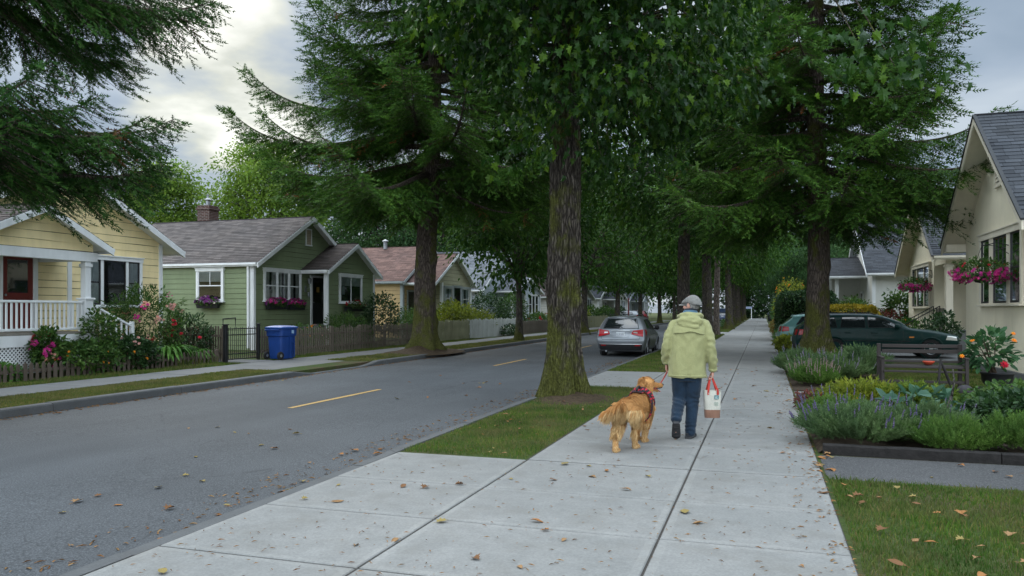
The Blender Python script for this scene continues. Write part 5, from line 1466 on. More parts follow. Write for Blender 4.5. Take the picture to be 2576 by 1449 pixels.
def build_car(name, label, loc, rz, paint, kind, H=1.48, L=4.4, W=0.89, wr=0.32, wheels=(0.85, 3.45), group=None, detail=True, plate=True):
    root = empty(name, (0, 0, 0), label, "car", group)
    PR = [0.90, 0.965, 1.0, 0.995, 0.965, 0.875, 0.775, 0.69, 0.38, 0.0]
    if kind == 'hatch':
        zsR = [0.24, 0.42, 0.64, 0.84, 0.98, 1.16, 1.31, H-0.075, H-0.045, H-0.035]
        zsM = [0.24, 0.42, 0.64, 0.82, 0.955, 1.14, 1.30, H-0.06, H-0.01, H]
        zsF = [0.24, 0.42, 0.62, 0.79, 0.92, 1.10, 1.26, H-0.09, H-0.05, H-0.04]
        rear_dy = np.array([0.12, 0.05, 0.03, 0.13, 0.17, 0.27, 0.37, 0.43, 0.35, 0.33])
        st = [mk_section(0, W, zsR, PR, rear_dy, 0.93), mk_section(0.13, W, zsR, PR, rear_dy*0.95, 0.99), mk_section(0.85, W, zsM, PR, rear_dy*0.3), mk_section(1.6, W, zsM, PR), mk_section(2.25, W, zsF, PR)]
        st.append([(W*p, 2.80+0.02*i, z) for i, (p, z) in enumerate(zip([0.90, 0.965, 1.0, 0.99, 0.95, 0.88, 0.80, 0.72, 0.40, 0], [0.24, 0.42, 0.62, 0.78, 0.90, 1.02, 1.12, 1.20, 1.25, 1.26]))])
        st.append([(W*p, 3.22, z) for p, z in zip([0.90, 0.965, 1.0, 0.985, 0.94, 0.88, 0.80, 0.70, 0.40, 0], [0.24, 0.42, 0.60, 0.76, 0.87, 0.92, 0.95, 0.97, 1.0, 1.01])])
        st.append([(W*p, 3.9, z) for p, z in zip([0.89, 0.95, 0.975, 0.96, 0.91, 0.84, 0.76, 0.66, 0.38, 0], [0.24, 0.42, 0.58, 0.70, 0.79, 0.83, 0.86, 0.88, 0.90, 0.91])])
        st.append([(W*p, L-0.07, z) for p, z in zip([0.80, 0.86, 0.88, 0.86, 0.82, 0.76, 0.68, 0.6, 0.34, 0], [0.26, 0.40, 0.52, 0.60, 0.66, 0.69, 0.71, 0.73, 0.745, 0.75])])
        ws = (4.15, 6.0)
    else:
        zsM = [0.22, 0.40, 0.60, 0.76, 0.93, 1.08, 1.22, H-0.055, H-0.012, H]
        zsR = [0.24, 0.40, 0.60, 0.76, 0.93, 1.07, 1.20, H-0.09, H-0.06, H-0.05]
        rear_dy = np.array([0.08, 0.02, 0.0, 0.05, 0.10, 0.26, 0.42, 0.55, 0.50, 0.48])
        P2 = [0.91, 0.965, 1.0, 0.985, 0.965, 0.89, 0.81, 0.73, 0.40, 0.0]
        st = [mk_section(0, W, zsR, P2, rear_dy, 0.94), mk_section(0.14, W, zsR, P2, rear_dy*0.96, 0.99), mk_section(1.1, W, zsM, P2, rear_dy*0.25), mk_section(2.0, W, zsM, P2), mk_section(2.6, W, [0.22, 0.40, 0.60, 0.76, 0.93, 1.07, 1.20, H-0.08, H-0.04, H-0.03], P2)]
        st.append([(W*p, 3.12+0.015*i, z) for i, (p, z) in enumerate(zip([0.91, 0.965, 1.0, 0.985, 0.96, 0.90, 0.82, 0.74, 0.42, 0], [0.22, 0.40, 0.60, 0.76, 0.915, 1.01, 1.09, 1.16, 1.20, 1.21]))])
        st.append([(W*p, 3.56, z) for p, z in zip([0.91, 0.965, 1.0, 0.985, 0.95, 0.90, 0.83, 0.74, 0.42, 0], [0.22, 0.40, 0.60, 0.75, 0.88, 0.925, 0.945, 0.96, 0.975, 0.98])])
        st.append([(W*p, 4.3, z) for p, z in zip([0.90, 0.955, 0.985, 0.97, 0.93, 0.88, 0.80, 0.70, 0.40, 0], [0.22, 0.40, 0.57, 0.69, 0.79, 0.83, 0.85, 0.865, 0.88, 0.885])])
        st.append([(W*p, L-0.08, z) for p, z in zip([0.83, 0.89, 0.91, 0.89, 0.86, 0.80, 0.72, 0.63, 0.36, 0], [0.25, 0.40, 0.52, 0.60, 0.67, 0.70, 0.715, 0.73, 0.74, 0.745])])
        ws = (4.15, 6.0)
    C = Car(st, wheels, wr, sub=10 if detail else 5, subk=5, ws=ws)
    # flip so that local +y is forward: stations already run rear to front
    C.body(paint, root)
    if kind == 'hatch':
        wins = [[(0.78, 1.035), (1.42, 0.995), (1.42, 1.33), (1.02, 1.33)], [(1.49, 0.99), (2.02, 0.975), (1.97, 1.345), (1.49, 1.34)], [(2.10, 0.97), (2.88, 0.955), (2.30, 1.30), (2.06, 1.34)]]
        hand = [1.62, 2.24]; door_x = [[(1.455, 1.36), (1.455, 0.50), (1.30, 0.34)], [(2.06, 1.36), (2.06, 0.34)], [(2.95, 0.93), (2.98, 0.5), (2.95, 0.34)]]
    else:
        wins = [[(0.62, 0.985), (1.30, 0.985), (1.22, 1.31), (0.84, 1.30)], [(1.40, 0.985), (2.16, 0.985), (2.14, 1.335), (1.46, 1.325)], [(2.25, 0.985), (3.26, 0.985), (2.72, 1.285), (2.24, 1.335)]]
        hand = [1.62, 2.42]; door_x = [[(1.36, 1.35), (1.36, 0.62), (1.50, 0.34)], [(2.20, 1.37), (2.20, 0.34)], [(3.28, 0.94), (3.32, 0.34)]]
    for sg in (1, -1):
        for w in wins:
            mb = MB(); C.patch(mb, w, 'side', sg, 0.008, n=8); o = mb.build('side_window', CARGLASS, root); autosmooth(o, 60)
        mb = MB()
        for w in wins: C.line(mb, list(w)+[w[0]], sg, 0.011, 0.004, n=6)
        mb.build('window_trim', TRIMBLACK, root)
        if detail:
            mb = MB()
            for d in door_x: C.line(mb, d, sg, 0.0055, -0.0015, n=8)
            if kind != 'hatch': C.line(mb, [(0.5, 0.56), (1.42, 0.55)], sg, 0.010, 0.004); C.line(mb, [(2.0, 0.55), (3.5, 0.54)], sg, 0.010, 0.004); C.line(mb, [(1.30, 0.55), (2.2, 0.55)], sg, 0.010, 0.004)
            mb.build('door_gap', TRIMBLACK, root)
            for h in hand:
                mb = MB(); p = C.side(h, 0.80 if kind == 'hatch' else 0.81, 0.0)
                mb.tube([(sg*(p[0]), h-0.09, p[2]), (sg*(p[0]+0.035), h-0.07, p[2]), (sg*(p[0]+0.035), h+0.07, p[2]), (sg*p[0], h+0.09, p[2])], 0.014, 6); mb.build('door_handle', paint, root)
        mb = MB(); ym = 2.72 if kind == 'hatch' else 3.08; p = C.side(ym, 0.98, 0.0)
        mb.tube([(sg*(p[0]-0.02), ym, 0.97), (sg*(p[0]+0.07), ym+0.01, 0.99)], 0.025, 6)
        mb.lathe([(0, -0.10), (0.07, -0.09), (0.095, 0), (0.07, 0.06), (0, 0.08)], (sg*(p[0]+0.14), ym+0.02, 1.02), 10, axis='x'); o = mb.build('wing_mirror', TRIMBLACK if kind == 'hatch' else paint, root); autosmooth(o, 60)
    # rear glass, lamps, bumper
    if kind == 'hatch':
        mb = MB(); C.patch(mb, [(-0.62, 1.04), (0.62, 1.04), (0.50, 1.365), (-0.50, 1.365)], 'rear', off=0.008, n=14); autosmooth(mb.build('rear_window', CARGLASS, root), 60)
        mb = MB(); C.line(mb, [(-0.64, 1.03), (0.64, 1.03), (0.52, 1.38), (-0.52, 1.38), (-0.64, 1.03)], 1, 0.012, 0.004, surf='rear'); mb.build('window_trim', TRIMBLACK, root)
        for sg in (1, -1):
            mb = MB(); C.patch(mb, [(sg*0.38, 0.83), (sg*0.80, 0.74), (sg*0.79, 1.0), (sg*0.44, 0.955)], 'rear', off=0.016, n=10)
            C.patch(mb, [(0.16, 0.755), (0.40, 0.86), (0.42, 0.985), (0.20, 1.0)], 'side', sg, 0.012, n=8); lo = mb.build('tail_lamp', TAILRED, root); autosmooth(lo, 60)
            mb = MB(); C.patch(mb, [(sg*0.45, 0.875), (sg*0.60, 0.86), (sg*0.60, 0.905), (sg*0.47, 0.915)], 'rear', off=0.022, n=4); mb.build('reversing_lens', LENS, lo)
            mb = MB(); C.patch(mb, [(sg*0.52, 0.405), (sg*0.70, 0.41), (sg*0.70, 0.45), (sg*0.52, 0.445)], 'rear', off=0.02, n=4); mb.build('rear_reflector', TAILRED, root)
        mb = MB(); C.patch(mb, [(-0.74, 0.25), (0.74, 0.25), (0.78, 0.47), (-0.78, 0.47)], 'rear', off=0.012, n=12); autosmooth(mb.build('bumper_valance', TRIMBLACK, root), 60)
        mb = MB(); C.line(mb, [(-0.76, 0.47), (0.76, 0.47)], 1, 0.014, 0.012, surf='rear', n=16); C.line(mb, [(-0.33, 0.95), (0.33, 0.95)], 1, 0.016, 0.012, surf='rear', n=12); mb.build('chrome_strip', ALLOY, root)
        if detail:
            mb = MB(); C.line(mb, [(-0.66, 0.63), (0.66, 0.63)], 1, 0.007, 0.0, surf='rear', n=16); C.line(mb, [(-0.66, 0.63), (-0.70, 0.74), (-0.38, 0.83)], 1, 0.006, 0, surf='rear'); C.line(mb, [(0.66, 0.63), (0.70, 0.74), (0.38, 0.83)], 1, 0.006, 0, surf='rear'); mb.build('tailgate_gap', TRIMBLACK, root)
            mb = MB(); C.patch(mb, [(-0.29, 0.72), (0.29, 0.72), (0.31, 0.93), (-0.31, 0.93)], 'rear', off=0.004, n=6); C.line(mb, [(-0.30, 0.71), (0.30, 0.71), (0.32, 0.935), (-0.32, 0.935), (-0.30, 0.71)], 1, 0.006, 0.003, surf='rear'); mb.build('plate_recess', paint, root)
            mb = MB(); P = C.rear(0, 1.0, 0.012); mb.lathe([(0.05, -0.008), (0.062, 0.0), (0.05, 0.008), (0.04, 0.0)], tuple(P), 18, axis='y'); em = mb.build('tailgate_emblem', ALLOY, root)
            mb = MB(); p0 = C.rear(0.04, 1.05, 0.03); p1 = C.rear(-0.25, 1.075, 0.035); mb.tube([p0, (p0+p1)/2-(0, 0.004, 0), p1], 0.008, 5); mb.lathe([(0, 0.02), (0.03, 0.0), (0, -0.02)], tuple(p0), 8, axis='y'); mb.build('rear_wiper', TRIMBLACK, root)
            for sg in (1, -1):
                mb = MB(); mb.tube([(sg*0.50, 0.75, H+0.0), (sg*0.52, 0.85, H+0.035), (sg*0.53, 1.9, H+0.04), (sg*0.52, 2.15, H-0.02)], 0.016, 6); mb.build('roof_rail', TRIMBLACK, root)
            mb = MB(); mb.tube([(0, 0.62, H), (0, 0.50, H+0.16)], 0.006, 5); mb.build('aerial', TRIMBLACK, root)
            mb = MB(); mb.tube([(-0.52, 0.10, 0.2), (-0.52, 0.0, 0.22)], 0.03, 8); mb.build('exhaust', METAL, root)
    else:
        mb = MB(); C.patch(mb, [(-0.62, 0.99), (0.62, 0.99), (0.54, 1.30), (-0.54, 1.30)], 'rear', off=0.008, n=10); autosmooth(mb.build('rear_window', CARGLASS, root), 60)
        for sg in (1, -1):
            mb = MB(); C.patch(mb, [(sg*0.50, 0.72), (sg*0.81, 0.72), (sg*0.80, 0.92), (sg*0.50, 0.92)], 'rear', off=0.014, n=8)
            C.patch(mb, [(0.08, 0.72), (0.36, 0.74), (0.34, 0.90), (0.12, 0.92)], 'side', sg, 0.012, n=8); autosmooth(mb.build('tail_lamp', TAILRED, root), 60)
            yf = L-0.5
            mb = MB(); C.patch(mb, [(yf+0.04, 0.60), (L-0.12, 0.58), (L-0.14, 0.70), (yf+0.10, 0.735)], 'side', sg, 0.01, n=6); mb.build('headlamp', LENS, root)
            mb = MB(); C.patch(mb, [(3.46, 0.66), (3.60, 0.66), (3.60, 0.70), (3.46, 0.70)], 'side', sg, 0.012, n=3); mb.build('side_repeater', AMBER, root)
            mb = MB(); mb.tube([(sg*0.55, 0.8, H-0.02), (sg*0.56, 0.95, H+0.03), (sg*0.57, 2.3, H+0.03), (sg*0.56, 2.5, H-0.04)], 0.015, 6); mb.build('roof_rail', TRIMBLACK, root)
        mb = MB(); C.patch(mb, [(-0.76, 0.26), (0.76, 0.26), (0.78, 0.42), (-0.78, 0.42)], 'rear', off=0.012, n=10); mb.build('bumper_valance', TRIMBLACK, root)
    if plate:
        yz = 0.825 if kind == 'hatch' else 0.56; P = C.rear(0, yz, 0.02)
        mb = MB(); mb.bbox((-0.155, P[1]-0.008, yz-0.078), (0.155, P[1]+0.01, yz+0.078), 0.003); pl = mb.build('number_plate', PLATEW, root)
        if detail and kind == 'hatch':
            mb = MB(); rnd = random.Random(8)
            for k in range(7):
                x = -0.125+k*0.037
                for q in range(3):
                    zz = yz-0.03+q*0.03; mb.box((x+rnd.uniform(0, 0.006), P[1]-0.0095, zz), (0.022, 0.002, 0.006))
                mb.box((x+rnd.choice((-0.009, 0.009)), P[1]-0.0105, yz), (0.006, 0.002, 0.06))
            mb.build('plate_characters', PLATEINK, pl)
    C.wheelset(root, W*0.975, 10 if kind == 'hatch' else 7)
    root.location = loc; root.rotation_euler = (0, 0, rz)
    return root

SILVER = carpaint("silver_car_paint", (0.22, 0.235, 0.25), 0.7, 0.32)
DKGREEN = carpaint("dark_green_car_paint", (0.006, 0.030, 0.027), 0.0, 0.38)
TEAL = carpaint("pale_teal_car_paint", (0.10, 0.22, 0.20), 0.3, 0.3)
CWHITE = carpaint("white_car_paint", (0.6, 0.62, 0.63), 0.0, 0.3)
CBLUE = carpaint("dark_blue_car_paint", (0.03, 0.05, 0.10), 0.2, 0.3)
CRED = carpaint("maroon_car_paint", (0.12, 0.02, 0.025), 0.2, 0.3)
build_car('parked_car', "silver hatchback parked on the road by the kerb, seen from behind", (-4.86, 27.7, ROADZ-0.0), 0.0, SILVER, 'hatch')
build_car('parked_car', "dark green estate car parked across the driveway behind the fir trunk", (1.05, 28.88, 0.01), math.radians(-90), DKGREEN, 'wagon', H=1.44, L=4.98, W=0.88, wr=0.315, wheels=(1.22, 4.10))
build_car('parked_car', "pale teal car parked beyond the dark green estate car", (0.62, 33.4, 0.01), math.radians(-90), TEAL, 'wagon', H=1.42, L=4.6, W=0.86, wr=0.31, wheels=(0.95, 3.75))
FC = "cars far down the street"
build_car('parked_car', "white car far down the road between two tree trunks", (-7.0, 101, ROADZ), 0.0, CWHITE, 'hatch', H=1.75, detail=False, group=FC)
build_car('parked_car', "dark blue car far down the road by the near kerb", (-5.2, 108, ROADZ), 0.0, CBLUE, 'hatch', H=1.9, detail=False, group=FC)
build_car('parked_car', "maroon car parked in a far driveway across the road", (-14.6, 104, 0.02), math.radians(90), CRED, 'hatch', detail=False, group=FC)
build_car('parked_car', "silver car parked across the road before the small white bungalow", (-13.4, 91, 0.02), math.radians(80), SILVER, 'hatch', detail=False, group=FC)
# ---------------------------------------------------------------- the man and the dog
def ell(mb, c, rad, R=None, n=14, m=10):
    th = np.linspace(0, 2*np.pi, n, endpoint=False); ph = np.linspace(0.0, np.pi, m)
    P = np.stack([np.sin(ph)[:, None]*np.cos(th), np.sin(ph)[:, None]*np.sin(th), np.cos(ph)[:, None]*np.ones(n)], -1)
    P[0] += (1e-4*np.stack([np.cos(th), np.sin(th), 0*th], -1)); P[-1] += (1e-4*np.stack([np.cos(th), np.sin(th), 0*th], -1))
    P = P*np.array(rad)
    if R is not None: P = P@np.array(R).T
    n0 = mb.n
    mb.grid((P+np.array(c))[::-1], closed=True)
    mb.f.append((np.array([[n0+i for i in range(n)][::-1]]), 0, None)); mb.f.append((np.array([[n0+(m-1)*n+i for i in range(n)]]), 0, None))
def cap(mb, p0, r0, p1, r1, n=12, flat=1.0, side=None):
    """closed tapered capsule"""
    p0, p1 = np.array(p0, float), np.array(p1, float); t = unit(p1-p0); L = np.linalg.norm(p1-p0)
    s = unit(np.cross(t, [0.3, 0.5, 0.9] if side is None else side)) if side is None else unit(np.array(side)-t*np.dot(side, t)); u = np.cross(t, s)
    st = [(-r0*math.cos(a), r0*math.sin(a)) for a in np.linspace(0.12, math.pi/2, 5)]+[(L+r1*math.cos(a), r1*math.sin(a)) for a in np.linspace(math.pi/2, 0.12, 5)]
    th = np.linspace(0, 2*np.pi, n, endpoint=False); n0 = mb.n
    P = np.array([[p0+t*h+r*(np.cos(a)*s+flat*np.sin(a)*u) for a in th] for h, r in st])
    mb.grid(P, closed=True); m = len(st)
    mb.f.append((np.array([[n0+i for i in range(n)]]), 0, None)); mb.f.append((np.array([[n0+(m-1)*n+i for i in range(n)][::-1]]), 0, None))
def chain(mb, pts, rads, **k):
    for i in range(len(pts)-1): cap(mb, pts[i], rads[i], pts[i+1], rads[i+1], **k)
def loft(mb, rows, n=40, p=2.0):
    """closed super-ellipse loft: rows of (cx,cy,z,a,b)"""
    th = np.linspace(0, 2*np.pi, n, endpoint=False); n0 = mb.n
    c, s = np.cos(th), np.sin(th)
    P = np.array([[(cx+a*np.sign(ci)*abs(ci)**(2/p), cy+b*np.sign(si)*abs(si)**(2/p), z) for ci, si in zip(c, s)] for cx, cy, z, a, b in rows])
    mb.grid(P, closed=True); m = len(rows)
    mb.f.append((np.array([[n0+i for i in range(n)][::-1]]), 0, None)); mb.f.append((np.array([[n0+(m-1)*n+i for i in range(n)]]), 0, None))
def remesh(name, mb, m, parent, voxel, smooth=6, disp=None, fac=0.5):
    """one continuous skin over overlapping forms"""
    me = mb.mesh(name+"_form", m); o = bpy.data.objects.new(name, me); COL.objects.link(o)
    rm = o.modifiers.new('r', 'REMESH'); rm.mode = 'VOXEL'; rm.voxel_size = voxel
    sm = o.modifiers.new('s', 'SMOOTH'); sm.iterations = smooth; sm.factor = fac
    bpy.context.view_layer.update()
    dg = bpy.context.evaluated_depsgraph_get()
    me2 = bpy.data.meshes.new_from_object(o.evaluated_get(dg)); me2.name = name
    o.modifiers.clear(); o.data = me2; bpy.data.meshes.remove(me)
    if not me2.materials: me2.materials.append(m)
    n = len(me2.vertices)
    V = np.empty(n*3, np.float32); me2.vertices.foreach_get('co', V); V = V.reshape(-1, 3)
    if disp is not None:
        N = np.empty(n*3, np.float32); me2.vertices.foreach_get('normal', N); N = N.reshape(-1, 3)
        d = np.array([disp(Vector(v), q) for v, q in zip(V.tolist(), N.tolist())], np.float32)
        V = V+N*d[:, None]; me2.vertices.foreach_set('co', V.ravel())
    me2.polygons.foreach_set('use_smooth', np.ones(len(me2.polygons), bool)); me2.update()
    if parent is not None: o.parent = parent
    return o

def skinmat(name, c):
    t = NT(name); n = t.noise(18, 4)
    t.color(t.ramp(n, [(0.3, sc(c, 0.86)), (0.7, sc((c[0], c[1]*0.95, c[2]*0.95), 1.1))])); t.set(0.55, 0.35)
    t.b.inputs['Subsurface Weight'].default_value = 0.08; t.b.inputs['Subsurface Radius'].default_value = (0.01, 0.004, 0.002); return t.m
def cloth(name, c, var=0.12, wscale=1.0, bump=0.35, weave=420, rough=0.85):
    t = NT(name)
    n = t.noise(5*wscale, 5, 0.6); f = t.noise(160, 3)
    col = t.mix(1.0, t.ramp(n, [(0.3, sc(c, 1-var)), (0.7, sc(c, 1+var))]), t.ramp(f, [(0.3, 0.88), (0.7, 1.1)]), 'MULTIPLY')
    t.color(col); t.set(rough, 0.25); t.b.inputs['Sheen Weight'].default_value = 0.15
    wr = t.noise(9*wscale, 5, 0.6, t.mapping(t.obj(), (1.2, 1.2, 0.55)), 1.4)
    t.bump(wr, bump, 0.02); return t.m
SKIN = skinmat("weathered_skin", (0.46, 0.25, 0.185))
JACKET = cloth("lime_jacket_cloth", (0.275, 0.272, 0.122), 0.07, 1.3, 0.5, rough=0.7)
DENIM = cloth("dark_denim", (0.008, 0.021, 0.040), 0.35, 1.6, 0.5)
TWEED = cloth("grey_tweed", (0.155, 0.150, 0.138), 0.2, 4, 0.4)
NAVY = cloth("blue_collar_cloth", (0.07, 0.14, 0.20), 0.2, 3)
SLATE = cloth("dark_scarf_cloth", (0.025, 0.03, 0.04), 0.2, 3)
HAIRG = plain("grey_hair", (0.20, 0.19, 0.18), 0.8, 0.3, var=0.35, nscale=60, bump=0.6, bscale=120)
SHOE = plain("dark_shoe_mesh", (0.028, 0.030, 0.034), 0.75, 0.3, var=0.4, nscale=30, bump=0.5, bscale=80)
SOLE = plain("shoe_sole_rubber", (0.05, 0.05, 0.052), 0.8, 0.2, var=0.3, nscale=25)
SHOEGREY = plain("grey_shoe_overlay", (0.21, 0.22, 0.23), 0.7, 0.3)
CANVAS = cloth("natural_canvas", (0.46, 0.44, 0.375), 0.08, 1.5, 0.4)
BROWNC = cloth("brown_canvas", (0.20, 0.105, 0.07), 0.15, 1.5, 0.3)
REDW = cloth("red_webbing", (0.38, 0.035, 0.025), 0.12, 2, 0.2)
TEALP = plain("teal_print", (0.05, 0.16, 0.18), 0.8, 0.2)
PALEP = plain("pale_print", (0.5, 0.55, 0.52), 0.8, 0.2)
GREENP = plain("grey_green_print", (0.20, 0.27, 0.22), 0.8, 0.2)

PX, PY, PZ = -0.848, 9.646, 0.014
man = empty('person', (0, 0, 0), "person in lime jacket, jeans and grey flat cap walking away with dog and tote bag", "person")
def hand(mb, w, sd, curl=1.0):
    """w wrist; sd +1 right hand; palm faces the body, index finger forward"""
    w = np.array(w, float); inn = np.array([-sd, 0, 0.0]); dn = np.array([0, 0, -1.0]); fw = np.array([0, 1.0, 0])
    ys = (0.031, 0.0105, -0.0105, -0.030); ln = (0.95, 1.05, 1.0, 0.82)
    for y, l in zip(ys, ln):
        k0 = w+fw*y*0.7+dn*0.018; k1 = w+fw*y+dn*0.082+inn*0.002; cap(mb, k0, 0.0165, k1, 0.0125, 8)
        a = unit(dn*0.85+inn*0.5*curl); b = unit(dn*0.1+inn*1.0*curl); c = unit(-dn*0.75+inn*0.35)
        f1 = k1+a*0.036*l; f2 = f1+b*0.026*l; f3 = f2+c*0.020*l
        chain(mb, [k1, f1, f2, f3], [0.0105, 0.0092, 0.0085, 0.0075], n=8)
    t0 = w+fw*0.024+dn*0.028+inn*0.006; t1 = t0+fw*0.022+dn*0.022+inn*0.016; t2 = t1+fw*0.004+dn*0.024+inn*0.014; t3 = t2-fw*0.008+dn*0.018+inn*0.008
    chain(mb, [t0, t1, t2, t3], [0.017, 0.0125, 0.0105, 0.009], n=8)
SHL, ELL_, WRL = (-0.178, 0.0, 1.365), (-0.262, -0.045, 1.105), (-0.286, 0.07, 0.905)
SHR, ELR, WRR = (0.176, 0.0, 1.365), (0.250, -0.045, 1.085), (0.270, 0.03, 0.835)
HIPL, KNL, ANL = (-0.120, 0.0, 0.82), (-0.124, 0.035, 0.485), (-0.140, -0.215, 0.235)
HIPR, KNR, ANR = (0.045, 0.0, 0.82), (0.028, 0.045, 0.475), (0.010, -0.015, 0.10)
HD = np.array([0.022, 0.01, 1.615]); hf = unit(np.array([-0.84, 0.54, -0.03])); hs = unit(np.cross(hf, [0, 0, 1.0])); hu = np.cross(hs, hf)
HR = np.stack([hs, hf, hu], -1)
def H(x, y, z): return HD+HR@np.array([x, y, z])
mb = MB()
ell(mb, H(0, -0.012, 0.035), (0.076, 0.096, 0.088), HR, 20, 14); ell(mb, H(0, 0.030, -0.03), (0.062, 0.068, 0.082), HR, 18, 12)
cap(mb, H(0, 0.045, -0.085), 0.036, H(0, 0.070, -0.094), 0.022); cap(mb, H(0.0, 0.088, 0.012), 0.010, H(0, 0.112, -0.024), 0.015)
cap(mb, H(-0.03, 0.080, 0.028), 0.014, H(0.03, 0.080, 0.028), 0.014); cap(mb, H(-0.02, 0.086, -0.057), 0.009, H(0.02, 0.086, -0.057), 0.009); cap(mb, H(-0.017, 0.083, -0.070), 0.010, H(0.017, 0.083, -0.070), 0.010)
for sd in (-1, 1):
    ell(mb, H(sd*0.042, 0.066, -0.022), (0.024, 0.022, 0.026), HR); ell(mb, H(sd*0.082, -0.014, -0.008), (0.011, 0.022, 0.034), HR); cap(mb, H(sd*0.079, -0.01, -0.03), 0.011, H(sd*0.074, -0.004, -0.045), 0.008)
chain(mb, [(0.02, -0.005, 1.58), (0.01, -0.01, 1.50), (0.0, 0, 1.43)], [0.060, 0.063, 0.085])
loft(mb, [(-0.03, 0, 0.80, 0.165, 0.12), (-0.02, 0, 0.95, 0.165, 0.115), (-0.01, 0, 1.15, 0.17, 0.12), (0, 0, 1.35, 0.17, 0.11), (0, 0, 1.44, 0.13, 0.09), (0, 0, 1.48, 0.06, 0.06)], 24)
for S_, E_, W_, sd in ((SHL, ELL_, WRL, -1), (SHR, ELR, WRR, 1)):
    chain(mb, [S_, E_, W_], [0.058, 0.044, 0.028]); hand(mb, W_, sd)
chain(mb, [HIPL, KNL, ANL], [0.085, 0.06, 0.04]); chain(mb, [HIPR, KNR, ANR], [0.085, 0.06, 0.04])
cap(mb, ANL, 0.034, (-0.146, -0.17, 0.11), 0.024); cap(mb, ANR, 0.034, (0.015, 0.06, 0.045), 0.024)
remesh('body', mb, SKIN, man, 0.0065, 3, fac=0.4)
# eyes
for sd in (-1, 1):
    mb = MB(); ell(mb, H(sd*0.030, 0.0845, 0.008), (0.011, 0.008, 0.007), HR, 10, 8); mb.build('eye', plain("eye_white", (0.5, 0.48, 0.45), 0.3, 0.5) if sd < 0 else bpy.data.materials["eye_white"], man, smooth=True)
# hair: close-cropped grey round the back and sides
mb = MB(); rows = []
for ph in np.linspace(0.9, 2.35, 12):
    row = []
    for th in np.linspace(math.radians(28), math.radians(332), 40):      # 0 is the face
        x, y = math.sin(th), math.cos(th)
        lim = 2.35-0.55*max(0, y+0.1)
        p = min(ph, lim); row.append(H(0.0835*x*math.sin(p)*1.0, -0.012+0.103*y*math.sin(p), 0.035+0.094*math.cos(p)-(0.02 if p > 1.6 else 0)*(p-1.6)))
    rows.append(row)
mb.grid(np.array(rows)); mb.build('hair', HAIRG, man, smooth=True)
# flat cap
CT = 0.20
def capP(th, ph, k=1.0):
    x, y = math.sin(th), math.cos(th)
    fr = max(0.0, y); bk = max(0, -y)
    rx = 0.099*k*math.sin(ph); ry = (0.118+0.030*fr)*k*math.sin(ph)
    z = 0.060+(0.076*(1-0.45*fr*math.sin(ph)))*k*math.cos(ph)-0.020*fr*math.sin(ph)**2-0.050*bk*math.sin(ph)**3-0.012
    return H(rx*x, -0.014+ry*y, z)
mb = MB(); rows = [[capP(th, ph) for th in np.linspace(0, 2*math.pi, 41)[:-1]] for ph in np.linspace(0.03, 1.72, 16)]
mb.grid(np.array(rows)[::-1], closed=True); mb.poly(rows[0])
capo = mb.build('flat_cap', TWEED, man, smooth=True)
mb = MB(); rows = []
for q in np.linspace(0, 1, 8):
    rows.append([H((0.088-0.012*q)*math.sin(a), -0.014+(0.115+0.088*q*math.cos(a)**2)*math.cos(a), 0.034-0.020*q-0.012*abs(math.sin(a))) for a in np.linspace(-1.25, 1.25, 22)])
low = [[p-hu*0.010 for p in r_] for r_ in rows]
mb.grid(np.array(rows)); mb.grid(np.array(low)[::-1]); mb.grid(np.array([rows[-1], low[-1]])); mb.build('brim', TWEED, capo, smooth=True)
mb = MB(); mb.tube([capP(th, 1.66, 1.012) for th in np.linspace(2.45, 3.8, 12)], 0.0075, 6); mb.build('cap_strap', BLACKDOOR, capo, smooth=True)
# collar and scarf
mb = MB()
for z, a, r_ in ((1.515, 0.078, 0.018), (1.532, 0.073, 0.015)):
    mb.tube([(0.008+a*math.sin(t), 0.0-a*0.95*math.cos(t), z+0.012*math.cos(t)) for t in np.linspace(-2.6, 2.6, 30)], r_, 8)
mb.build('shirt_collar', NAVY, man, smooth=True)
mb = MB(); mb.tube([(0.012+0.068*math.sin(t), -0.066*math.cos(t), 1.556+0.012*math.cos(t)) for t in np.linspace(-2.2, 2.6, 30)], 0.013, 8); mb.build('neck_scarf', SLATE, man, smooth=True)
# jacket
TORSO = [(-0.030, 0, 0.740, 0.236, 0.155), (-0.030, 0, 0.80, 0.232, 0.156), (-0.026, -0.004, 0.95, 0.222, 0.155), (-0.018, -0.008, 1.10, 0.218, 0.152), (-0.008, -0.010, 1.24, 0.222, 0.148), (0, -0.010, 1.34, 0.205, 0.135), (0, -0.006, 1.41, 0.158, 0.118), (0.004, 0, 1.46, 0.112, 0.098), (0.006, 0, 1.50, 0.088, 0.084), (0.008, 0, 1.525, 0.078, 0.078)]
TZ = np.array(TORSO)
def torso_y(x, z):
    cx, cy, a, b = [np.interp(z, TZ[:, 2], TZ[:, k]) for k in (0, 1, 3, 4)]
    q = np.clip((x-cx)/a, -0.999, 0.999); return cy-b*(1-abs(q)**2.4)**(1/2.4)
mb = MB(); loft(mb, TORSO, 44, 2.4)
chain(mb, [(-0.09, 0, 1.405), SHL, (-0.238, -0.03, 1.23), ELL_, (-0.283, 0.02, 0.99), (-0.286, 0.055, 0.925)], [0.072, 0.082, 0.077, 0.068, 0.060, 0.049], n=16)
chain(mb, [(0.09, 0, 1.405), SHR, (0.232, -0.03, 1.22), ELR, (0.272, -0.01, 0.94), (0.272, 0.022, 0.845)], [0.072, 0.082, 0.077, 0.068, 0.060, 0.049], n=16)
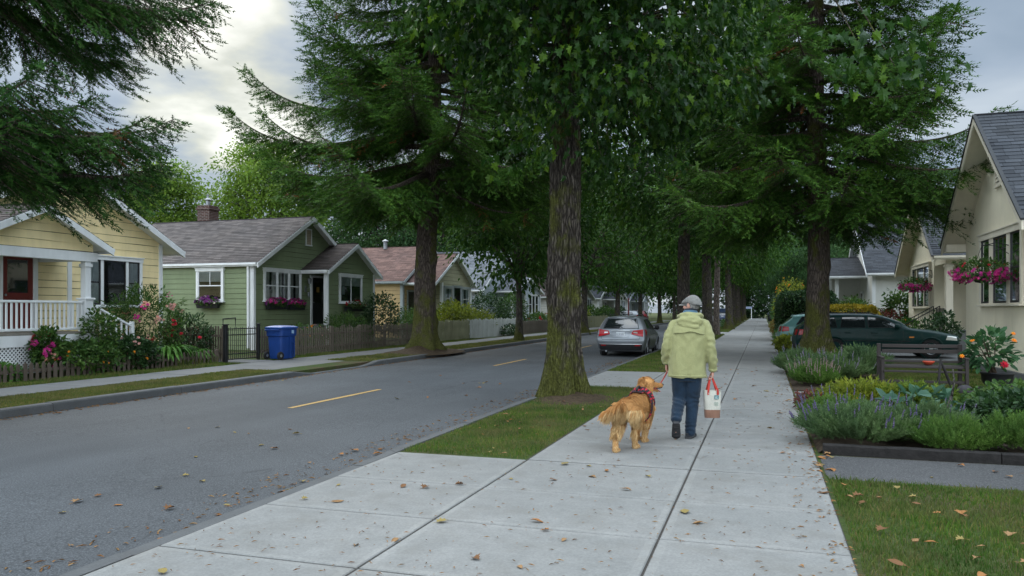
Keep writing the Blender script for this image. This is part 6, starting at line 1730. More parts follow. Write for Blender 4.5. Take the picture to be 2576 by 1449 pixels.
def jfold(v, n):
    z = v.z; arm = abs(v.x+0.01) > 0.225
    f = mnoise.noise(Vector((v.x*9, v.y*9, z*2.6)))*0.010+mnoise.noise(Vector((v.x*22, v.y*22, z*9)))*0.004+abs(mnoise.noise(Vector((v.x*7+3, v.y*7, v.z*5))))*-0.012+abs(mnoise.noise(Vector((v.x*15, v.y*15, v.z*6+2))))*-0.006
    if arm: f += 0.0065*math.sin(z*62+8*mnoise.noise(Vector((v.x*6, v.y*6, z*5)))+v.y*25)*(0.35+0.65*math.exp(-((z-1.08)/0.13)**2)+0.5*math.exp(-((z-0.93)/0.06)**2))
    else:
        f += 0.006*math.sin(v.x*34+z*7+3*mnoise.noise(Vector((v.x*4, 0, z*4))))*(1.1-min(1, max(0, (z-0.74)/0.6)))
        f += 0.005*math.sin(abs(v.x)*40-z*30)*math.exp(-((z-1.25)/0.10)**2)
    if z < 0.765 and not arm: f += 0.004
    return f
jk = remesh('jacket', mb, JACKET, man, 0.0095, 5, jfold)
mb = MB()
ell(mb, (0.012, -0.115, 1.42), (0.165, 0.058, 0.078)); ell(mb, (0.02, -0.138, 1.355), (0.115, 0.036, 0.058)); ell(mb, (0.022, -0.142, 1.318), (0.06, 0.024, 0.036))
for a0, a1 in zip(np.linspace(-2.0, 2.0, 15)[:-1], np.linspace(-2.0, 2.0, 15)[1:]):
    f = lambda a: (0.008+0.128*math.sin(a), -0.008-0.105*math.cos(a), 1.495-0.035*(1-math.cos(a))*0.5+0.010*math.cos(a))
    cap(mb, f(a0), 0.034, f(a1), 0.034)
remesh('hood', mb, JACKET, jk, 0.008, 5, lambda v, n: 0.010*mnoise.noise(Vector((v.x*13, v.y*9, v.z*22)))-0.010*abs(mnoise.noise(Vector((v.x*8, v.y*8, v.z*16))))+0.002*math.sin(v.z*75+v.x*18+4*mnoise.noise(v*8)))
mb = MB(); rows = []
for q in np.linspace(0, 1, 7):
    rows.append([(x, torso_y(x, 1.405-q*0.105-0.03*q*(abs(x)/0.2))-0.012-0.012*q, 1.405-q*0.105-0.03*q*(abs(x)/0.2)+0.006*q*math.sin(x*30)) for x in np.linspace(-0.185, 0.185, 30)])
mb.grid(np.array(rows)); mb.grid(np.array([rows[-1], [(x, y+0.008, z-0.003) for x, y, z in rows[-1]]])); mb.build('storm_flap', JACKET, jk, smooth=True)
mb = MB(); mb.tube([(x, torso_y(x, 0.768)-0.010, 0.765) for x in np.linspace(-0.245, 0.19, 24)], 0.004, 5); mb.build('hem_seam', JACKET, jk, smooth=True)
for (w_, e_) in ((WRL, (-0.284, 0.05, 0.935)), (WRR, (0.272, 0.018, 0.858))):
    w_, e_ = np.array(w_), np.array(e_); d = unit(w_-e_); mb = MB(); mb.tube([e_-d*0.005, e_+d*0.03], 0.0515, 16); mb.build('cuff', JACKET, jk, smooth=True)
# jeans
mb = MB(); loft(mb, [(-0.037, 0, 0.70, 0.165, 0.12), (-0.037, 0, 0.78, 0.185, 0.135), (-0.035, 0, 0.92, 0.18, 0.13)], 30)
chain(mb, [HIPL, (-0.124, 0.02, 0.64), KNL, (-0.133, -0.10, 0.35), (-0.140, -0.195, 0.255)], [0.108, 0.095, 0.081, 0.072, 0.066], n=16)
chain(mb, [HIPR, (0.04, 0.025, 0.64), KNR, (0.020, 0.015, 0.28), (0.010, -0.012, 0.085)], [0.108, 0.095, 0.081, 0.070, 0.066], n=16)
def pfold(v, n):
    k = math.exp(-((v.z-0.47)/0.09)**2)+0.9*math.exp(-((v.z-(0.14 if v.x > -0.055 else 0.28))/0.07)**2)
    return 0.0045*k*math.sin(v.z*95+9*mnoise.noise(Vector((v.x*7, v.y*7, v.z*5)))+v.x*20)+0.006*mnoise.noise(Vector((v.x*14, v.y*14, v.z*5)))
remesh('jeans', mb, DENIM, man, 0.008, 4, pfold)
# shoes, built flat then turned at the toe
def shoe(toe, yaw, pitch, name):
    rows_s = [(-0.275, 0.030, 0.07), (-0.255, 0.037, 0.095), (-0.20, 0.040, 0.105), (-0.14, 0.041, 0.085), (-0.08, 0.049, 0.066), (-0.03, 0.048, 0.055), (0.0, 0.036, 0.045), (0.015, 0.015, 0.035)]
    R = Matrix.Rotation(yaw, 3, 'Z') @ Matrix.Rotation(-pitch, 3, 'X')
    def T(p): return np.array(toe)+np.array(R @ Vector(p))
    up, so = MB(), MB()
    G = []
    for y, w, h in rows_s:
        G.append([T((w*math.cos(a)*(1 if math.sin(a) < 0.5 else 0.9), y, 0.022+(h-0.022)*max(0, math.sin(a))**0.7)) for a in np.linspace(0, math.pi, 13)])
    up.grid(np.array(G)); up.poly(G[0]); up.poly(G[-1][::-1])
    o = up.build(name, SHOE, man, smooth=True)
    S_ = []
    for y, w, h in rows_s:
        w2 = w*1.08; z0 = 0.0+(0.012 if y > -0.02 else 0)
        S_.append([T((-w2, y*1.02, 0.026)), T((-w2, y*1.02, z0+0.004)), T((-w2*0.85, y*1.02, z0)), T((w2*0.85, y*1.02, z0)), T((w2, y*1.02, z0+0.004)), T((w2, y*1.02, 0.026))])
    so.grid(np.array(S_)); so.poly(S_[0][::-1]); so.poly(S_[-1]); so.build('shoe_sole', SOLE, o)
    tr = MB()
    for y in (-0.25, -0.21, -0.16, -0.10, -0.055): tr.box(T((0, y, -0.002)), (0.058, 0.014, 0.006), R)
    for sd in (-1, 1): tr.tube([T((sd*0.040, -0.20, 0.06)), T((sd*0.044, -0.12, 0.05)), T((sd*0.049, -0.06, 0.035))], 0.006, 5)
    tr.tube([T((-0.032, -0.268, 0.06)), T((0, -0.283, 0.065)), T((0.032, -0.268, 0.06))], 0.007, 5)
    tr.build('shoe_overlay', SOLE, o)
    mb = MB(); mb.tube([T((0, -0.205, 0.085)), T((0, -0.21, 0.135))], [0.043, 0.040], 14); mb.build('shoe_collar', SHOE, o, smooth=True)
shoe((0.022, 0.215, 0.0), math.radians(-8), 0.0, 'shoe')
shoe((-0.150, -0.105, 0.006), math.radians(6), math.radians(48), 'shoe')
man.location = (PX, PY, PZ)

# tote bag hanging from the right hand
bag = empty('tote_bag', (0, 0, 0), "cream canvas tote bag with brown base and red handles carried by the person", "bag")
bx, by, bt, bb = 0.262, 0.035, 0.590, 0.262
bR = Matrix.Rotation(math.radians(14), 3, 'Z')
def B_(x, y, z): return np.array([bx, by, 0])+np.array(bR @ Vector((x, y, z)))
def bagrow(z, n=40):
    q = (z-bb)/(bt-bb); a, b = 0.088+0.014*q, 0.055+0.006*math.sin(q*3)
    out = []
    for t in np.linspace(0, 2*np.pi, n, endpoint=False):
        c, s = math.cos(t), math.sin(t); p = 0.55-0.2*q
        x, y = a*math.copysign(abs(c)**p, c), b*math.copysign(abs(s)**p, s)
        w = 0.006*mnoise.noise(Vector((x*22, y*22, z*14)))
        out.append(B_(x*(1+w*6), y+w*1.5+0.008*math.sin(x*40)*q, z+(0.006*math.sin(t*2) if q > 0.98 else 0)))
    return out
zs_ = np.linspace(bb+0.095, bt, 9); mb = MB(); rr = [bagrow(z) for z in zs_]; mb.grid(np.array(rr), closed=True)
inn = [[np.array([bx, by, p[2]])+(p-np.array([bx, by, p[2]]))*0.95 for p in r_] for r_ in rr]; mb.grid(np.array(inn)[::-1], closed=True); mb.grid(np.array([rr[-1], inn[-1]]), closed=True)
mb.build('bag_body', CANVAS, bag, smooth=True)
mb = MB(); rr = [[np.array([bx, by, p[2]])+(p-np.array([bx, by, p[2]]))*1.015 for p in bagrow(z)] for z in np.linspace(bb, bb+0.098, 5)]
mb.grid(np.array(rr), closed=True); mb.poly(rr[0][::-1]); mb.build('bag_base', BROWNC, bag, smooth=True)
def ribbon(mb, P, w, wdir, th=0.003):
    P = np.array(P); wd = unit(np.array(wdir))*w/2; T = unit(np.gradient(P, axis=0)); N = unit(np.cross(T, np.broadcast_to(unit(np.array(wdir)), T.shape)))*th
    mb.grid(np.stack([P-wd+N, P+wd+N, P+wd-N, P-wd-N], 1), closed=True)
HX, HZ = np.array([0.250, 0.032]), 0.742
for sy in (-1, 1):
    pts = [B_(-0.056, sy*0.060, bt-0.05), B_(-0.056, sy*0.062, bt)]
    top = np.array([HX[0], HX[1], HZ])
    for q in np.linspace(0.1, 1, 8): pts.append(B_(-0.056, sy*0.062, bt)*(1-q)+(top+np.array([-0.012, sy*0.012, 0]))*q)
    for q in np.linspace(0, 1, 9): pts.append((top+np.array([0.012, sy*0.012, 0]))*(1-q)+B_(0.056, sy*0.062, bt)*q)
    pts.append(B_(0.056, sy*0.060, bt-0.05))
    mb = MB(); ribbon(mb, pts, 0.024, np.array(bR @ Vector((1, 0.15*sy, 0))), 0.002); mb.build('bag_handle', REDW, bag)
def bpatch(x0, x1, z0, z1, off):
    return [B_(x0, -0.0585-off, z0), B_(x1, -0.0585-off, z0), B_(x1, -0.0585-off, z1), B_(x0, -0.0585-off, z1)]
mb = MB(); mb.quad(*bpatch(0.015, 0.066, 0.488, 0.535, 0.006)); lab = mb.build('label_patch', TEALP, bag)
mb = MB()
for i, (x, w, z) in enumerate(((0.020, 0.012, 0.516), (0.035, 0.018, 0.518), (0.022, 0.03, 0.505), (0.022, 0.036, 0.496))): mb.quad(*bpatch(x, x+w, z, z+0.005, 0.0068))
mb.build('label_print', PALEP, lab)
mb = MB()
for i in range(4):
    x = 0.012+0.003*(i % 2)
    while x < 0.058:
        w = 0.006+0.005*((i*7+int(x*900)) % 3)/2; mb.quad(*bpatch(x, x+w, 0.447-i*0.012, 0.453-i*0.012, 0.006)); x += w+0.003
mb.build('bag_print', GREENP, bag)
bag.location = (PX, PY, PZ)

# golden retriever
DR = Matrix.Rotation(math.radians(-8), 3, 'Z'); DO = np.array([-1.405, 8.95, 0.014])
def m_fur(name, c0, c1, c2):
    t = NT(name); gi = t.new('ShaderNodeNewGeometry').outputs['Random Per Island']; n = t.noise(7, 4)
    col = t.mix(1.0, t.ramp(gi, [(0, c0), (0.5, c1), (1, c2)]), t.ramp(n, [(0.3, 0.88), (0.7, 1.08)]), 'MULTIPLY'); t.color(col); t.set(0.7, 0.2); return t.m
FUR0 = plain("golden_coat", (0.42, 0.20, 0.07), 0.8, 0.2, var=0.3, nscale=8)
FUR1 = m_fur("golden_fur", (0.42, 0.195, 0.060), (0.49, 0.245, 0.085), (0.55, 0.30, 0.115))
FUR2 = m_fur("cream_feathering", (0.52, 0.31, 0.12), (0.62, 0.42, 0.20), (0.68, 0.50, 0.27))
NOSE = plain("dog_nose", (0.02, 0.016, 0.015), 0.35, 0.5); TONGUE = plain("dog_tongue", (0.42, 0.12, 0.12), 0.4, 0.5); MOUTH = plain("dog_lip", (0.03, 0.018, 0.018), 0.5, 0.4)
dog = empty('dog', (0, 0, 0), "golden retriever in red plaid harness standing beside the person, head turned to the right", "dog")
mb = MB()
ell(mb, (0, 0.11, 0.43), (0.125, 0.24, 0.165)); ell(mb, (0, 0.27, 0.42), (0.112, 0.14, 0.17)); ell(mb, (0, -0.10, 0.455), (0.112, 0.22, 0.118)); ell(mb, (0, -0.28, 0.455), (0.118, 0.13, 0.118))
chain(mb, [(0, 0.26, 0.50), (0.0, 0.37, 0.57), (0.01, 0.45, 0.655)], [0.125, 0.105, 0.082], n=14)
hd = unit(np.array([0.70, 0.70, -0.06])); hsd = unit(np.cross(hd, [0, 0, 1.0])); hup = np.cross(hsd, hd); DHR = np.stack([hsd, hd, hup], -1); DH = np.array([0.005, 0.475, 0.682])
def K(x, y, z): return DH+DHR@np.array([x, y, z])
ell(mb, K(0, 0, 0.0), (0.074, 0.088, 0.072), DHR, 18, 12); ell(mb, K(0, 0.05, -0.015), (0.056, 0.065, 0.055), DHR)
chain(mb, [K(0, 0.07, -0.022), K(0, 0.14, -0.030), K(0, 0.192, -0.028)], [0.044, 0.036, 0.028], n=12)
chain(mb, [K(0, 0.05, -0.055), K(0, 0.12, -0.085), K(0, 0.155, -0.092)], [0.030, 0.020, 0.015], n=10)
for sd in (-1, 1): ell(mb, K(sd*0.032, 0.062, 0.030), (0.020, 0.022, 0.016), DHR)
HINDS = {-1: [(-0.080, -0.30, 0.43), (-0.088, -0.25, 0.305), (-0.072, -0.475, 0.165), (-0.060, -0.515, 0.045)], 1: [(0.080, -0.29, 0.43), (0.088, -0.15, 0.30), (0.070, -0.235, 0.16), (0.064, -0.195, 0.045)]}
for sd, p in HINDS.items():
    chain(mb, p, [0.088, 0.062, 0.033, 0.028], n=12); ell(mb, np.array(p[3])+(0, 0.022, -0.018), (0.036, 0.052, 0.027)); cap(mb, np.array(p[0])+(0, -0.03, -0.02), 0.075, np.array(p[1])+(0, -0.05, -0.0), 0.055)
FORES = {-1: [(-0.085, 0.26, 0.40), (-0.085, 0.24, 0.27), (-0.078, 0.33, 0.15), (-0.075, 0.355, 0.04)], 1: [(0.085, 0.25, 0.40), (0.080, 0.21, 0.26), (0.052, 0.25, 0.14), (0.036, 0.262, 0.042)]}
for sd, p in FORES.items():
    chain(mb, p, [0.075, 0.050, 0.036, 0.032], n=12); ell(mb, np.array(p[3])+(0, 0.020, -0.016), (0.037, 0.050, 0.027))
for k in (-1, 0, 1):
    for p in list(HINDS.values())+list(FORES.values()): ell(mb, np.array(p[3])+(k*0.022, 0.060-0.008*abs(k), -0.024), (0.013, 0.022, 0.017))
TAIL = np.array([(0, -0.37, 0.51), (-0.03, -0.44, 0.50), (-0.085, -0.485, 0.465), (-0.14, -0.495, 0.425), (-0.185, -0.47, 0.405)])
chain(mb, TAIL, [0.040, 0.034, 0.030, 0.026, 0.018], n=10)
db = remesh('body', mb, FUR0, dog, 0.0085, 5)
for sd in (-1, 1):
    mb = MB(); rows = []
    for q in np.linspace(0, 1, 9):
        w = 0.046*math.sin(min(1, q*1.25+0.25)*math.pi)**0.6*(1-0.25*q)+0.006
        cx = sd*(0.066+0.020*math.sin(q*2.6)); row = []
        for t in np.linspace(0, 2*math.pi, 13)[:-1]: row.append(K(cx+0.010*math.cos(t)+sd*0.004, -0.016+0.010*q+w*math.sin(t), 0.046-0.135*q))
        rows.append(row)
    mb.grid(np.array(rows), closed=True); mb.poly(rows[0]); mb.poly(rows[-1][::-1]); mb.build('ear', FUR1, dog, smooth=True)
    mb = MB(); ell(mb, K(sd*0.038, 0.078, 0.020), (0.010, 0.010, 0.009), DHR, 10, 8); mb.build('eye', NOSE, dog, smooth=True)
mb = MB(); ell(mb, K(0, 0.214, -0.018), (0.019, 0.016, 0.015), DHR); mb.build('nose', NOSE, dog, smooth=True)
mb = MB()
for sd in (-1, 1): mb.tube([K(sd*0.012, 0.200, -0.052), K(sd*0.030, 0.15, -0.060), K(sd*0.036, 0.10, -0.062), K(sd*0.03, 0.07, -0.055)], 0.0065, 6)
mb.build('lips', MOUTH, dog, smooth=True)
mb = MB(); chain(mb, [K(0, 0.08, -0.066), K(0.0, 0.14, -0.074), K(0.008, 0.178, -0.098)], [0.016, 0.018, 0.014], flat=0.4, side=hsd); mb.build('tongue', TONGUE, dog, smooth=True)
# coat: strands lying along the body, long on chest, thighs, belly and tail
me = db.data; nV = len(me.vertices)
V = np.empty(nV*3, np.float32); me.vertices.foreach_get('co', V); V = V.reshape(-1, 3); Nn = np.empty(nV*3, np.float32); me.vertices.foreach_get('normal', Nn); Nn = Nn.reshape(-1, 3)
rg = np.random.default_rng(12); pick = rg.integers(0, nV, 70000); P, Nm = V[pick]+rg.normal(0, 0.003, (70000, 3)), Nn[pick]
headm = ((P-DH)@hd > -0.03) & (np.linalg.norm(P-DH, axis=1) < 0.26) & (P[:, 2] > 0.56)
low = P[:, 2] < 0.17
tailm = (P[:, 1] < -0.40) & (P[:, 2] > 0.38)
thigh = (P[:, 1] < -0.24) & (P[:, 2] < 0.46) & (P[:, 2] > 0.19) & ~tailm
belly = (Nm[:, 2] < -0.25) & (P[:, 2] > 0.22) & ~tailm
chest = (P[:, 1] > 0.30) & (P[:, 2] < 0.62) & (P[:, 2] > 0.28) & ~headm
neck = (P[:, 1] > 0.28) & (P[:, 2] >= 0.5) & ~headm
flow = np.zeros_like(P); flow[:, 1] = -0.8; flow[:, 2] = -0.55
flow[tailm] = unit(np.array([-0.15, -0.05, -1.0])); flow[thigh] = unit(np.array([0, -0.45, -0.95])); flow[belly] = (0, -0.35, -1.0); flow[low] = (0, -0.2, -1.0); flow[neck] = (0, -0.5, -0.9); flow[headm] = -hd*0.7+np.array([0, 0, -0.5])
ln = np.full(len(P), 0.026); ln[tailm] = 0.09; ln[thigh] = 0.075; ln[belly] = 0.050; ln[chest] = 0.045; ln[neck] = 0.050; ln[headm] = 0.013; ln[low] = 0.018
ln *= rg.uniform(0.6, 1.3, len(P))
keep = ~(headm & (rg.random(len(P)) < 0.35)); P, Nm, flow, ln = P[keep], Nm[keep], flow[keep], ln[keep]
thigh, tailm, belly, low = thigh[keep], tailm[keep], belly[keep], low[keep]
T_ = flow-Nm*np.sum(flow*Nm, 1, keepdims=True); T_ = unit(unit(T_)+Nm*0.24+rg.normal(0, 0.13, P.shape))
W_ = unit(np.cross(T_, Nm))*rg.uniform(0.0012, 0.0024, (len(P), 1)); mid = P+T_*(ln*0.55)[:, None]; tip = P+(T_*0.88+unit(flow)*0.35)*ln[:, None]
tip[tailm & (rg.random(len(P)) < 0.0)] += 0
cream = (thigh & (Nm[:, 1] < -0.15) & (rg.random(len(P)) < 0.92)) | (tailm & (Nm[:, 2] < 0.55) & (rg.random(len(P)) < 0.9)) | (belly & (rg.random(len(P)) < 0.6)) | (low & (rg.random(len(P)) < 0.55))
for nm, mk, mt in (('fur', ~cream, FUR1), ('feathering', cream, FUR2)):
    n = int(mk.sum()); Q = np.stack([P[mk]-W_[mk], P[mk]+W_[mk], mid[mk]+W_[mk]*0.9, tip[mk], mid[mk]-W_[mk]*0.9], 1).reshape(-1, 3)
    mb = MB(); mb.add(Q, (np.arange(n)*5)[:, None]+np.arange(5)[None]); mb.build(nm, mt, dog)
# harness
def m_plaid():
    t = NT("red_plaid_webbing"); w = t.new('ShaderNodeTexWave'); w.inputs['Scale'].default_value = 9; t.link(t.obj(), w.inputs['Vector'])
    w2 = t.new('ShaderNodeTexWave', bands_direction='Z'); w2.inputs['Scale'].default_value = 9; t.link(t.obj(), w2.inputs['Vector'])
    s_ = t.math('ADD', w.outputs['Fac'], w2.outputs['Fac']); t.color(t.ramp(s_, [(0.2, (0.42, 0.03, 0.05)), (0.75, (0.34, 0.02, 0.03)), (0.95, (0.03, 0.02, 0.025))])); t.set(0.8, 0.2); return t.m
PLAID = m_plaid()
har = empty('dog_harness', (0, 0, 0), "red plaid dog harness with black handle strapped round the golden retriever", "harness")
mb = MB(); pts = [(0.157*math.sin(a), 0.175+0.03*math.cos(a), 0.432+0.193*math.cos(a)) for a in np.linspace(0, 2*np.pi, 41)]
ribbon(mb, pts, 0.052, (0, 1, 0.0), 0.005); mb.build('girth_strap', PLAID, har)
mb = MB(); pts = [(0.148*math.sin(a), 0.30+0.09*math.cos(a)*-0.9, 0.475+0.165*math.cos(a)) for a in np.linspace(0, 2*np.pi, 41)]
ribbon(mb, pts, 0.045, (0, 0.75, 0.6), 0.005); mb.build('chest_strap', PLAID, har)
mb = MB(); mb.grid(np.array([[(x, y, 0.606+0.028*(y-0.05)/0.2-1.6*x*x) for x in np.linspace(-0.075, 0.075, 9)] for y in np.linspace(0.06, 0.24, 8)])); mb.build('back_panel', PLAID, har)
mb = MB(); mb.tube([(0.0, 0.08, 0.625), (0.0, 0.10, 0.655), (0.0, 0.18, 0.665), (0.0, 0.21, 0.64)], 0.013, 8); mb.build('handle', TRIMBLACK, har, smooth=True)
mb = MB(); mb.box((0.06, 0.15, 0.615), (0.035, 0.05, 0.014), Matrix.Rotation(0.5, 3, 'Y')); mb.build('buckle', TRIMBLACK, har)
for o in (dog, har): o.location = tuple(DO); o.rotation_euler = (0, 0, math.radians(-8))
# leash from hand to harness
hp = np.array([PX-0.268, PY+0.075, PZ+0.815]); dp = DO+np.array(DR @ Vector((0.06, 0.33, 0.60)))
mb = MB(); pts = [hp+np.array([0.0, -0.02, 0.09]), hp+np.array([0.004, 0.0, 0.045])]+[hp+(dp-hp)*q-np.array([0, 0, 0.07*math.sin(q*math.pi)]) for q in np.linspace(0, 1, 12)]
ribbon(mb, pts, 0.028, (0.6, 1, 0.2), 0.003)
single('dog_leash', mb, REDW, "red leash running from the person's left hand to the dog's harness", "leash")
# ---------------------------------------------------------------- fences, bins, garden plants, small things
rg0 = np.random.default_rng(99)
WEATHER = painted("weathered_fence_wood", (0.110, 0.085, 0.066), 0.85, 0.35)
WEATHERG = painted("greying_fence_wood", (0.150, 0.125, 0.098), 0.85, 0.4)
WORNWHITE = painted("peeling_white_pickets", (0.46, 0.47, 0.44), 0.7, 0.6)
MOSSY = painted("algae_green_pickets", (0.25, 0.245, 0.15), 0.8, 0.5)
DARKWOOD = painted("dark_bench_wood", (0.032, 0.025, 0.022), 0.7, 0.4)

def picket_fence(name, label, p0, p1, h, m, gap=0.105, w=0.075, seed=1, pointed=True, posts=2.4, rails=(0.25, 0.75), wob=0.05, base=0.0, group=None, skip=None, th=0.018):
    """pickets nailed to rails between posts; every bay one panel"""
    p0, p1 = np.array(p0, float), np.array(p1, float); d = p1-p0; L = np.linalg.norm(d); d /= L; nrm = np.array([-d[1], d[0]]); rnd = random.Random(seed)
    r = empty(name, (p0[0], p0[1], 0), label, "fence", group)
    nb = max(1, round(L/posts))
    yaw = math.atan2(d[1], d[0])
    for b in range(nb):
        s0, s1 = L*b/nb, L*(b+1)/nb; mb = MB(); s = s0+gap*0.5
        while s < s1-0.02:
            if skip is None or not skip(s):
                hh = h*(1+rnd.uniform(-wob, wob)); ww = w*rnd.uniform(0.8, 1.1); le = rnd.uniform(-0.035, 0.035)
                c = p0+d*(s+rnd.uniform(-0.01, 0.01)); a = rnd.uniform(-0.06, 0.06)
                poly = [(-ww/2, base), (ww/2, base), (ww/2+le*hh*0.5, hh-ww*0.6), (le*hh*0.55, hh), (-ww/2+le*hh*0.5, hh-ww*0.6)] if pointed else [(-ww/2, base), (ww/2, base), (ww/2+le*hh*0.5, hh-0.02), (ww*0.3+le*hh*0.5, hh), (-ww*0.3+le*hh*0.5, hh), (-ww/2+le*hh*0.5, hh-0.02)]
                mb.prism(poly, 0.0, th, ((c[0], c[1], 0), (math.cos(yaw+a), math.sin(yaw+a), 0), (0, 0, 1), (math.sin(yaw+a), -math.cos(yaw+a), 0)))
            s += gap*rnd.uniform(0.94, 1.06)
        if mb.n: mb.build('picket_panel', m, r)
        mb = MB()
        for q in rails:
            c = p0+d*((s0+s1)/2); mb.box((c[0]+nrm[0]*0.025, c[1]+nrm[1]*0.025, h*q), (s1-s0+0.02, 0.035, 0.07), yaw)
        mb.build('rail', m, r)
    for b in range(nb+1):
        c = p0+d*(L*b/nb); mb = MB(); c = c+nrm*0.085; mb.bbox((c[0]-0.045, c[1]-0.045, -0.05), (c[0]+0.045, c[1]+0.045, h*1.03), 0.008); mb.build('post', m, r)
    return r
picket_fence('picket_fence', "low dark picket fence along the yellow house's flower bed", (-15.65, 8.0), (-15.35, 19.3), 0.40, WEATHER, gap=0.155, w=0.085, seed=3, rails=(0.55,), posts=2.3)
picket_fence('picket_fence', "brown picket fence running back between the yellow and green houses", (-15.45, 19.75), (-19.5, 20.6), 1.05, WEATHER, gap=0.10, seed=4, pointed=False)
picket_fence('picket_fence', "tall weathered picket fence in front of the green house", (-15.25, 21.15), (-15.5, 34.8), 0.95, WEATHERG, gap=0.135, w=0.07, seed=5, pointed=False, wob=0.07)
picket_fence('picket_fence', "algae stained picket fence in front of the tan house", (-15.5, 35.0), (-15.35, 39.9), 1.02, MOSSY, gap=0.13, w=0.10, seed=6, pointed=False)
picket_fence('picket_fence', "peeling white picket fence beyond the stained fence", (-15.35, 40.0), (-15.0, 47.6), 1.05, WORNWHITE, gap=0.125, w=0.10, seed=7, pointed=False)
picket_fence('picket_fence', "short grey picket fence past the slender street tree", (-15.0, 48.0), (-15.0, 55.5), 0.85, WEATHERG, gap=0.12, w=0.08, seed=8, pointed=False)
picket_fence('picket_fence', "long pale picket fence far down the far pavement", (-15.0, 60), (-15.0, 78), 1.0, MOSSY, gap=0.16, w=0.12, seed=9, pointed=False, posts=3)
# iron gate between the fences
g = empty('garden_gate', (-15.3, 20.2, 0), "black iron bar gate hung between two dark posts beside the blue bin", "gate")
for (x, y, w_) in ((-15.33, 19.58, 0.055), (-15.2, 21.0, 0.04)):
    mb = MB(); mb.bbox((x-w_, y-w_, -0.05), (x+w_, y+w_, 1.12), 0.01); mb.bbox((x-w_-0.02, y-w_-0.02, 1.121), (x+w_+0.02, y+w_+0.02, 1.15), 0.008); mb.build('gate_post', IRON, g)
mb = MB(); a, b = np.array([-15.32, 19.66]), np.array([-15.21, 20.94])
for z in (0.08, 0.24, 0.82, 1.0): mb.tube([(a[0], a[1], z), (b[0], b[1], z)], 0.016, 6)
for k in range(15):
    q = a+(b-a)*(k+0.5)/15; mb.tube([(q[0], q[1], 0.06), (q[0], q[1], 1.04+0.02*math.sin(k*2.1))], 0.009, 6)
mb.build('gate_bars', IRON, g)
mb = MB(); mb.tube([(-15.45, 19.62, 1.0), (-15.45, 19.62, 1.3), (-15.45, 20.2, 1.33), (-15.45, 20.2, 0.9)], 0.022, 6); mb.build('gate_hoop', IRON, g)

# blue wheeled bin
BLUE = plain("blue_bin_plastic", (0.008, 0.042, 0.19), 0.5, 0.4, var=0.12, nscale=4, bump=0.15, bscale=60)
BLUEL = plain("blue_lid_plastic", (0.010, 0.062, 0.26), 0.45, 0.4, var=0.12, nscale=4)
r = empty('recycling_bin', (0, 0, 0), "blue wheeled recycling bin standing at the kerbside by the iron gate", "bin")
def rrect(a, b, z, n=28, p=0.28, cx=0, cy=0):
    return [(cx+a*math.copysign(abs(math.cos(t))**p, math.cos(t)), cy+b*math.copysign(abs(math.sin(t))**p, math.sin(t)), z) for t in np.linspace(0, 2*np.pi, n, endpoint=False)]
mb = MB(); R_ = [rrect(0.235, 0.27, 0.02), rrect(0.245, 0.28, 0.06), rrect(0.275, 0.315, 0.68), rrect(0.275, 0.315, 0.70), rrect(0.305, 0.345, 0.72), rrect(0.315, 0.355, 0.93), rrect(0.30, 0.34, 0.935)]
mb.grid(np.array(R_), closed=True); mb.poly(R_[0][::-1]); bo = mb.build('bin_body', BLUE, r); autosmooth(bo, 40)
mb = MB(); R_ = [rrect(0.335, 0.385, 0.936), rrect(0.345, 0.395, 0.955), rrect(0.34, 0.39, 0.985), rrect(0.25, 0.29, 1.02, cy=0.02), rrect(0.10, 0.12, 1.035)]; mb.grid(np.array(R_), closed=True); mb.poly(R_[-1]); mb.poly(R_[0][::-1]); autosmooth(mb.build('lid', BLUEL, r), 50)
for sx in (-1, 1):
    mb = MB(); mb.lathe([(0.05, -0.03), (0.115, -0.028), (0.125, 0), (0.115, 0.028), (0.05, 0.03)], (sx*0.26, -0.33, 0.125), 18, axis='x'); wh = mb.build('wheel', TYRE, r)
    mb = MB(); mb.lathe([(0.0, sx*0.02), (0.055, sx*0.02), (0.055, -sx*0.02), (0, -sx*0.02)], (sx*0.262, -0.33, 0.125), 12, axis='x'); mb.build('hub', ALLOY, wh)
mb = MB(); mb.tube([(-0.27, -0.40, 0.90), (0.27, -0.40, 0.90)], 0.018, 8)
for sx in (-0.25, 0.25): mb.tube([(sx, -0.34, 0.86), (sx, -0.40, 0.90)], 0.016, 6)
mb.build('handle', BLUE, r)
mb = MB()
for k, (y, z) in enumerate(((0.0, 0.0),)):
    mb.box((0.3185, 0.12, 0.84), (0.004, 0.10, 0.10))
mb.build('bin_sticker', plain("pale_blue_sticker", (0.25, 0.38, 0.55), 0.6), r)
mb = MB(); mb.box2((0.276, 0.02, 0.06), (0.300, 0.05, 0.68)); mb.box2((0.276, 0.20, 0.06), (0.300, 0.23, 0.68)); mb.box2((0.274, 0.051, 0.5), (0.296, 0.199, 0.56)); mb.build('front_rib', BLUE, r)
r.location = (-14.52, 21.25, 0.02); r.rotation_euler = (0, 0, math.radians(-8)); r.scale = (1.08, 1.08, 1.03)

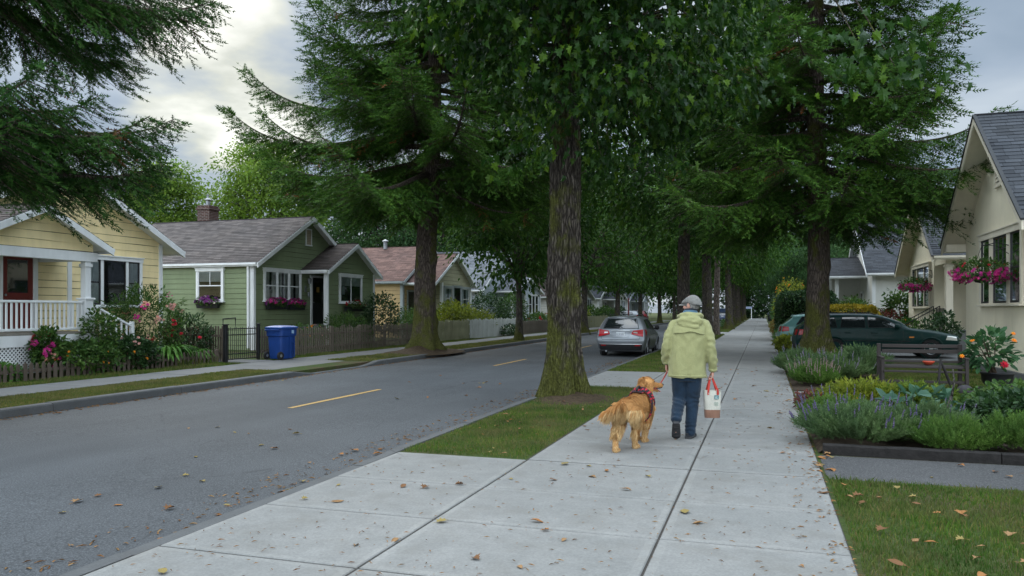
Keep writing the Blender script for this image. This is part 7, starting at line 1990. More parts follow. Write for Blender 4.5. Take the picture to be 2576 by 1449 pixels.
# ---- plant makers
L_GREEN = leafmat("shrub_leaves", [(0.035, 0.08, 0.02), (0.05, 0.11, 0.026), (0.07, 0.14, 0.032), (0.09, 0.14, 0.035)], 0.3, 0.45, 0.4, 2)
L_DARK = leafmat("glossy_dark_leaves", [(0.018, 0.045, 0.018), (0.028, 0.065, 0.022), (0.04, 0.085, 0.026)], 0.2, 0.4, 0.5, 2)
L_YELL = leafmat("yellow_green_leaves", [(0.13, 0.17, 0.022), (0.20, 0.24, 0.03), (0.27, 0.29, 0.045), (0.10, 0.15, 0.025)], 0.35, 0.5, 0.3, 1.5)
L_GOLD = leafmat("golden_hedge_leaves", [(0.30, 0.22, 0.02), (0.40, 0.30, 0.03), (0.22, 0.20, 0.03)], 0.3, 0.5, 0.3, 1.5)
L_LAV = leafmat("lavender_leaves", [(0.055, 0.10, 0.042), (0.085, 0.14, 0.06), (0.13, 0.19, 0.095), (0.05, 0.11, 0.03)], 0.25, 0.7, 0.2, 2)
L_LAVG = leafmat("green_lavender_leaves", [(0.045, 0.10, 0.020), (0.075, 0.15, 0.03), (0.12, 0.19, 0.055)], 0.25, 0.7, 0.2, 2)
L_HOSTA = leafmat("blue_green_leaves", [(0.04, 0.10, 0.065), (0.06, 0.14, 0.09), (0.10, 0.18, 0.13)], 0.25, 0.45, 0.4, 2)
L_LILY = leafmat("strap_leaves", [(0.045, 0.13, 0.022), (0.07, 0.17, 0.03), (0.09, 0.20, 0.04)], 0.3, 0.4, 0.4, 2)
L_BRONZE = leafmat("bronze_leaves", [(0.10, 0.025, 0.022), (0.15, 0.045, 0.035), (0.07, 0.03, 0.025)], 0.2, 0.5, 0.3, 2)
STEM = plain("woody_stems", (0.07, 0.05, 0.035), 0.9, 0.1, var=0.3)
def petal(name, cols): return leafmat(name, cols, 0.3, 0.6, 0.2, 6)
F_PINK = petal("pale_pink_petals", [(0.62, 0.28, 0.26), (0.70, 0.48, 0.44), (0.58, 0.16, 0.13)])
F_RED = petal("crimson_petals", [(0.42, 0.012, 0.03), (0.55, 0.03, 0.06), (0.34, 0.01, 0.05)])
F_MAG = petal("magenta_petals", [(0.50, 0.02, 0.24), (0.62, 0.05, 0.36), (0.42, 0.02, 0.15), (0.66, 0.16, 0.45)])
F_PURP = petal("purple_petals", [(0.16, 0.02, 0.22), (0.28, 0.05, 0.34), (0.12, 0.02, 0.13), (0.40, 0.20, 0.42)])
F_ORANGE = petal("orange_petals", [(0.70, 0.20, 0.02), (0.72, 0.32, 0.03), (0.6, 0.12, 0.02)])
F_LAV = petal("lavender_petals", [(0.11, 0.09, 0.19), (0.16, 0.13, 0.25), (0.085, 0.08, 0.14)])
F_WHITE = petal("white_petals", [(0.6, 0.6, 0.55), (0.7, 0.7, 0.66)])
def bloom_template(k=7, cup=0.35):
    V, F = [], []
    for ring, (r, z) in enumerate(((1.0, 0.1), (0.65, 0.4))):
        for i in range(k):
            a = 2*math.pi*(i+0.5*ring)/k; n = len(V)
            V += [(0, 0, z*0.3), (r*0.6*math.cos(a-0.35), r*0.6*math.sin(a-0.35), z+cup*0.5), (r*math.cos(a), r*math.sin(a), z+cup*0.6), (r*0.6*math.cos(a+0.35), r*0.6*math.sin(a+0.35), z+cup*0.5)]; F.append([n, n+1, n+2, n+3])
    V = np.array(V)[:, [2, 0, 1]]
    return V, np.array(F)
BLOOM = bloom_template()
def blooms(mb, pts, D, size, rg, per=1, spread=0.0):
    P = np.repeat(pts, per, 0)+rg.normal(0, spread, (len(pts)*per, 3)); Dn = np.repeat(D, per, 0)+rg.normal(0, 0.35, (len(P), 3))
    scatter(mb, BLOOM[0], BLOOM[1], P, frames(Dn, rg), size*rg.uniform(0.7, 1.25, len(P)))
def shell(n, c, rad, rg, lump=0.25, inner=0.55, zmin=-0.6, seed=0):
    d = unit(rg.normal(0, 1, (n*2, 3))); d = d[d[:, 2] > zmin][:n]
    l = 1+lump*np.array([mnoise.noise(Vector(tuple(v*2.3))+Vector((seed*3.1, 0, 0))) + 0.6*mnoise.noise(Vector(tuple(v*5.1))+Vector((seed, 2, 0))) for v in d])
    rr = (inner**3+(1-inner**3)*rg.random(len(d)))**(1/3)
    return np.array(c)+d*np.array(rad)*(l*rr)[:, None], d, l
def shrub(label, c, rad, m, n=1400, ls=0.09, tmpl=None, seed=1, flowers=(), name='shrub', cat='shrub', group=None, lump=0.28, inner=0.5, droop=0.2, stems=8, zmin=-0.7, pot=None):
    rg = np.random.default_rng(seed); c = np.array(c, float)
    base = (c[0], c[1], max(0.0, c[2]-rad[2]*0.95)) if pot is None else pot
    r = empty(name, base, label, cat, group)
    P, d, l = shell(n, c, rad, rg, lump, inner, zmin, seed)
    D = d*0.7+rg.normal(0, 0.5, P.shape); D[:, 2] += 0.15-droop
    V, F = tmpl or leaf_template(); mb = MB(); scatter(mb, V, F, P, frames(D, rg, upbias=0.5), ls*rg.uniform(0.6, 1.3, len(P))); mb.build('foliage', m, r)
    mb = MB()
    for k in range(stems):
        t = P[rg.integers(0, len(P))]; b = np.array(base)+np.array([rg.normal(0, rad[0]*0.12), rg.normal(0, rad[1]*0.12), -0.02]); mid = (b+t)/2+rg.normal(0, rad[0]*0.08, 3); mb.tube(np.array([b, mid, t]), [0.012, 0.009, 0.004], 5)
    mb.build('stems', STEM, r)
    for (fm, fn, fs, per, sp, lo, hi) in flowers:
        q = unit(rg.normal(0, 1, (fn*8, 3))); q = q[(q[:, 2] > lo) & (q[:, 2] < hi)][:fn]; pts = c+q*np.array(rad)*1.02
        mb = MB(); blooms(mb, pts, q+np.array([0, 0, 0.4]), fs, rg, per, sp); mb.build('blossoms', fm, r)
    return r
def lavender(label, c, rx, ry, h, m=None, seed=1, n=620, spikes=0, fm=None, sl=0.17, group="lavender clumps in the front garden", name='lavender', spikeh=0.22):
    rg = np.random.default_rng(seed); r = empty(name, tuple(c), label, "lavender", group); c = np.array(c, float)
    th = rg.uniform(0, 2*np.pi, n); q = np.sqrt(rg.random(n)); bx, by = rx*q*np.cos(th), ry*q*np.sin(th)
    hh = h*(1-0.45*q**2.2)*rg.uniform(0.65, 1.1, n); hm = np.array([1+0.25*mnoise.noise(Vector((a*5, b*5, seed))) for a, b in zip(bx, by)]); hh *= hm
    P, D, SC = [], [], []; tops = []
    for k in range(n):
        o = np.array([bx[k]*0.55, by[k]*0.55, 0]); t = np.array([bx[k]*1.18, by[k]*1.18, hh[k]])
        m_ = max(3, int(np.linalg.norm(t-o)/(sl*0.42)))
        for s in np.linspace(0.25, 1, m_):
            p = o+(t-o)*s; p[2] = hh[k]*s**0.8
            P.append(c+p); dd = unit(t-o+np.array([0, 0, 0.1]))+rg.normal(0, 0.28, 3); D.append(dd); SC.append(sl*rg.uniform(0.7, 1.2)*(1.1-0.2*s))
        tops.append((c+t, unit(t-o+np.array([0, 0, h*0.8]))))
    P, D, SC = np.array(P), np.array(D), np.array(SC)
    V, F = sprig_template(5, w=0.085, nl=0.34, seed=2); mb = MB(); scatter(mb, V, F, P, frames(D, rg), SC); mb.build('foliage', m or L_LAV, r)
    if spikes:
        sm, fm_ = MB(), MB(); idx = rg.choice(n, min(spikes, n), replace=False)
        for k in idx:
            p, d = tops[k]; d = unit(d+rg.normal(0, 0.12, 3)+np.array([0, 0, 0.7])); L = spikeh*rg.uniform(0.7, 1.3)
            e = p+d*L; sm.tube(np.array([p-d*0.05, e]), 0.0022, 3, caps=False)
            nq = 6
            for s in range(nq):
                a = p+d*L*(0.42+0.62*s/nq); fm_.lathe([(0.0, -0.014), (0.013-0.001*s, 0.0), (0.0, 0.018)], a+rg.normal(0, 0.002, 3), 5)
        sm.build('stems', m or L_LAV, r); fm_.build('blossoms', fm or F_LAV, r)
    return r
def strap_plant(label, c, R, h, n, m, seed, w=0.045, name='strap_leaf_plant', cat='plant', flowers=()):
    rg = np.random.default_rng(seed); r = empty(name, tuple(c), label, cat); mb = MB()
    for k in range(n):
        a = rg.uniform(0, 2*np.pi); out = R*rg.uniform(0.45, 1.1); hh = h*rg.uniform(0.6, 1.15); d = np.array([math.cos(a), math.sin(a), 0]); s = np.array([-d[1], d[0], 0]); b = np.array(c)+d*rg.uniform(0, R*0.22); ww = w*rg.uniform(0.7, 1.2); rows = []
        for q in np.linspace(0, 1, 8):
            p = b+d*out*q**1.2+np.array([0, 0, hh*(2.3*q-2.0*q*q)]); wq = ww*(0.55+1.3*q-1.8*q**3)*0.5+0.001; rows.append([p-s*wq+np.array([0, 0, wq*0.5]), p, p+s*wq+np.array([0, 0, wq*0.5])])
        mb.grid(np.array(rows))
    mb.build('leaves', m, r)
    for fm, pts, fs in flowers:
        mb = MB(); st = MB(); pts = np.array(pts, float); blooms(mb, pts, np.tile([0.4, -0.5, 0.8], (len(pts), 1)), fs, rg, 2, fs*0.35)
        for p in pts: st.tube(np.array([[c[0]+(p[0]-c[0])*0.3, c[1]+(p[1]-c[1])*0.3, c[2]], p]), 0.006, 4)
        st.build('stems', STEM, r); mb.build('blossoms', fm, r)
    return r

# yellow house's border
LANCE = lance_template()
shrub("tall rhododendron with pink and red trusses before the triple window", (-16.9, 18.0, 1.15), (1.15, 1.15, 1.05), L_GREEN, 3000, 0.15, LANCE, 301, [(F_PINK, 7, 0.055, 9, 0.05, -0.3, 0.9), (F_RED, 4, 0.06, 4, 0.04, -0.6, 0.3), (F_MAG, 4, 0.05, 6, 0.06, 0.2, 1)], name='rhododendron', inner=0.6)
shrub("dark glossy bush with pink and red blooms beside the rhododendron", (-16.5, 19.3, 0.75), (0.8, 0.7, 0.75), L_DARK, 1500, 0.14, LANCE, 302, [(F_PINK, 3, 0.06, 7, 0.05, 0, 0.9), (F_RED, 5, 0.065, 3, 0.03, -0.5, 0.8)], inner=0.55)
shrub("sprawling rose bush with pale pink blooms spilling over the low fence", (-15.85, 15.0, 0.40), (0.65, 1.15, 0.42), L_GREEN, 3000, 0.10, None, 303, [(F_PINK, 9, 0.05, 6, 0.06, -0.3, 0.9), (F_ORANGE, 7, 0.035, 2, 0.03, -0.3, 0.8)], name='rose_bush', inner=0.55, lump=0.4)
shrub("dark leafy rose bush in the middle of the low fence", (-15.75, 16.35, 0.42), (0.55, 0.75, 0.46), L_DARK, 2200, 0.11, None, 304, [(F_PINK, 5, 0.045, 5, 0.05, -0.2, 0.9), (F_ORANGE, 3, 0.04, 2, 0.03, -0.2, 0.8)], name='rose_bush', lump=0.4)
shrub("rose bush with deep red clusters against the porch lattice", (-15.9, 14.0, 0.62), (0.30, 0.34, 0.52), L_GREEN, 1000, 0.11, None, 305, [(F_RED, 3, 0.07, 9, 0.06, 0.2, 1), (F_MAG, 4, 0.06, 6, 0.06, -0.5, 0.3)], name='rose_bush', lump=0.4)
shrub("leafy green shrub at the porch post's foot", (-15.95, 15.5, 0.85), (0.4, 0.5, 0.75), L_GREEN, 1100, 0.10, None, 306, name='shrub', lump=0.4)
shrub("small lime green clump before the lattice", (-15.8, 12.85, 0.15), (0.28, 0.34, 0.22), L_LILY, 700, 0.10, None, 307, [(F_RED, 3, 0.05, 2, 0.03, 0, 1)])
shrub("orange tinged leafy bush between the roses and the lilies", (-16.6, 17.1, 0.55), (0.5, 0.6, 0.5), L_GREEN, 1200, 0.12, LANCE, 308, [(F_ORANGE, 3, 0.06, 2, 0.03, 0.1, 1)])
strap_plant("fountain of bright strap leaves behind the low fence by the gate", (-15.8, 17.75, 0.05), 0.85, 0.72, 150, L_LILY, 309, 0.07, flowers=[(F_RED, [(-15.9, 18.4, 0.85), (-15.6, 18.8, 0.75), (-16.1, 17.5, 0.8)], 0.06)])
strap_plant("smaller clump of bright strap leaves close to the iron gate", (-15.75, 18.85, 0.05), 0.55, 0.5, 80, L_LILY, 310, 0.06)
# green house's garden
def window_box(label, pl, u0, u1, z, seed, fm, n=26):
    r = empty('window_box', pl.p((u0+u1)/2, z, 0.1), label, "window box", "window boxes on the green house"); mb = MB()
    A = [pl.p(u0+0.03, z-0.2, 0.0901), pl.p(u1-0.03, z-0.2, 0.0901), pl.p(u1-0.03, z-0.2, 0.25), pl.p(u0+0.03, z-0.2, 0.25)]; B = [pl.p(u0, z, 0.0901), pl.p(u1, z, 0.0901), pl.p(u1, z, 0.28), pl.p(u0, z, 0.28)]
    mb.add(A+B, [[0, 1, 2, 3], [0, 4, 5, 1], [1, 5, 6, 2], [2, 6, 7, 3], [3, 7, 4, 0], [4, 7, 6, 5]]); mb.build('trough', TRIMBLACK, r)
    rg = np.random.default_rng(seed); c = np.array(pl.p((u0+u1)/2, z+0.04, 0.2)); ax = 0 if pl.a == 'y' else 1
    rad = np.array([0.2, 0.2, 0.2]); rad[ax] = (u1-u0)/2*1.05
    P, d, l = shell(700, c, rad, rg, 0.35, 0.4, -0.75, seed); mb = MB(); V, F = leaf_template(); D = d+rg.normal(0, 0.5, P.shape); scatter(mb, V, F, P, frames(D, rg), 0.07*rg.uniform(0.6, 1.2, len(P))); mb.build('foliage', L_GREEN, r)
    for k, (f, nn) in enumerate(fm):
        q = unit(rg.normal(0, 1, (nn*10, 3))); q = q[q[:, 2] > (-0.05 if k else 0.0)][:nn]; mb = MB(); blooms(mb, c+q*rad*1.04, q, 0.05, rg, 2, 0.02); mb.build('blossoms', f, r)
window_box("window box of purple flowers on the green house's end wall", Plane('y', 25.5, -1), -21.15, -20.15, 1.84, 401, [(F_PURP, 70), (F_WHITE, 6)])
window_box("longer window box of magenta and purple flowers under the triple window", Plane('x', -18.7, 1), 26.15, 27.45, 1.80, 402, [(F_MAG, 60), (F_PURP, 40)])
window_box("window box of magenta flowers nearest the dark front door", Plane('x', -18.7, 1), 27.6, 28.7, 1.78, 403, [(F_MAG, 60), (F_PURP, 20)])
window_box("window box with few red flowers on the green house's projecting wing", Plane('x', -17.6, 1), 30.3, 31.9, 1.72, 404, [(F_RED, 14)])
GS = "shrubs behind the far fences"
shrub("large rounded bush at the corner of the green house's wing", (-16.55, 31.9, 1.25), (0.85, 0.95, 1.15), L_DARK, 1900, 0.12, None, 311, name='shrub', group=GS)
shrub("broad spreading bush before the green house's entry", (-16.2, 28.3, 0.7), (0.8, 1.3, 0.72), L_GREEN, 2200, 0.14, LANCE, 312, name='shrub', group=GS, lump=0.4)
shrub("wispy light green shrub leaning over the weathered fence", (-16.1, 33.6, 0.75), (0.7, 1.2, 0.8), L_GREEN, 1700, 0.12, LANCE, 313, name='shrub', group=GS, lump=0.5)
shrub("low bed of mixed flowers behind the blue bin", (-16.4, 25.2, 0.55), (0.6, 1.5, 0.5), L_GREEN, 1200, 0.10, None, 314, [(F_ORANGE, 10, 0.05, 2, 0.03, 0.1, 1), (F_PINK, 6, 0.05, 2, 0.03, 0.1, 1)], name='shrub', group=GS, lump=0.4)
shrub("pale leafy shrub beside the tan house's wall", (-17.2, 36.8, 0.85), (0.8, 1.2, 0.85), L_GREEN, 1500, 0.15, LANCE, 315, name='shrub', group=GS, lump=0.45)
shrub("billowing yellow green bush before the tan house's windows", (-16.5, 40.4, 1.05), (1.0, 1.9, 0.95), L_YELL, 2600, 0.16, None, 316, name='shrub', group=GS, lump=0.35)
shrub("smaller yellow green bush draping over the white pickets", (-16.2, 43.6, 0.85), (0.9, 1.5, 0.7), L_YELL, 1900, 0.18, LANCE, 317, name='shrub', group=GS, lump=0.35)
shrub("dense dark green bush between the tan and pale blue houses", (-17.2, 48.0, 1.35), (1.3, 2.4, 1.4), L_DARK, 3200, 0.15, None, 318, name='shrub', group=GS)
shrub("bright green bush against the pale blue house", (-16.8, 52.3, 1.45), (1.1, 1.3, 1.4), L_GREEN, 1900, 0.15, None, 319, name='shrub', group=GS)
shrub("low bush with a few red flowers past the slender street tree", (-15.9, 55.5, 0.65), (0.9, 2.0, 0.75), L_GREEN, 1500, 0.16, None, 320, [(F_RED, 8, 0.09, 3, 0.08, 0.1, 1)], name='shrub', group=GS)
shrub("creeping plant with white flowers at the foot of the white pickets", (-14.85, 45.6, 0.3), (0.35, 1.4, 0.38), L_DARK, 800, 0.12, None, 321, [(F_WHITE, 30, 0.04, 1, 0, -0.2, 1)], name='shrub', group=GS)
for k, (y, m, lb_) in enumerate(((70, L_YELL, "yellow bush before the cream bungalow"), (76, L_GREEN, "green bush before the cream bungalow"), (84, L_GREEN, "green bush past the cream bungalow"), (92, L_DARK, "dark bush by the small white bungalow"))):
    shrub(lb_, (-16.3, y, 0.9), (1.2, 2.2, 1.0), m, 1200, 0.24, None, 330+k, name='shrub', group=GS)

# near-side garden: lavender bed
lavender("large lavender clump with tall purple spikes at the bed's corner by the pavement", (1.05, 9.85, 0.05), 0.60, 0.58, 0.37, seed=501, n=640, spikes=46, sl=0.12, spikeh=0.17)
lavender("second spiky lavender clump close behind the corner clump", (1.75, 10.15, 0.05), 0.50, 0.45, 0.36, seed=502, n=520, spikes=22, sl=0.12, spikeh=0.18)
lavender("green lavender clump by the middle of the black edging", (1.95, 9.45, 0.05), 0.42, 0.26, 0.30, L_LAVG, seed=503, n=330, sl=0.11)
lavender("bushy green lavender clump toward the far end of the black edging", (2.72, 9.55, 0.05), 0.50, 0.34, 0.38, L_LAVG, seed=504, n=430, sl=0.12)
lavender("flowerless grey green lavender clump at the black edging's end", (3.45, 9.6, 0.05), 0.50, 0.36, 0.42, L_LAVG, seed=505, n=430, sl=0.12)
lavender("low green clump at the pavement side of the bed", (0.95, 11.2, 0.04), 0.42, 0.6, 0.32, L_LAVG, seed=506, n=420, sl=0.12, spikes=26)
lavender("pinkish seedy lavender clump just beyond the narrow path", (1.0, 17.2, 0.02), 0.42, 0.5, 0.36, L_LAVG, seed=507, n=420, sl=0.14, spikes=60, fm=petal("faded_lavender_petals", [(0.26, 0.18, 0.17), (0.3, 0.22, 0.24)]))
lavender("grey lavender clump between the narrow path and the fir", (1.35, 18.6, 0.03), 0.75, 0.8, 0.46, seed=508, n=620, sl=0.16, spikes=50, fm=petal("greyed_lavender_petals", [(0.2, 0.17, 0.26), (0.24, 0.2, 0.3)]))
lavender("lavender clump spilling over the pavement edge by the fir", (0.85, 20.4, 0.03), 0.5, 1.0, 0.46, seed=509, n=560, sl=0.17, spikes=20)
lavender("round grey green lavender bush beside the bench", (2.12, 19.2, 0.03), 0.5, 0.5, 0.62, seed=510, n=560, sl=0.17)
lavender("dry stemmed lavender clump right in front of the fir trunk", (1.7, 20.6, 0.03), 0.55, 0.7, 0.42, L_LAVG, seed=511, n=420, sl=0.17, spikes=40, fm=petal("dry_lavender_petals", [(0.22, 0.18, 0.2), (0.28, 0.22, 0.26)]))
V8, F8 = sprig_template(4, w=0.14, nl=0.42, seed=5)
shrub("feathery yellow green conifer shrub behind the lavender", (1.5, 13.3, 0.16), (0.64, 0.48, 0.20), L_YELL, 1600, 0.17, (V8, F8), 521, [(F_ORANGE, 4, 0.03, 3, 0.02, 0.2, 1)], name='shrub')
shrub("darker feathery shrub joined to the yellow green one", (2.2, 13.2, 0.16), (0.62, 0.5, 0.20), leafmat("olive_sprays", [(0.07, 0.12, 0.02), (0.11, 0.165, 0.025), (0.15, 0.20, 0.03)], 0.3, 0.5, 0.3, 2), 1700, 0.17, (V8, F8), 522, name='shrub')
shrub("big dark boxwood at the lawn's edge", (3.25, 11.3, 0.24), (0.9, 0.8, 0.30), L_DARK, 3400, 0.085, None, 523, name='shrub', lump=0.3)
shrub("brighter boxwood behind the dark one", (3.5, 12.4, 0.26), (0.85, 0.65, 0.28), L_GREEN, 2600, 0.085, None, 524, name='shrub', lump=0.3)
rgh = np.random.default_rng(8)
shrub("blue green hosta with broad leaves in the bed", (2.05, 12.0, 0.20), (0.5, 0.38, 0.22), L_HOSTA, 80, 0.20, None, 525, name='hosta', cat='plant', droop=0.5, inner=0.75, zmin=-0.1)
shrub("small blue green plant beside the weathered stake", (2.6, 11.6, 0.13), (0.35, 0.28, 0.15), L_HOSTA, 90, 0.15, LANCE, 526, name='hosta', cat='plant', droop=0.5, inner=0.7, zmin=-0.1)
shrub("brown and green scrubby tuft at the pavement corner of the bed", (0.72, 13.2, 0.12), (0.25, 0.5, 0.16), L_BRONZE, 300, 0.07, None, 527, name='shrub')
mb = MB(); mb.tube([(2.37, 11.75, 0.0), (2.36, 11.76, 0.2), (2.40, 11.74, 0.42)], [0.045, 0.035, 0.02], 8); mb.tube([(2.40, 11.74, 0.40), (2.43, 11.72, 0.62), (2.41, 11.71, 0.78)], [0.018, 0.014, 0.008], 6)
single('garden_stake', mb, bark("driftwood", (0.13, 0.115, 0.10), (0.24, 0.22, 0.20), 2.0), "weathered grey driftwood stake standing among the hostas", "stake", smooth=True)
mb = MB(); mb.tube([(2.78, 14.75, 0.02), (2.86, 14.95, 0.35), (2.91, 15.05, 0.72)], [0.022, 0.024, 0.018], 7); mb.tube([(3.22, 15.05, 0.02), (3.06, 15.08, 0.30), (2.97, 15.06, 0.55), (2.90, 15.05, 0.70)], [0.02, 0.024, 0.022, 0.014], 7)
single('plant_support', mb, M_TIMBER, "pair of dark bent stakes leaning together before the bench", "plant support", smooth=True)
# stones in the bed
for k, (x, y, s, lb_) in enumerate(((1.95, 10.95, 0.09, "flat brown stone in the soil behind the green lavender"), (2.25, 10.75, 0.06, "small round ochre stone among the lavender"), (2.1, 11.15, 0.11, "grey flat stone beside the hosta"))):
    mb = MB(); ell(mb, (x, y, 0.07), (s*1.3, s, s*0.5)); o = single('garden_stone', mb, plain("stone_%s" % ("brown", "ochre", "grey")[k], ((0.17, 0.10, 0.065), (0.24, 0.16, 0.06), (0.2, 0.2, 0.2))[k], 0.9, 0.2, bump=0.5), lb_, "stone", "stones in the lavender bed", smooth=True)

# bench
r = empty('park_bench', (2.95, 17.1, 0.03), "dark weathered slatted bench on the lawn before the green car", "bench")
bz = 0.03
for (za, zb_) in ((0.79, 0.86), (0.685, 0.76)):
    mb = MB(); mb.bbox((2.27, 17.19, bz+za), (3.64, 17.22, bz+zb_), 0.006); mb.build('back_slat', DARKWOOD, r)
for x in (2.215, 3.665):
    mb = MB(); mb.bbox((x-0.035, 17.17, 0), (x+0.035, 17.24, bz+0.87), 0.006); mb.build('rear_leg', DARKWOOD, r)
    mb = MB(); mb.bbox((x-0.03, 16.62, 0), (x+0.03, 16.69, bz+0.60), 0.006); mb.build('front_leg', DARKWOOD, r)
    mb = MB(); mb.bbox((x-0.035, 16.60, bz+0.601), (x+0.035, 17.169, bz+0.635), 0.006); mb.build('armrest', DARKWOOD, r)
for (y, z) in ((17.10, 0.53), (16.98, 0.45), (16.84, 0.45), (16.70, 0.44), (16.63, 0.36)):
    mb = MB(); mb.bbox((2.25 if z > 0.4 else 2.22, y-0.035, bz+z-0.02), (3.63, y+0.035, bz+z+0.02), 0.005); mb.build('seat_slat', DARKWOOD, r)
mb = MB(); mb.bbox((2.25, 16.64, bz+0.14), (3.63, 16.68, bz+0.19), 0.005); mb.build('stretcher', DARKWOOD, r)
# red bowl, log, pots
mb = MB(); mb.lathe([(0.0, 0.0), (0.06, 0.004), (0.10, 0.05), (0.115, 0.075), (0.105, 0.075), (0.05, 0.02), (0, 0.015)], (3.05, 16.86, 0.505), 16)
single('red_bowl', mb, plain("red_glaze", (0.40, 0.05, 0.02), 0.35, 0.5), "shallow red orange bowl sitting on the bench seat", "bowl", smooth=True)
r = empty('potted_shrub', (4.35, 17.4, 0), "large leaved shrub with orange flowers in a black pot by the stucco wall", "potted plant")
mb = MB(); mb.lathe([(0.0, 0.0), (0.17, 0.0), (0.26, 0.16), (0.28, 0.30), (0.30, 0.31), (0.29, 0.34), (0.26, 0.32), (0.0, 0.28)], (4.35, 17.4, 0.02), 20); mb.build('pot', TRIMBLACK, r, smooth=True)
rg = np.random.default_rng(61); P, d, l = shell(300, (4.12, 17.05, 0.76), (0.42, 0.4, 0.40), rg, 0.3, 0.55, -0.8, 5); D = d*0.9+rg.normal(0, 0.35, P.shape); V, F = leaf_template(); mb = MB(); scatter(mb, V, F, P, frames(D, rg, upbias=0.6), 0.155*rg.uniform(0.6, 1.3, len(P))); mb.build('foliage', leafmat("potted_shrub_leaves", [(0.025, 0.075, 0.03), (0.04, 0.105, 0.045), (0.06, 0.14, 0.05)], 0.25, 0.4, 0.5, 2), r)
mb = MB()
for k in range(14):
    t = P[k*7]; mb.tube(np.array([[4.28+rg.normal(0, 0.05), 17.3, 0.28], (np.array([4.25, 17.2, 0.4])+t)/2, t]), [0.014, 0.010, 0.004], 5)
mb.build('stems', STEM, r)
mb = MB(); q = np.array([[4.45, 16.75, 1.12], [3.75, 16.6, 0.98], [3.62, 16.7, 0.70], [4.42, 16.6, 0.98]]); blooms(mb, q, np.tile([0, -0.6, 0.7], (4, 1)), 0.042, rg, 2, 0.015); mb.build('blossoms', F_ORANGE, r)
mb = MB(); q = np.array([[4.25, 16.5, 0.55]]); blooms(mb, q, np.tile([0, -0.8, 0.3], (1, 1)), 0.08, rg, 3, 0.015); mb.build('red_blossom', F_RED, r)
DRIFT = bark("dark_driftwood", (0.035, 0.032, 0.034), (0.085, 0.08, 0.082), 1.6)
mb = MB(); mb.tube([(3.75, 16.25, 0.10), (4.2, 16.15, 0.13), (4.7, 16.2, 0.10), (5.3, 16.05, 0.09)], [0.07, 0.11, 0.10, 0.07], 12); mb.tube([(4.6, 16.2, 0.12), (4.85, 16.05, 0.2), (5.2, 16.3, 0.17)], [0.06, 0.05, 0.03], 8)
single('driftwood_log', mb, DRIFT, "dark driftwood log lying on the grass before the potted shrub", "log", smooth=True)
mb = MB(); ell(mb, (3.52, 16.15, 0.09), (0.14, 0.12, 0.11)); single('round_stone', mb, plain("dark_round_stone", (0.045, 0.042, 0.045), 0.85, 0.2, bump=0.4), "dark round stone at the driftwood log's end", "stone", smooth=True)
mb = MB(); mb.lathe([(0, 0), (0.14, 0), (0.18, 0.3), (0.2, 0.31), (0.19, 0.36), (0.16, 0.34), (0, 0.3)], (5.22, 18.1, 0.02), 18); pt = single('flower_pot', mb, plain("slate_blue_pot", (0.03, 0.035, 0.045), 0.5), "slate blue pot with a red flower against the stucco wall", "flower pot", smooth=True)
mb = MB(); blooms(mb, np.array([[5.1, 18.05, 0.95], [5.15, 18.0, 0.9]]), np.tile([-0.5, -0.5, 0.6], (2, 1)), 0.06, rg, 2, 0.02); mb.tube([(5.2, 18.1, 0.3), (5.12, 18.05, 0.93)], 0.006, 4); mb.build('blossoms', F_RED, pt, off=(0, 0, 0))

# hanging baskets
def basket(label, c, R, wall_x, seed):
    c = np.array(c, float); r = empty('hanging_basket', tuple(c), label, "flower basket", "hanging baskets on the near houses"); rg = np.random.default_rng(seed)
    mb = MB(); mb.lathe([(0.0, -0.22), (0.12, -0.2), (0.22, -0.08), (0.24, 0.0), (0.20, 0.0), (0.0, -0.05)], c, 16); mb.build('bowl', TRIMBLACK, r, smooth=True)
    P, d, l = shell(1100, c+(0, 0, 0.05), (R*0.95, R*1.05, R*0.5), rg, 0.35, 0.45, -0.75, seed); V, F = leaf_template(); D = d+rg.normal(0, 0.5, P.shape); mb = MB(); scatter(mb, V, F, P, frames(D, rg), 0.085*rg.uniform(0.6, 1.2, len(P))); mb.build('foliage', L_GREEN, r)
    q = unit(rg.normal(0, 1, (900, 3))); q = q[(q[:, 2] > -0.8) & (q[:, 2] < 0.22)][:95]; mb = MB(); blooms(mb, c+(0, 0, 0.03)+q*np.array([R*0.98, R*1.1, R*0.44])*rg.uniform(0.85, 1.1, (len(q), 1)), q, 0.05, rg, 2, 0.03); mb.build('blossoms', F_MAG, r)
    q = unit(rg.normal(0, 1, (60, 3))); q[:, 2] = abs(q[:, 2]); mb = MB(); blooms(mb, c+(0, 0, 0.06)+q[:14]*np.array([R*0.8, R*0.9, R*0.4]), q[:14], 0.04, rg, 1, 0.02); mb.build('orange_blossoms', F_RED, r)
    mb = MB(); top = c+(0, 0, 0.62)
    for a in (0.3, 2.4, 4.5): mb.tube([c+(0.22*math.cos(a), 0.22*math.sin(a), 0.0), top], 0.006, 4)
    mb.build('chains', IRON, r)
    mb = MB(); mb.tube([(wall_x, c[1], top[2]-0.25), (wall_x-0.02, c[1], top[2]+0.02), ((wall_x+c[0])/2, c[1], top[2]+0.10), top+(0, 0, 0.03), top+(0.03, 0, -0.02)], 0.014, 6); mb.tube([(wall_x, c[1], top[2]-0.22), ((wall_x+c[0])/2, c[1], top[2]+0.02), (c[0]+0.08, c[1], top[2]+0.06)], 0.009, 6)
    mb.build('bracket', IRON, r); return r
basket("full basket of magenta flowers on the nearer stucco house beside its window", (4.86, 20.75, 2.42), 0.62, 5.5, 701)
basket("smaller looking basket of magenta flowers by the second house's window", (5.75, 34.6, 2.5), 0.58, 6.4, 702)
r = empty('flower_pot', (5.35, 33.55, 0.6), "black pot of orange and green plants on the porch steps", "flower pot")
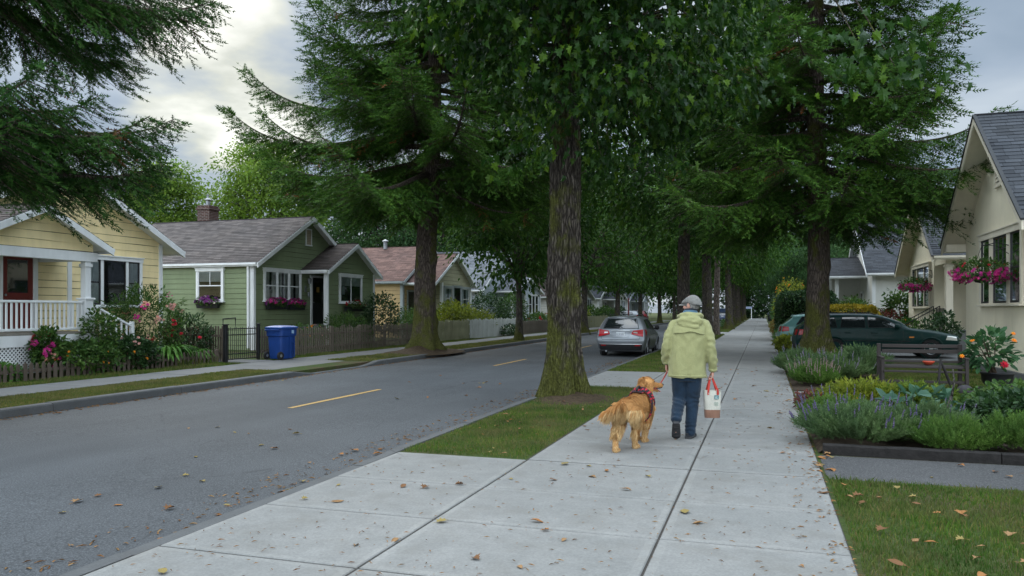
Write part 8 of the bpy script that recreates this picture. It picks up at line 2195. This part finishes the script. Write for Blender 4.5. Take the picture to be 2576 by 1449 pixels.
mb = MB(); mb.lathe([(0.0, 0.0), (0.16, 0.0), (0.22, 0.3), (0.19, 0.3), (0, 0.26)], (5.35, 33.55, 0.55), 16); mb.box2((5.1, 33.3, 0.50), (5.6, 33.8, 0.549)); mb.box2((5.13, 33.33, 0.0), (5.18, 33.38, 0.499)); mb.box2((5.52, 33.72, 0.0), (5.57, 33.77, 0.499)); mb.box2((5.13, 33.72, 0.0), (5.18, 33.77, 0.499)); mb.box2((5.52, 33.33, 0.0), (5.57, 33.38, 0.499)); mb.build('pot', TRIMBLACK, r)
rg = np.random.default_rng(71); P, d, l = shell(500, (5.35, 33.55, 0.98), (0.5, 0.5, 0.2), rg, 0.4, 0.4, -0.6, 3); mb = MB(); V, F = lance_template(); scatter(mb, V, F, P, frames(d+rg.normal(0, 0.4, P.shape), rg), 0.16); mb.build('foliage', L_LILY, r)
mb = MB(); q = unit(rg.normal(0, 1, (60, 3))); q = q[q[:, 2] > 0][:16]; blooms(mb, np.array([5.2, 33.5, 0.98])+q*(0.4, 0.4, 0.2), q, 0.06, rg, 1, 0.02); mb.build('blossoms', F_ORANGE, r)

# hedges and shrubs beyond the driveway
def hedge(label, lo, hi, m, seed, n=9000, ls=0.11, name='hedge', cat='hedge', mcore=None):
    rg = np.random.default_rng(seed); lo, hi = np.array(lo, float), np.array(hi, float); r = empty(name, ((lo[0]+hi[0])/2, (lo[1]+hi[1])/2, lo[2]), label, cat)
    u = rg.random((n, 3)); ax = rg.integers(0, 5, n); sz = hi-lo; P = lo+u*sz; Nn = np.zeros((n, 3)); e = 0.16
    for k, (a, s) in enumerate(((0, -1), (0, 1), (1, -1), (1, 1), (2, 1))):
        mk = ax == k; P[mk, a] = (hi[a] if s > 0 else lo[a])-s*e*rg.random(mk.sum())**2; Nn[mk, a] = s
    c = (lo+hi)/2; P += np.array([mnoise.noise(Vector((p[0]*1.1, p[1]*1.1, p[2]*1.1+seed)))*0.16 for p in P])[:, None]*Nn
    rd = np.minimum(1, (hi[2]-P[:, 2])/0.5); P[:, :2] = c[:2]+(P[:, :2]-c[:2])*(0.80+0.20*np.sqrt(np.clip(rd, 0, 1)))[:, None]
    D = Nn+rg.normal(0, 0.6, P.shape); V, F = leaf_template(); mb = MB(); scatter(mb, V, F, P, frames(D, rg), ls*rg.uniform(0.7, 1.3, n)); mb.build('foliage', m, r)
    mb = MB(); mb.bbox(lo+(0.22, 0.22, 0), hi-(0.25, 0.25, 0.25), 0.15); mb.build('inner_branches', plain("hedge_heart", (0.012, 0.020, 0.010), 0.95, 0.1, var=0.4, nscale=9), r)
hedge("tall clipped dark hedge along the pavement beyond the teal car", (0.72, 40.5, 0), (3.4, 45.2, 2.45), L_DARK, 801, 11000, 0.13)
hedge("low golden hedge behind the dark green car's roof", (2.5, 37.6, 0), (4.9, 38.8, 1.72), L_GOLD, 802, 4000, 0.12)
shrub("loose orange tipped shrub rising behind the tall hedge", (1.6, 49.5, 1.9), (1.0, 1.6, 1.6), L_YELL, 1500, 0.2, LANCE, 803, [(F_ORANGE, 14, 0.07, 2, 0.05, 0.2, 1)], name='shrub')
shrub("rounded green bush before the white stucco house", (4.3, 42.6, 1.2), (0.9, 0.9, 1.0), L_GREEN, 1900, 0.16, None, 804, name='shrub')
shrub("bronze red shrub in front of the white porch", (4.95, 39.8, 0.95), (1.3, 0.7, 0.75), L_BRONZE, 1300, 0.12, None, 805, name='shrub')
shrub("leafy light green shrub at the porch house's corner", (6.1, 40.9, 1.2), (0.7, 0.5, 1.3), L_GREEN, 1200, 0.2, None, 806, name='shrub', lump=0.5)
shrub("dark leafy shrub beside the driveway behind the green car", (6.0, 30.9, 0.7), (0.6, 0.9, 0.75), L_DARK, 1100, 0.14, None, 807, name='shrub')
shrub("low yellow green plants in a rough pot by the pavement before the dark green car", (0.82, 30.4, 0.30), (0.42, 0.6, 0.34), L_YELL, 1100, 0.11, None, 808, name='shrub')
shrub("green border plants along the pavement by the tall hedge", (0.85, 36.9, 0.35), (0.4, 1.6, 0.38), L_GREEN, 1300, 0.12, None, 809, [(F_WHITE, 8, 0.04, 1, 0, 0.2, 1)], name='shrub')
shrub("autumn tinted border plants far along the pavement", (0.9, 52.5, 0.5), (0.45, 3.0, 0.5), leafmat("autumn_border_leaves", [(0.16, 0.10, 0.03), (0.10, 0.13, 0.03), (0.22, 0.11, 0.03)], 0.3), 1300, 0.15, None, 810, name='shrub')
shrub("long leafy shrubs lining the far pavement", (1.6, 64, 1.3), (0.9, 7.0, 1.4), L_GREEN, 2400, 0.24, None, 811, name='shrub')
shrub("dark shrubs lining the pavement's far end", (1.7, 84, 1.5), (1.0, 9.0, 1.7), L_DARK, 2400, 0.3, None, 812, name='shrub')
shrub("grass tufted bush at the kerb beyond the silver car", (-3.2, 72.5, 0.35), (0.5, 1.2, 0.4), L_GREEN, 500, 0.14, None, 813, name='shrub')

for k, (x, y, rx, ry, rz_, lb_) in enumerate(((-9, 158, 9, 3, 5.0, "dense dark thicket closing the far end of the road"), (6, 152, 8, 3, 5.0, "dense dark thicket closing the far end of the pavement"), (-27, 135, 4, 22, 4.5, "dark thicket behind the far bungalows"), (-28, 88, 3, 20, 4.0, "dark thicket behind the cream and white bungalows"), (-27.5, 58, 2.5, 9, 4.0, "dark thicket behind the pale blue house"), (14, 110, 4, 22, 4.5, "dark thicket behind the red brick bungalow"), (-6, 185, 40, 5, 12, "high dark wood beyond the end of the street"))):
    shrub(lb_, (x, y, rz_*0.55), (rx, ry, rz_), L_DARK if k != 3 else L_GREEN, 5200, 0.55 if k < 6 else 1.0, None, 850+k, name='thicket', cat='bushes', inner=0.75, zmin=-0.5)
# posts and bins far down
mb = MB(); mb.bbox((-3.12, 91.3, 0), (-3.0, 91.42, 2.6), 0.01); single('sign_post', mb, WHITE, "white square post standing on the near verge down the street", "post")
r = empty('litter_bin', (0.95, 118, 0), "dark wheeled bin standing by the pavement's far end", "bin"); mb = MB(); R_ = [rrect(0.3, 0.3, 0.0, cx=0.95, cy=118), rrect(0.36, 0.36, 0.95, cx=0.95, cy=118)]; mb.grid(np.array(R_), closed=True); mb.build('bin_body', TRIMBLACK, r); mb = MB(); mb.bbox((0.55, 117.6, 0.951), (1.35, 118.4, 1.05), 0.03); mb.build('lid', CBLUE, r)
r = empty('blue_awning_stall', (-2.6, 146, 0), "blue canopied stand at the far end of the pavement", "stand"); mb = MB()
for x, y in ((-3.2, 145.5), (-2.0, 145.5), (-3.2, 146.5), (-2.0, 146.5)): mb.tube([(x, y, 0), (x, y, 1.9)], 0.05, 6)
mb.build('frame', WHITE, r); mb = MB(); mb.grid(np.array([[(-3.3, 145.4, 1.8), (-1.9, 145.4, 1.8)], [(-3.3, 146, 2.2), (-1.9, 146, 2.2)], [(-3.3, 146.6, 1.8), (-1.9, 146.6, 1.8)]])); mb.build('canopy', CBLUE, r)
mb = MB(); mb.tube([(-12.2, 74, 0), (-12.2, 74, 2.6)], 0.07, 8); mb.lathe([(0, 0.12), (0.09, 0.08), (0.09, 0), (0, 0)], (-12.2, 74, 2.58), 8); single('red_post', mb, plain("dark_red_post_paint", (0.14, 0.02, 0.02), 0.5), "dark red post on the far verge between street trees", "post")

# ---------------------------------------------------------------- fallen leaves
DRY = leafmat("dry_leaf", [(0.20, 0.10, 0.04), (0.28, 0.15, 0.06), (0.13, 0.06, 0.03), (0.30, 0.18, 0.08), (0.07, 0.045, 0.03)], 0.1, 0.75, 0.2, 9)
def m_dry(name, c):
    t = NT(name); t.color(t.ramp(t.noise(60, 5), [(0.3, sc(c, 0.6)), (0.7, sc(c, 1.2))])); t.set(0.8, 0.2); return t.m
DM = [m_dry("tan_dry_leaf", (0.27, 0.155, 0.07)), m_dry("brown_dry_leaf", (0.16, 0.078, 0.034)), m_dry("orange_dry_leaf", (0.30, 0.135, 0.045)), m_dry("yellow_dry_leaf", (0.24, 0.18, 0.06))]
def leaf_obj_mesh(kind, seed):
    rnd = random.Random(seed); curl = rnd.uniform(0.6, 2.2); n = 7; m_ = 6; rows = []
    if kind == 'oval':
        for i in range(n+1):
            q = i/n; w = 0.34*math.sin(math.pi*min(1, q*0.94+0.03))**0.8; rows.append([(q-0.5+0.03*rnd.random(), w*math.sin(s*curl)/curl*1.0, 0.05+0.42*w*(1-math.cos(s*curl))/curl+0.12*math.sin(q*3+seed)*q+0.02*rnd.random()) for s in np.linspace(-1, 1, m_)])
        mb = MB(); mb.grid(np.array(rows)); mb.tube([(-0.5, 0, 0.06), (-0.72, 0.05, 0.02)], 0.012, 4); return mb
    V, F = maple_template(); V = V.copy(); V[:, 0] -= 0.5; V[:, 2] = 0.06+abs(V[:, 1])*rnd.uniform(0.2, 0.6)+0.18*V[:, 0]**2*rnd.uniform(-0.4, 1.4)+np.array([rnd.uniform(0, 0.06) for _ in V]); mb = MB(); mb.add(V, F); mb.tube([(-0.5, 0, 0.06), (-0.8, 0.06, 0.03)], 0.012, 4); return mb
LM_ = []
for k in range(8):
    mb = leaf_obj_mesh('oval' if k < 5 else 'maple', 40+k)
    for j in range(2): LM_.append(mb.mesh('fallen_leaf', DM[(k+j*2) % 4], smooth=False))
def drop_leaves(pts, label, group, seed, zf, smin=0.06, smax=0.11):
    rnd = random.Random(seed)
    for (x, y) in pts:
        o = bpy.data.objects.new('fallen_leaf', rnd.choice(LM_)); COL.objects.link(o); s = rnd.uniform(smin, smax)*rnd.choice((0.75, 1, 1.1))
        o.location = (x, y, zf(x, y)); o.scale = (s, s, s*rnd.uniform(0.8, 1.5)); o.rotation_euler = (rnd.uniform(-0.15, 0.15), rnd.uniform(-0.15, 0.15), rnd.uniform(0, 6.28)); setp(o, label, "leaf", group)
rnd = random.Random(17)
pts = [(rnd.uniform(-3.7, 0.5) if y < 7.7 else rnd.uniform(-2.3, 0.5), y) for y in [3.2+19*rnd.random()**1.6 for _ in range(95)]]
pts = [p for p in pts if not (8.2 < p[1] < 10.3 and -2.0 < p[0] < -0.4)]+[(-1.40, 4.5)]
drop_leaves(pts, "dry brown leaf lying on the pale pavement slabs", "leaves on the pavement", 1, lambda x, y: 0.013)
pts = [(RX1-0.1-2.6*rnd.random()**2.2, 2.6+15*rnd.random()**1.2) for _ in range(72)]+[(RX0+0.15+0.5*rnd.random()**2, rnd.uniform(7, 17)) for _ in range(20)]+[(rnd.uniform(-10, -5), rnd.uniform(4, 20)) for _ in range(8)]
drop_leaves(pts, "dry tan leaf lying on the grey road near its kerbs", "leaves on the road", 2, lambda x, y: road_z(x)+0.003)
drop_leaves([(rnd.uniform(0.65, 3.6), rnd.uniform(3.8, 7.7)) for _ in range(68)], "dry curled leaf lying in the green lawn below the path", "leaves on the lawn", 3, lambda x, y: 0.03, 0.06, 0.105)
drop_leaves([(rnd.uniform(0.6, 3.4), rnd.uniform(7.85, 9.0)) for _ in range(12)]+[(rnd.uniform(0.5, 0.7), rnd.uniform(7.8, 9.1)) for _ in range(12)], "dry leaf lying on the dark path below the lavender bed", "leaves on the dark path", 4, lambda x, y: 0.008)
drop_leaves([(rnd.uniform(-3.7, -2.4), rnd.uniform(7.9, 13)) for _ in range(20)], "dry leaf caught in the verge grass near the mossy maple", "leaves on the verge", 5, lambda x, y: 0.03, 0.05, 0.09)
# fine litter: twigs, needles and crumbs
mb = MB(); rg = np.random.default_rng(3)
def crumbs(n, fx, fy, fz, l0, l1, w):
    x, y = fx(n), fy(n); a = rg.uniform(0, 2*np.pi, n); L = rg.uniform(l0, l1, n); d = np.stack([np.cos(a), np.sin(a), np.zeros(n)], -1)*L[:, None]/2; s = np.stack([-np.sin(a), np.cos(a), np.zeros(n)], -1)*(w*rg.uniform(0.5, 1.3, n))[:, None]/2; c = np.stack([x, y, fz(x)+rg.uniform(0.003, 0.012, n)], -1); k = np.stack([np.zeros(n), np.zeros(n), L*0.12], -1)
    mb.add(np.stack([c-d-s, c-d+s, c+s+k, c+d, c-s+k], 1).reshape(-1, 3), (np.arange(n)*5)[:, None]+np.arange(5)[None])
crumbs(1700, lambda n: rg.uniform(-3.75, 0.52, n), lambda n: 2.6+16*rg.random(n)**1.7, lambda x: np.full(len(x), 0.013), 0.012, 0.055, 0.006)
crumbs(500, lambda n: 0.54-0.35*rg.random(n)**2, lambda n: 3+18*rg.random(n)**1.4, lambda x: np.full(len(x), 0.013), 0.012, 0.06, 0.012)
crumbs(2200, lambda n: RX1-0.0-0.75*rg.random(n)**2.2, lambda n: 2.2+24*rg.random(n), lambda x: np.array([road_z(v) for v in x]), 0.02, 0.08, 0.012)
crumbs(1500, lambda n: RX0+0.04+0.28*rg.random(n)**2, lambda n: 5+40*rg.random(n)**1.3, lambda x: np.array([road_z(v) for v in x]), 0.03, 0.08, 0.022)
stuff("leaf_litter", mb, DRY, "crumbs of leaf and twig littering pavement and gutters")
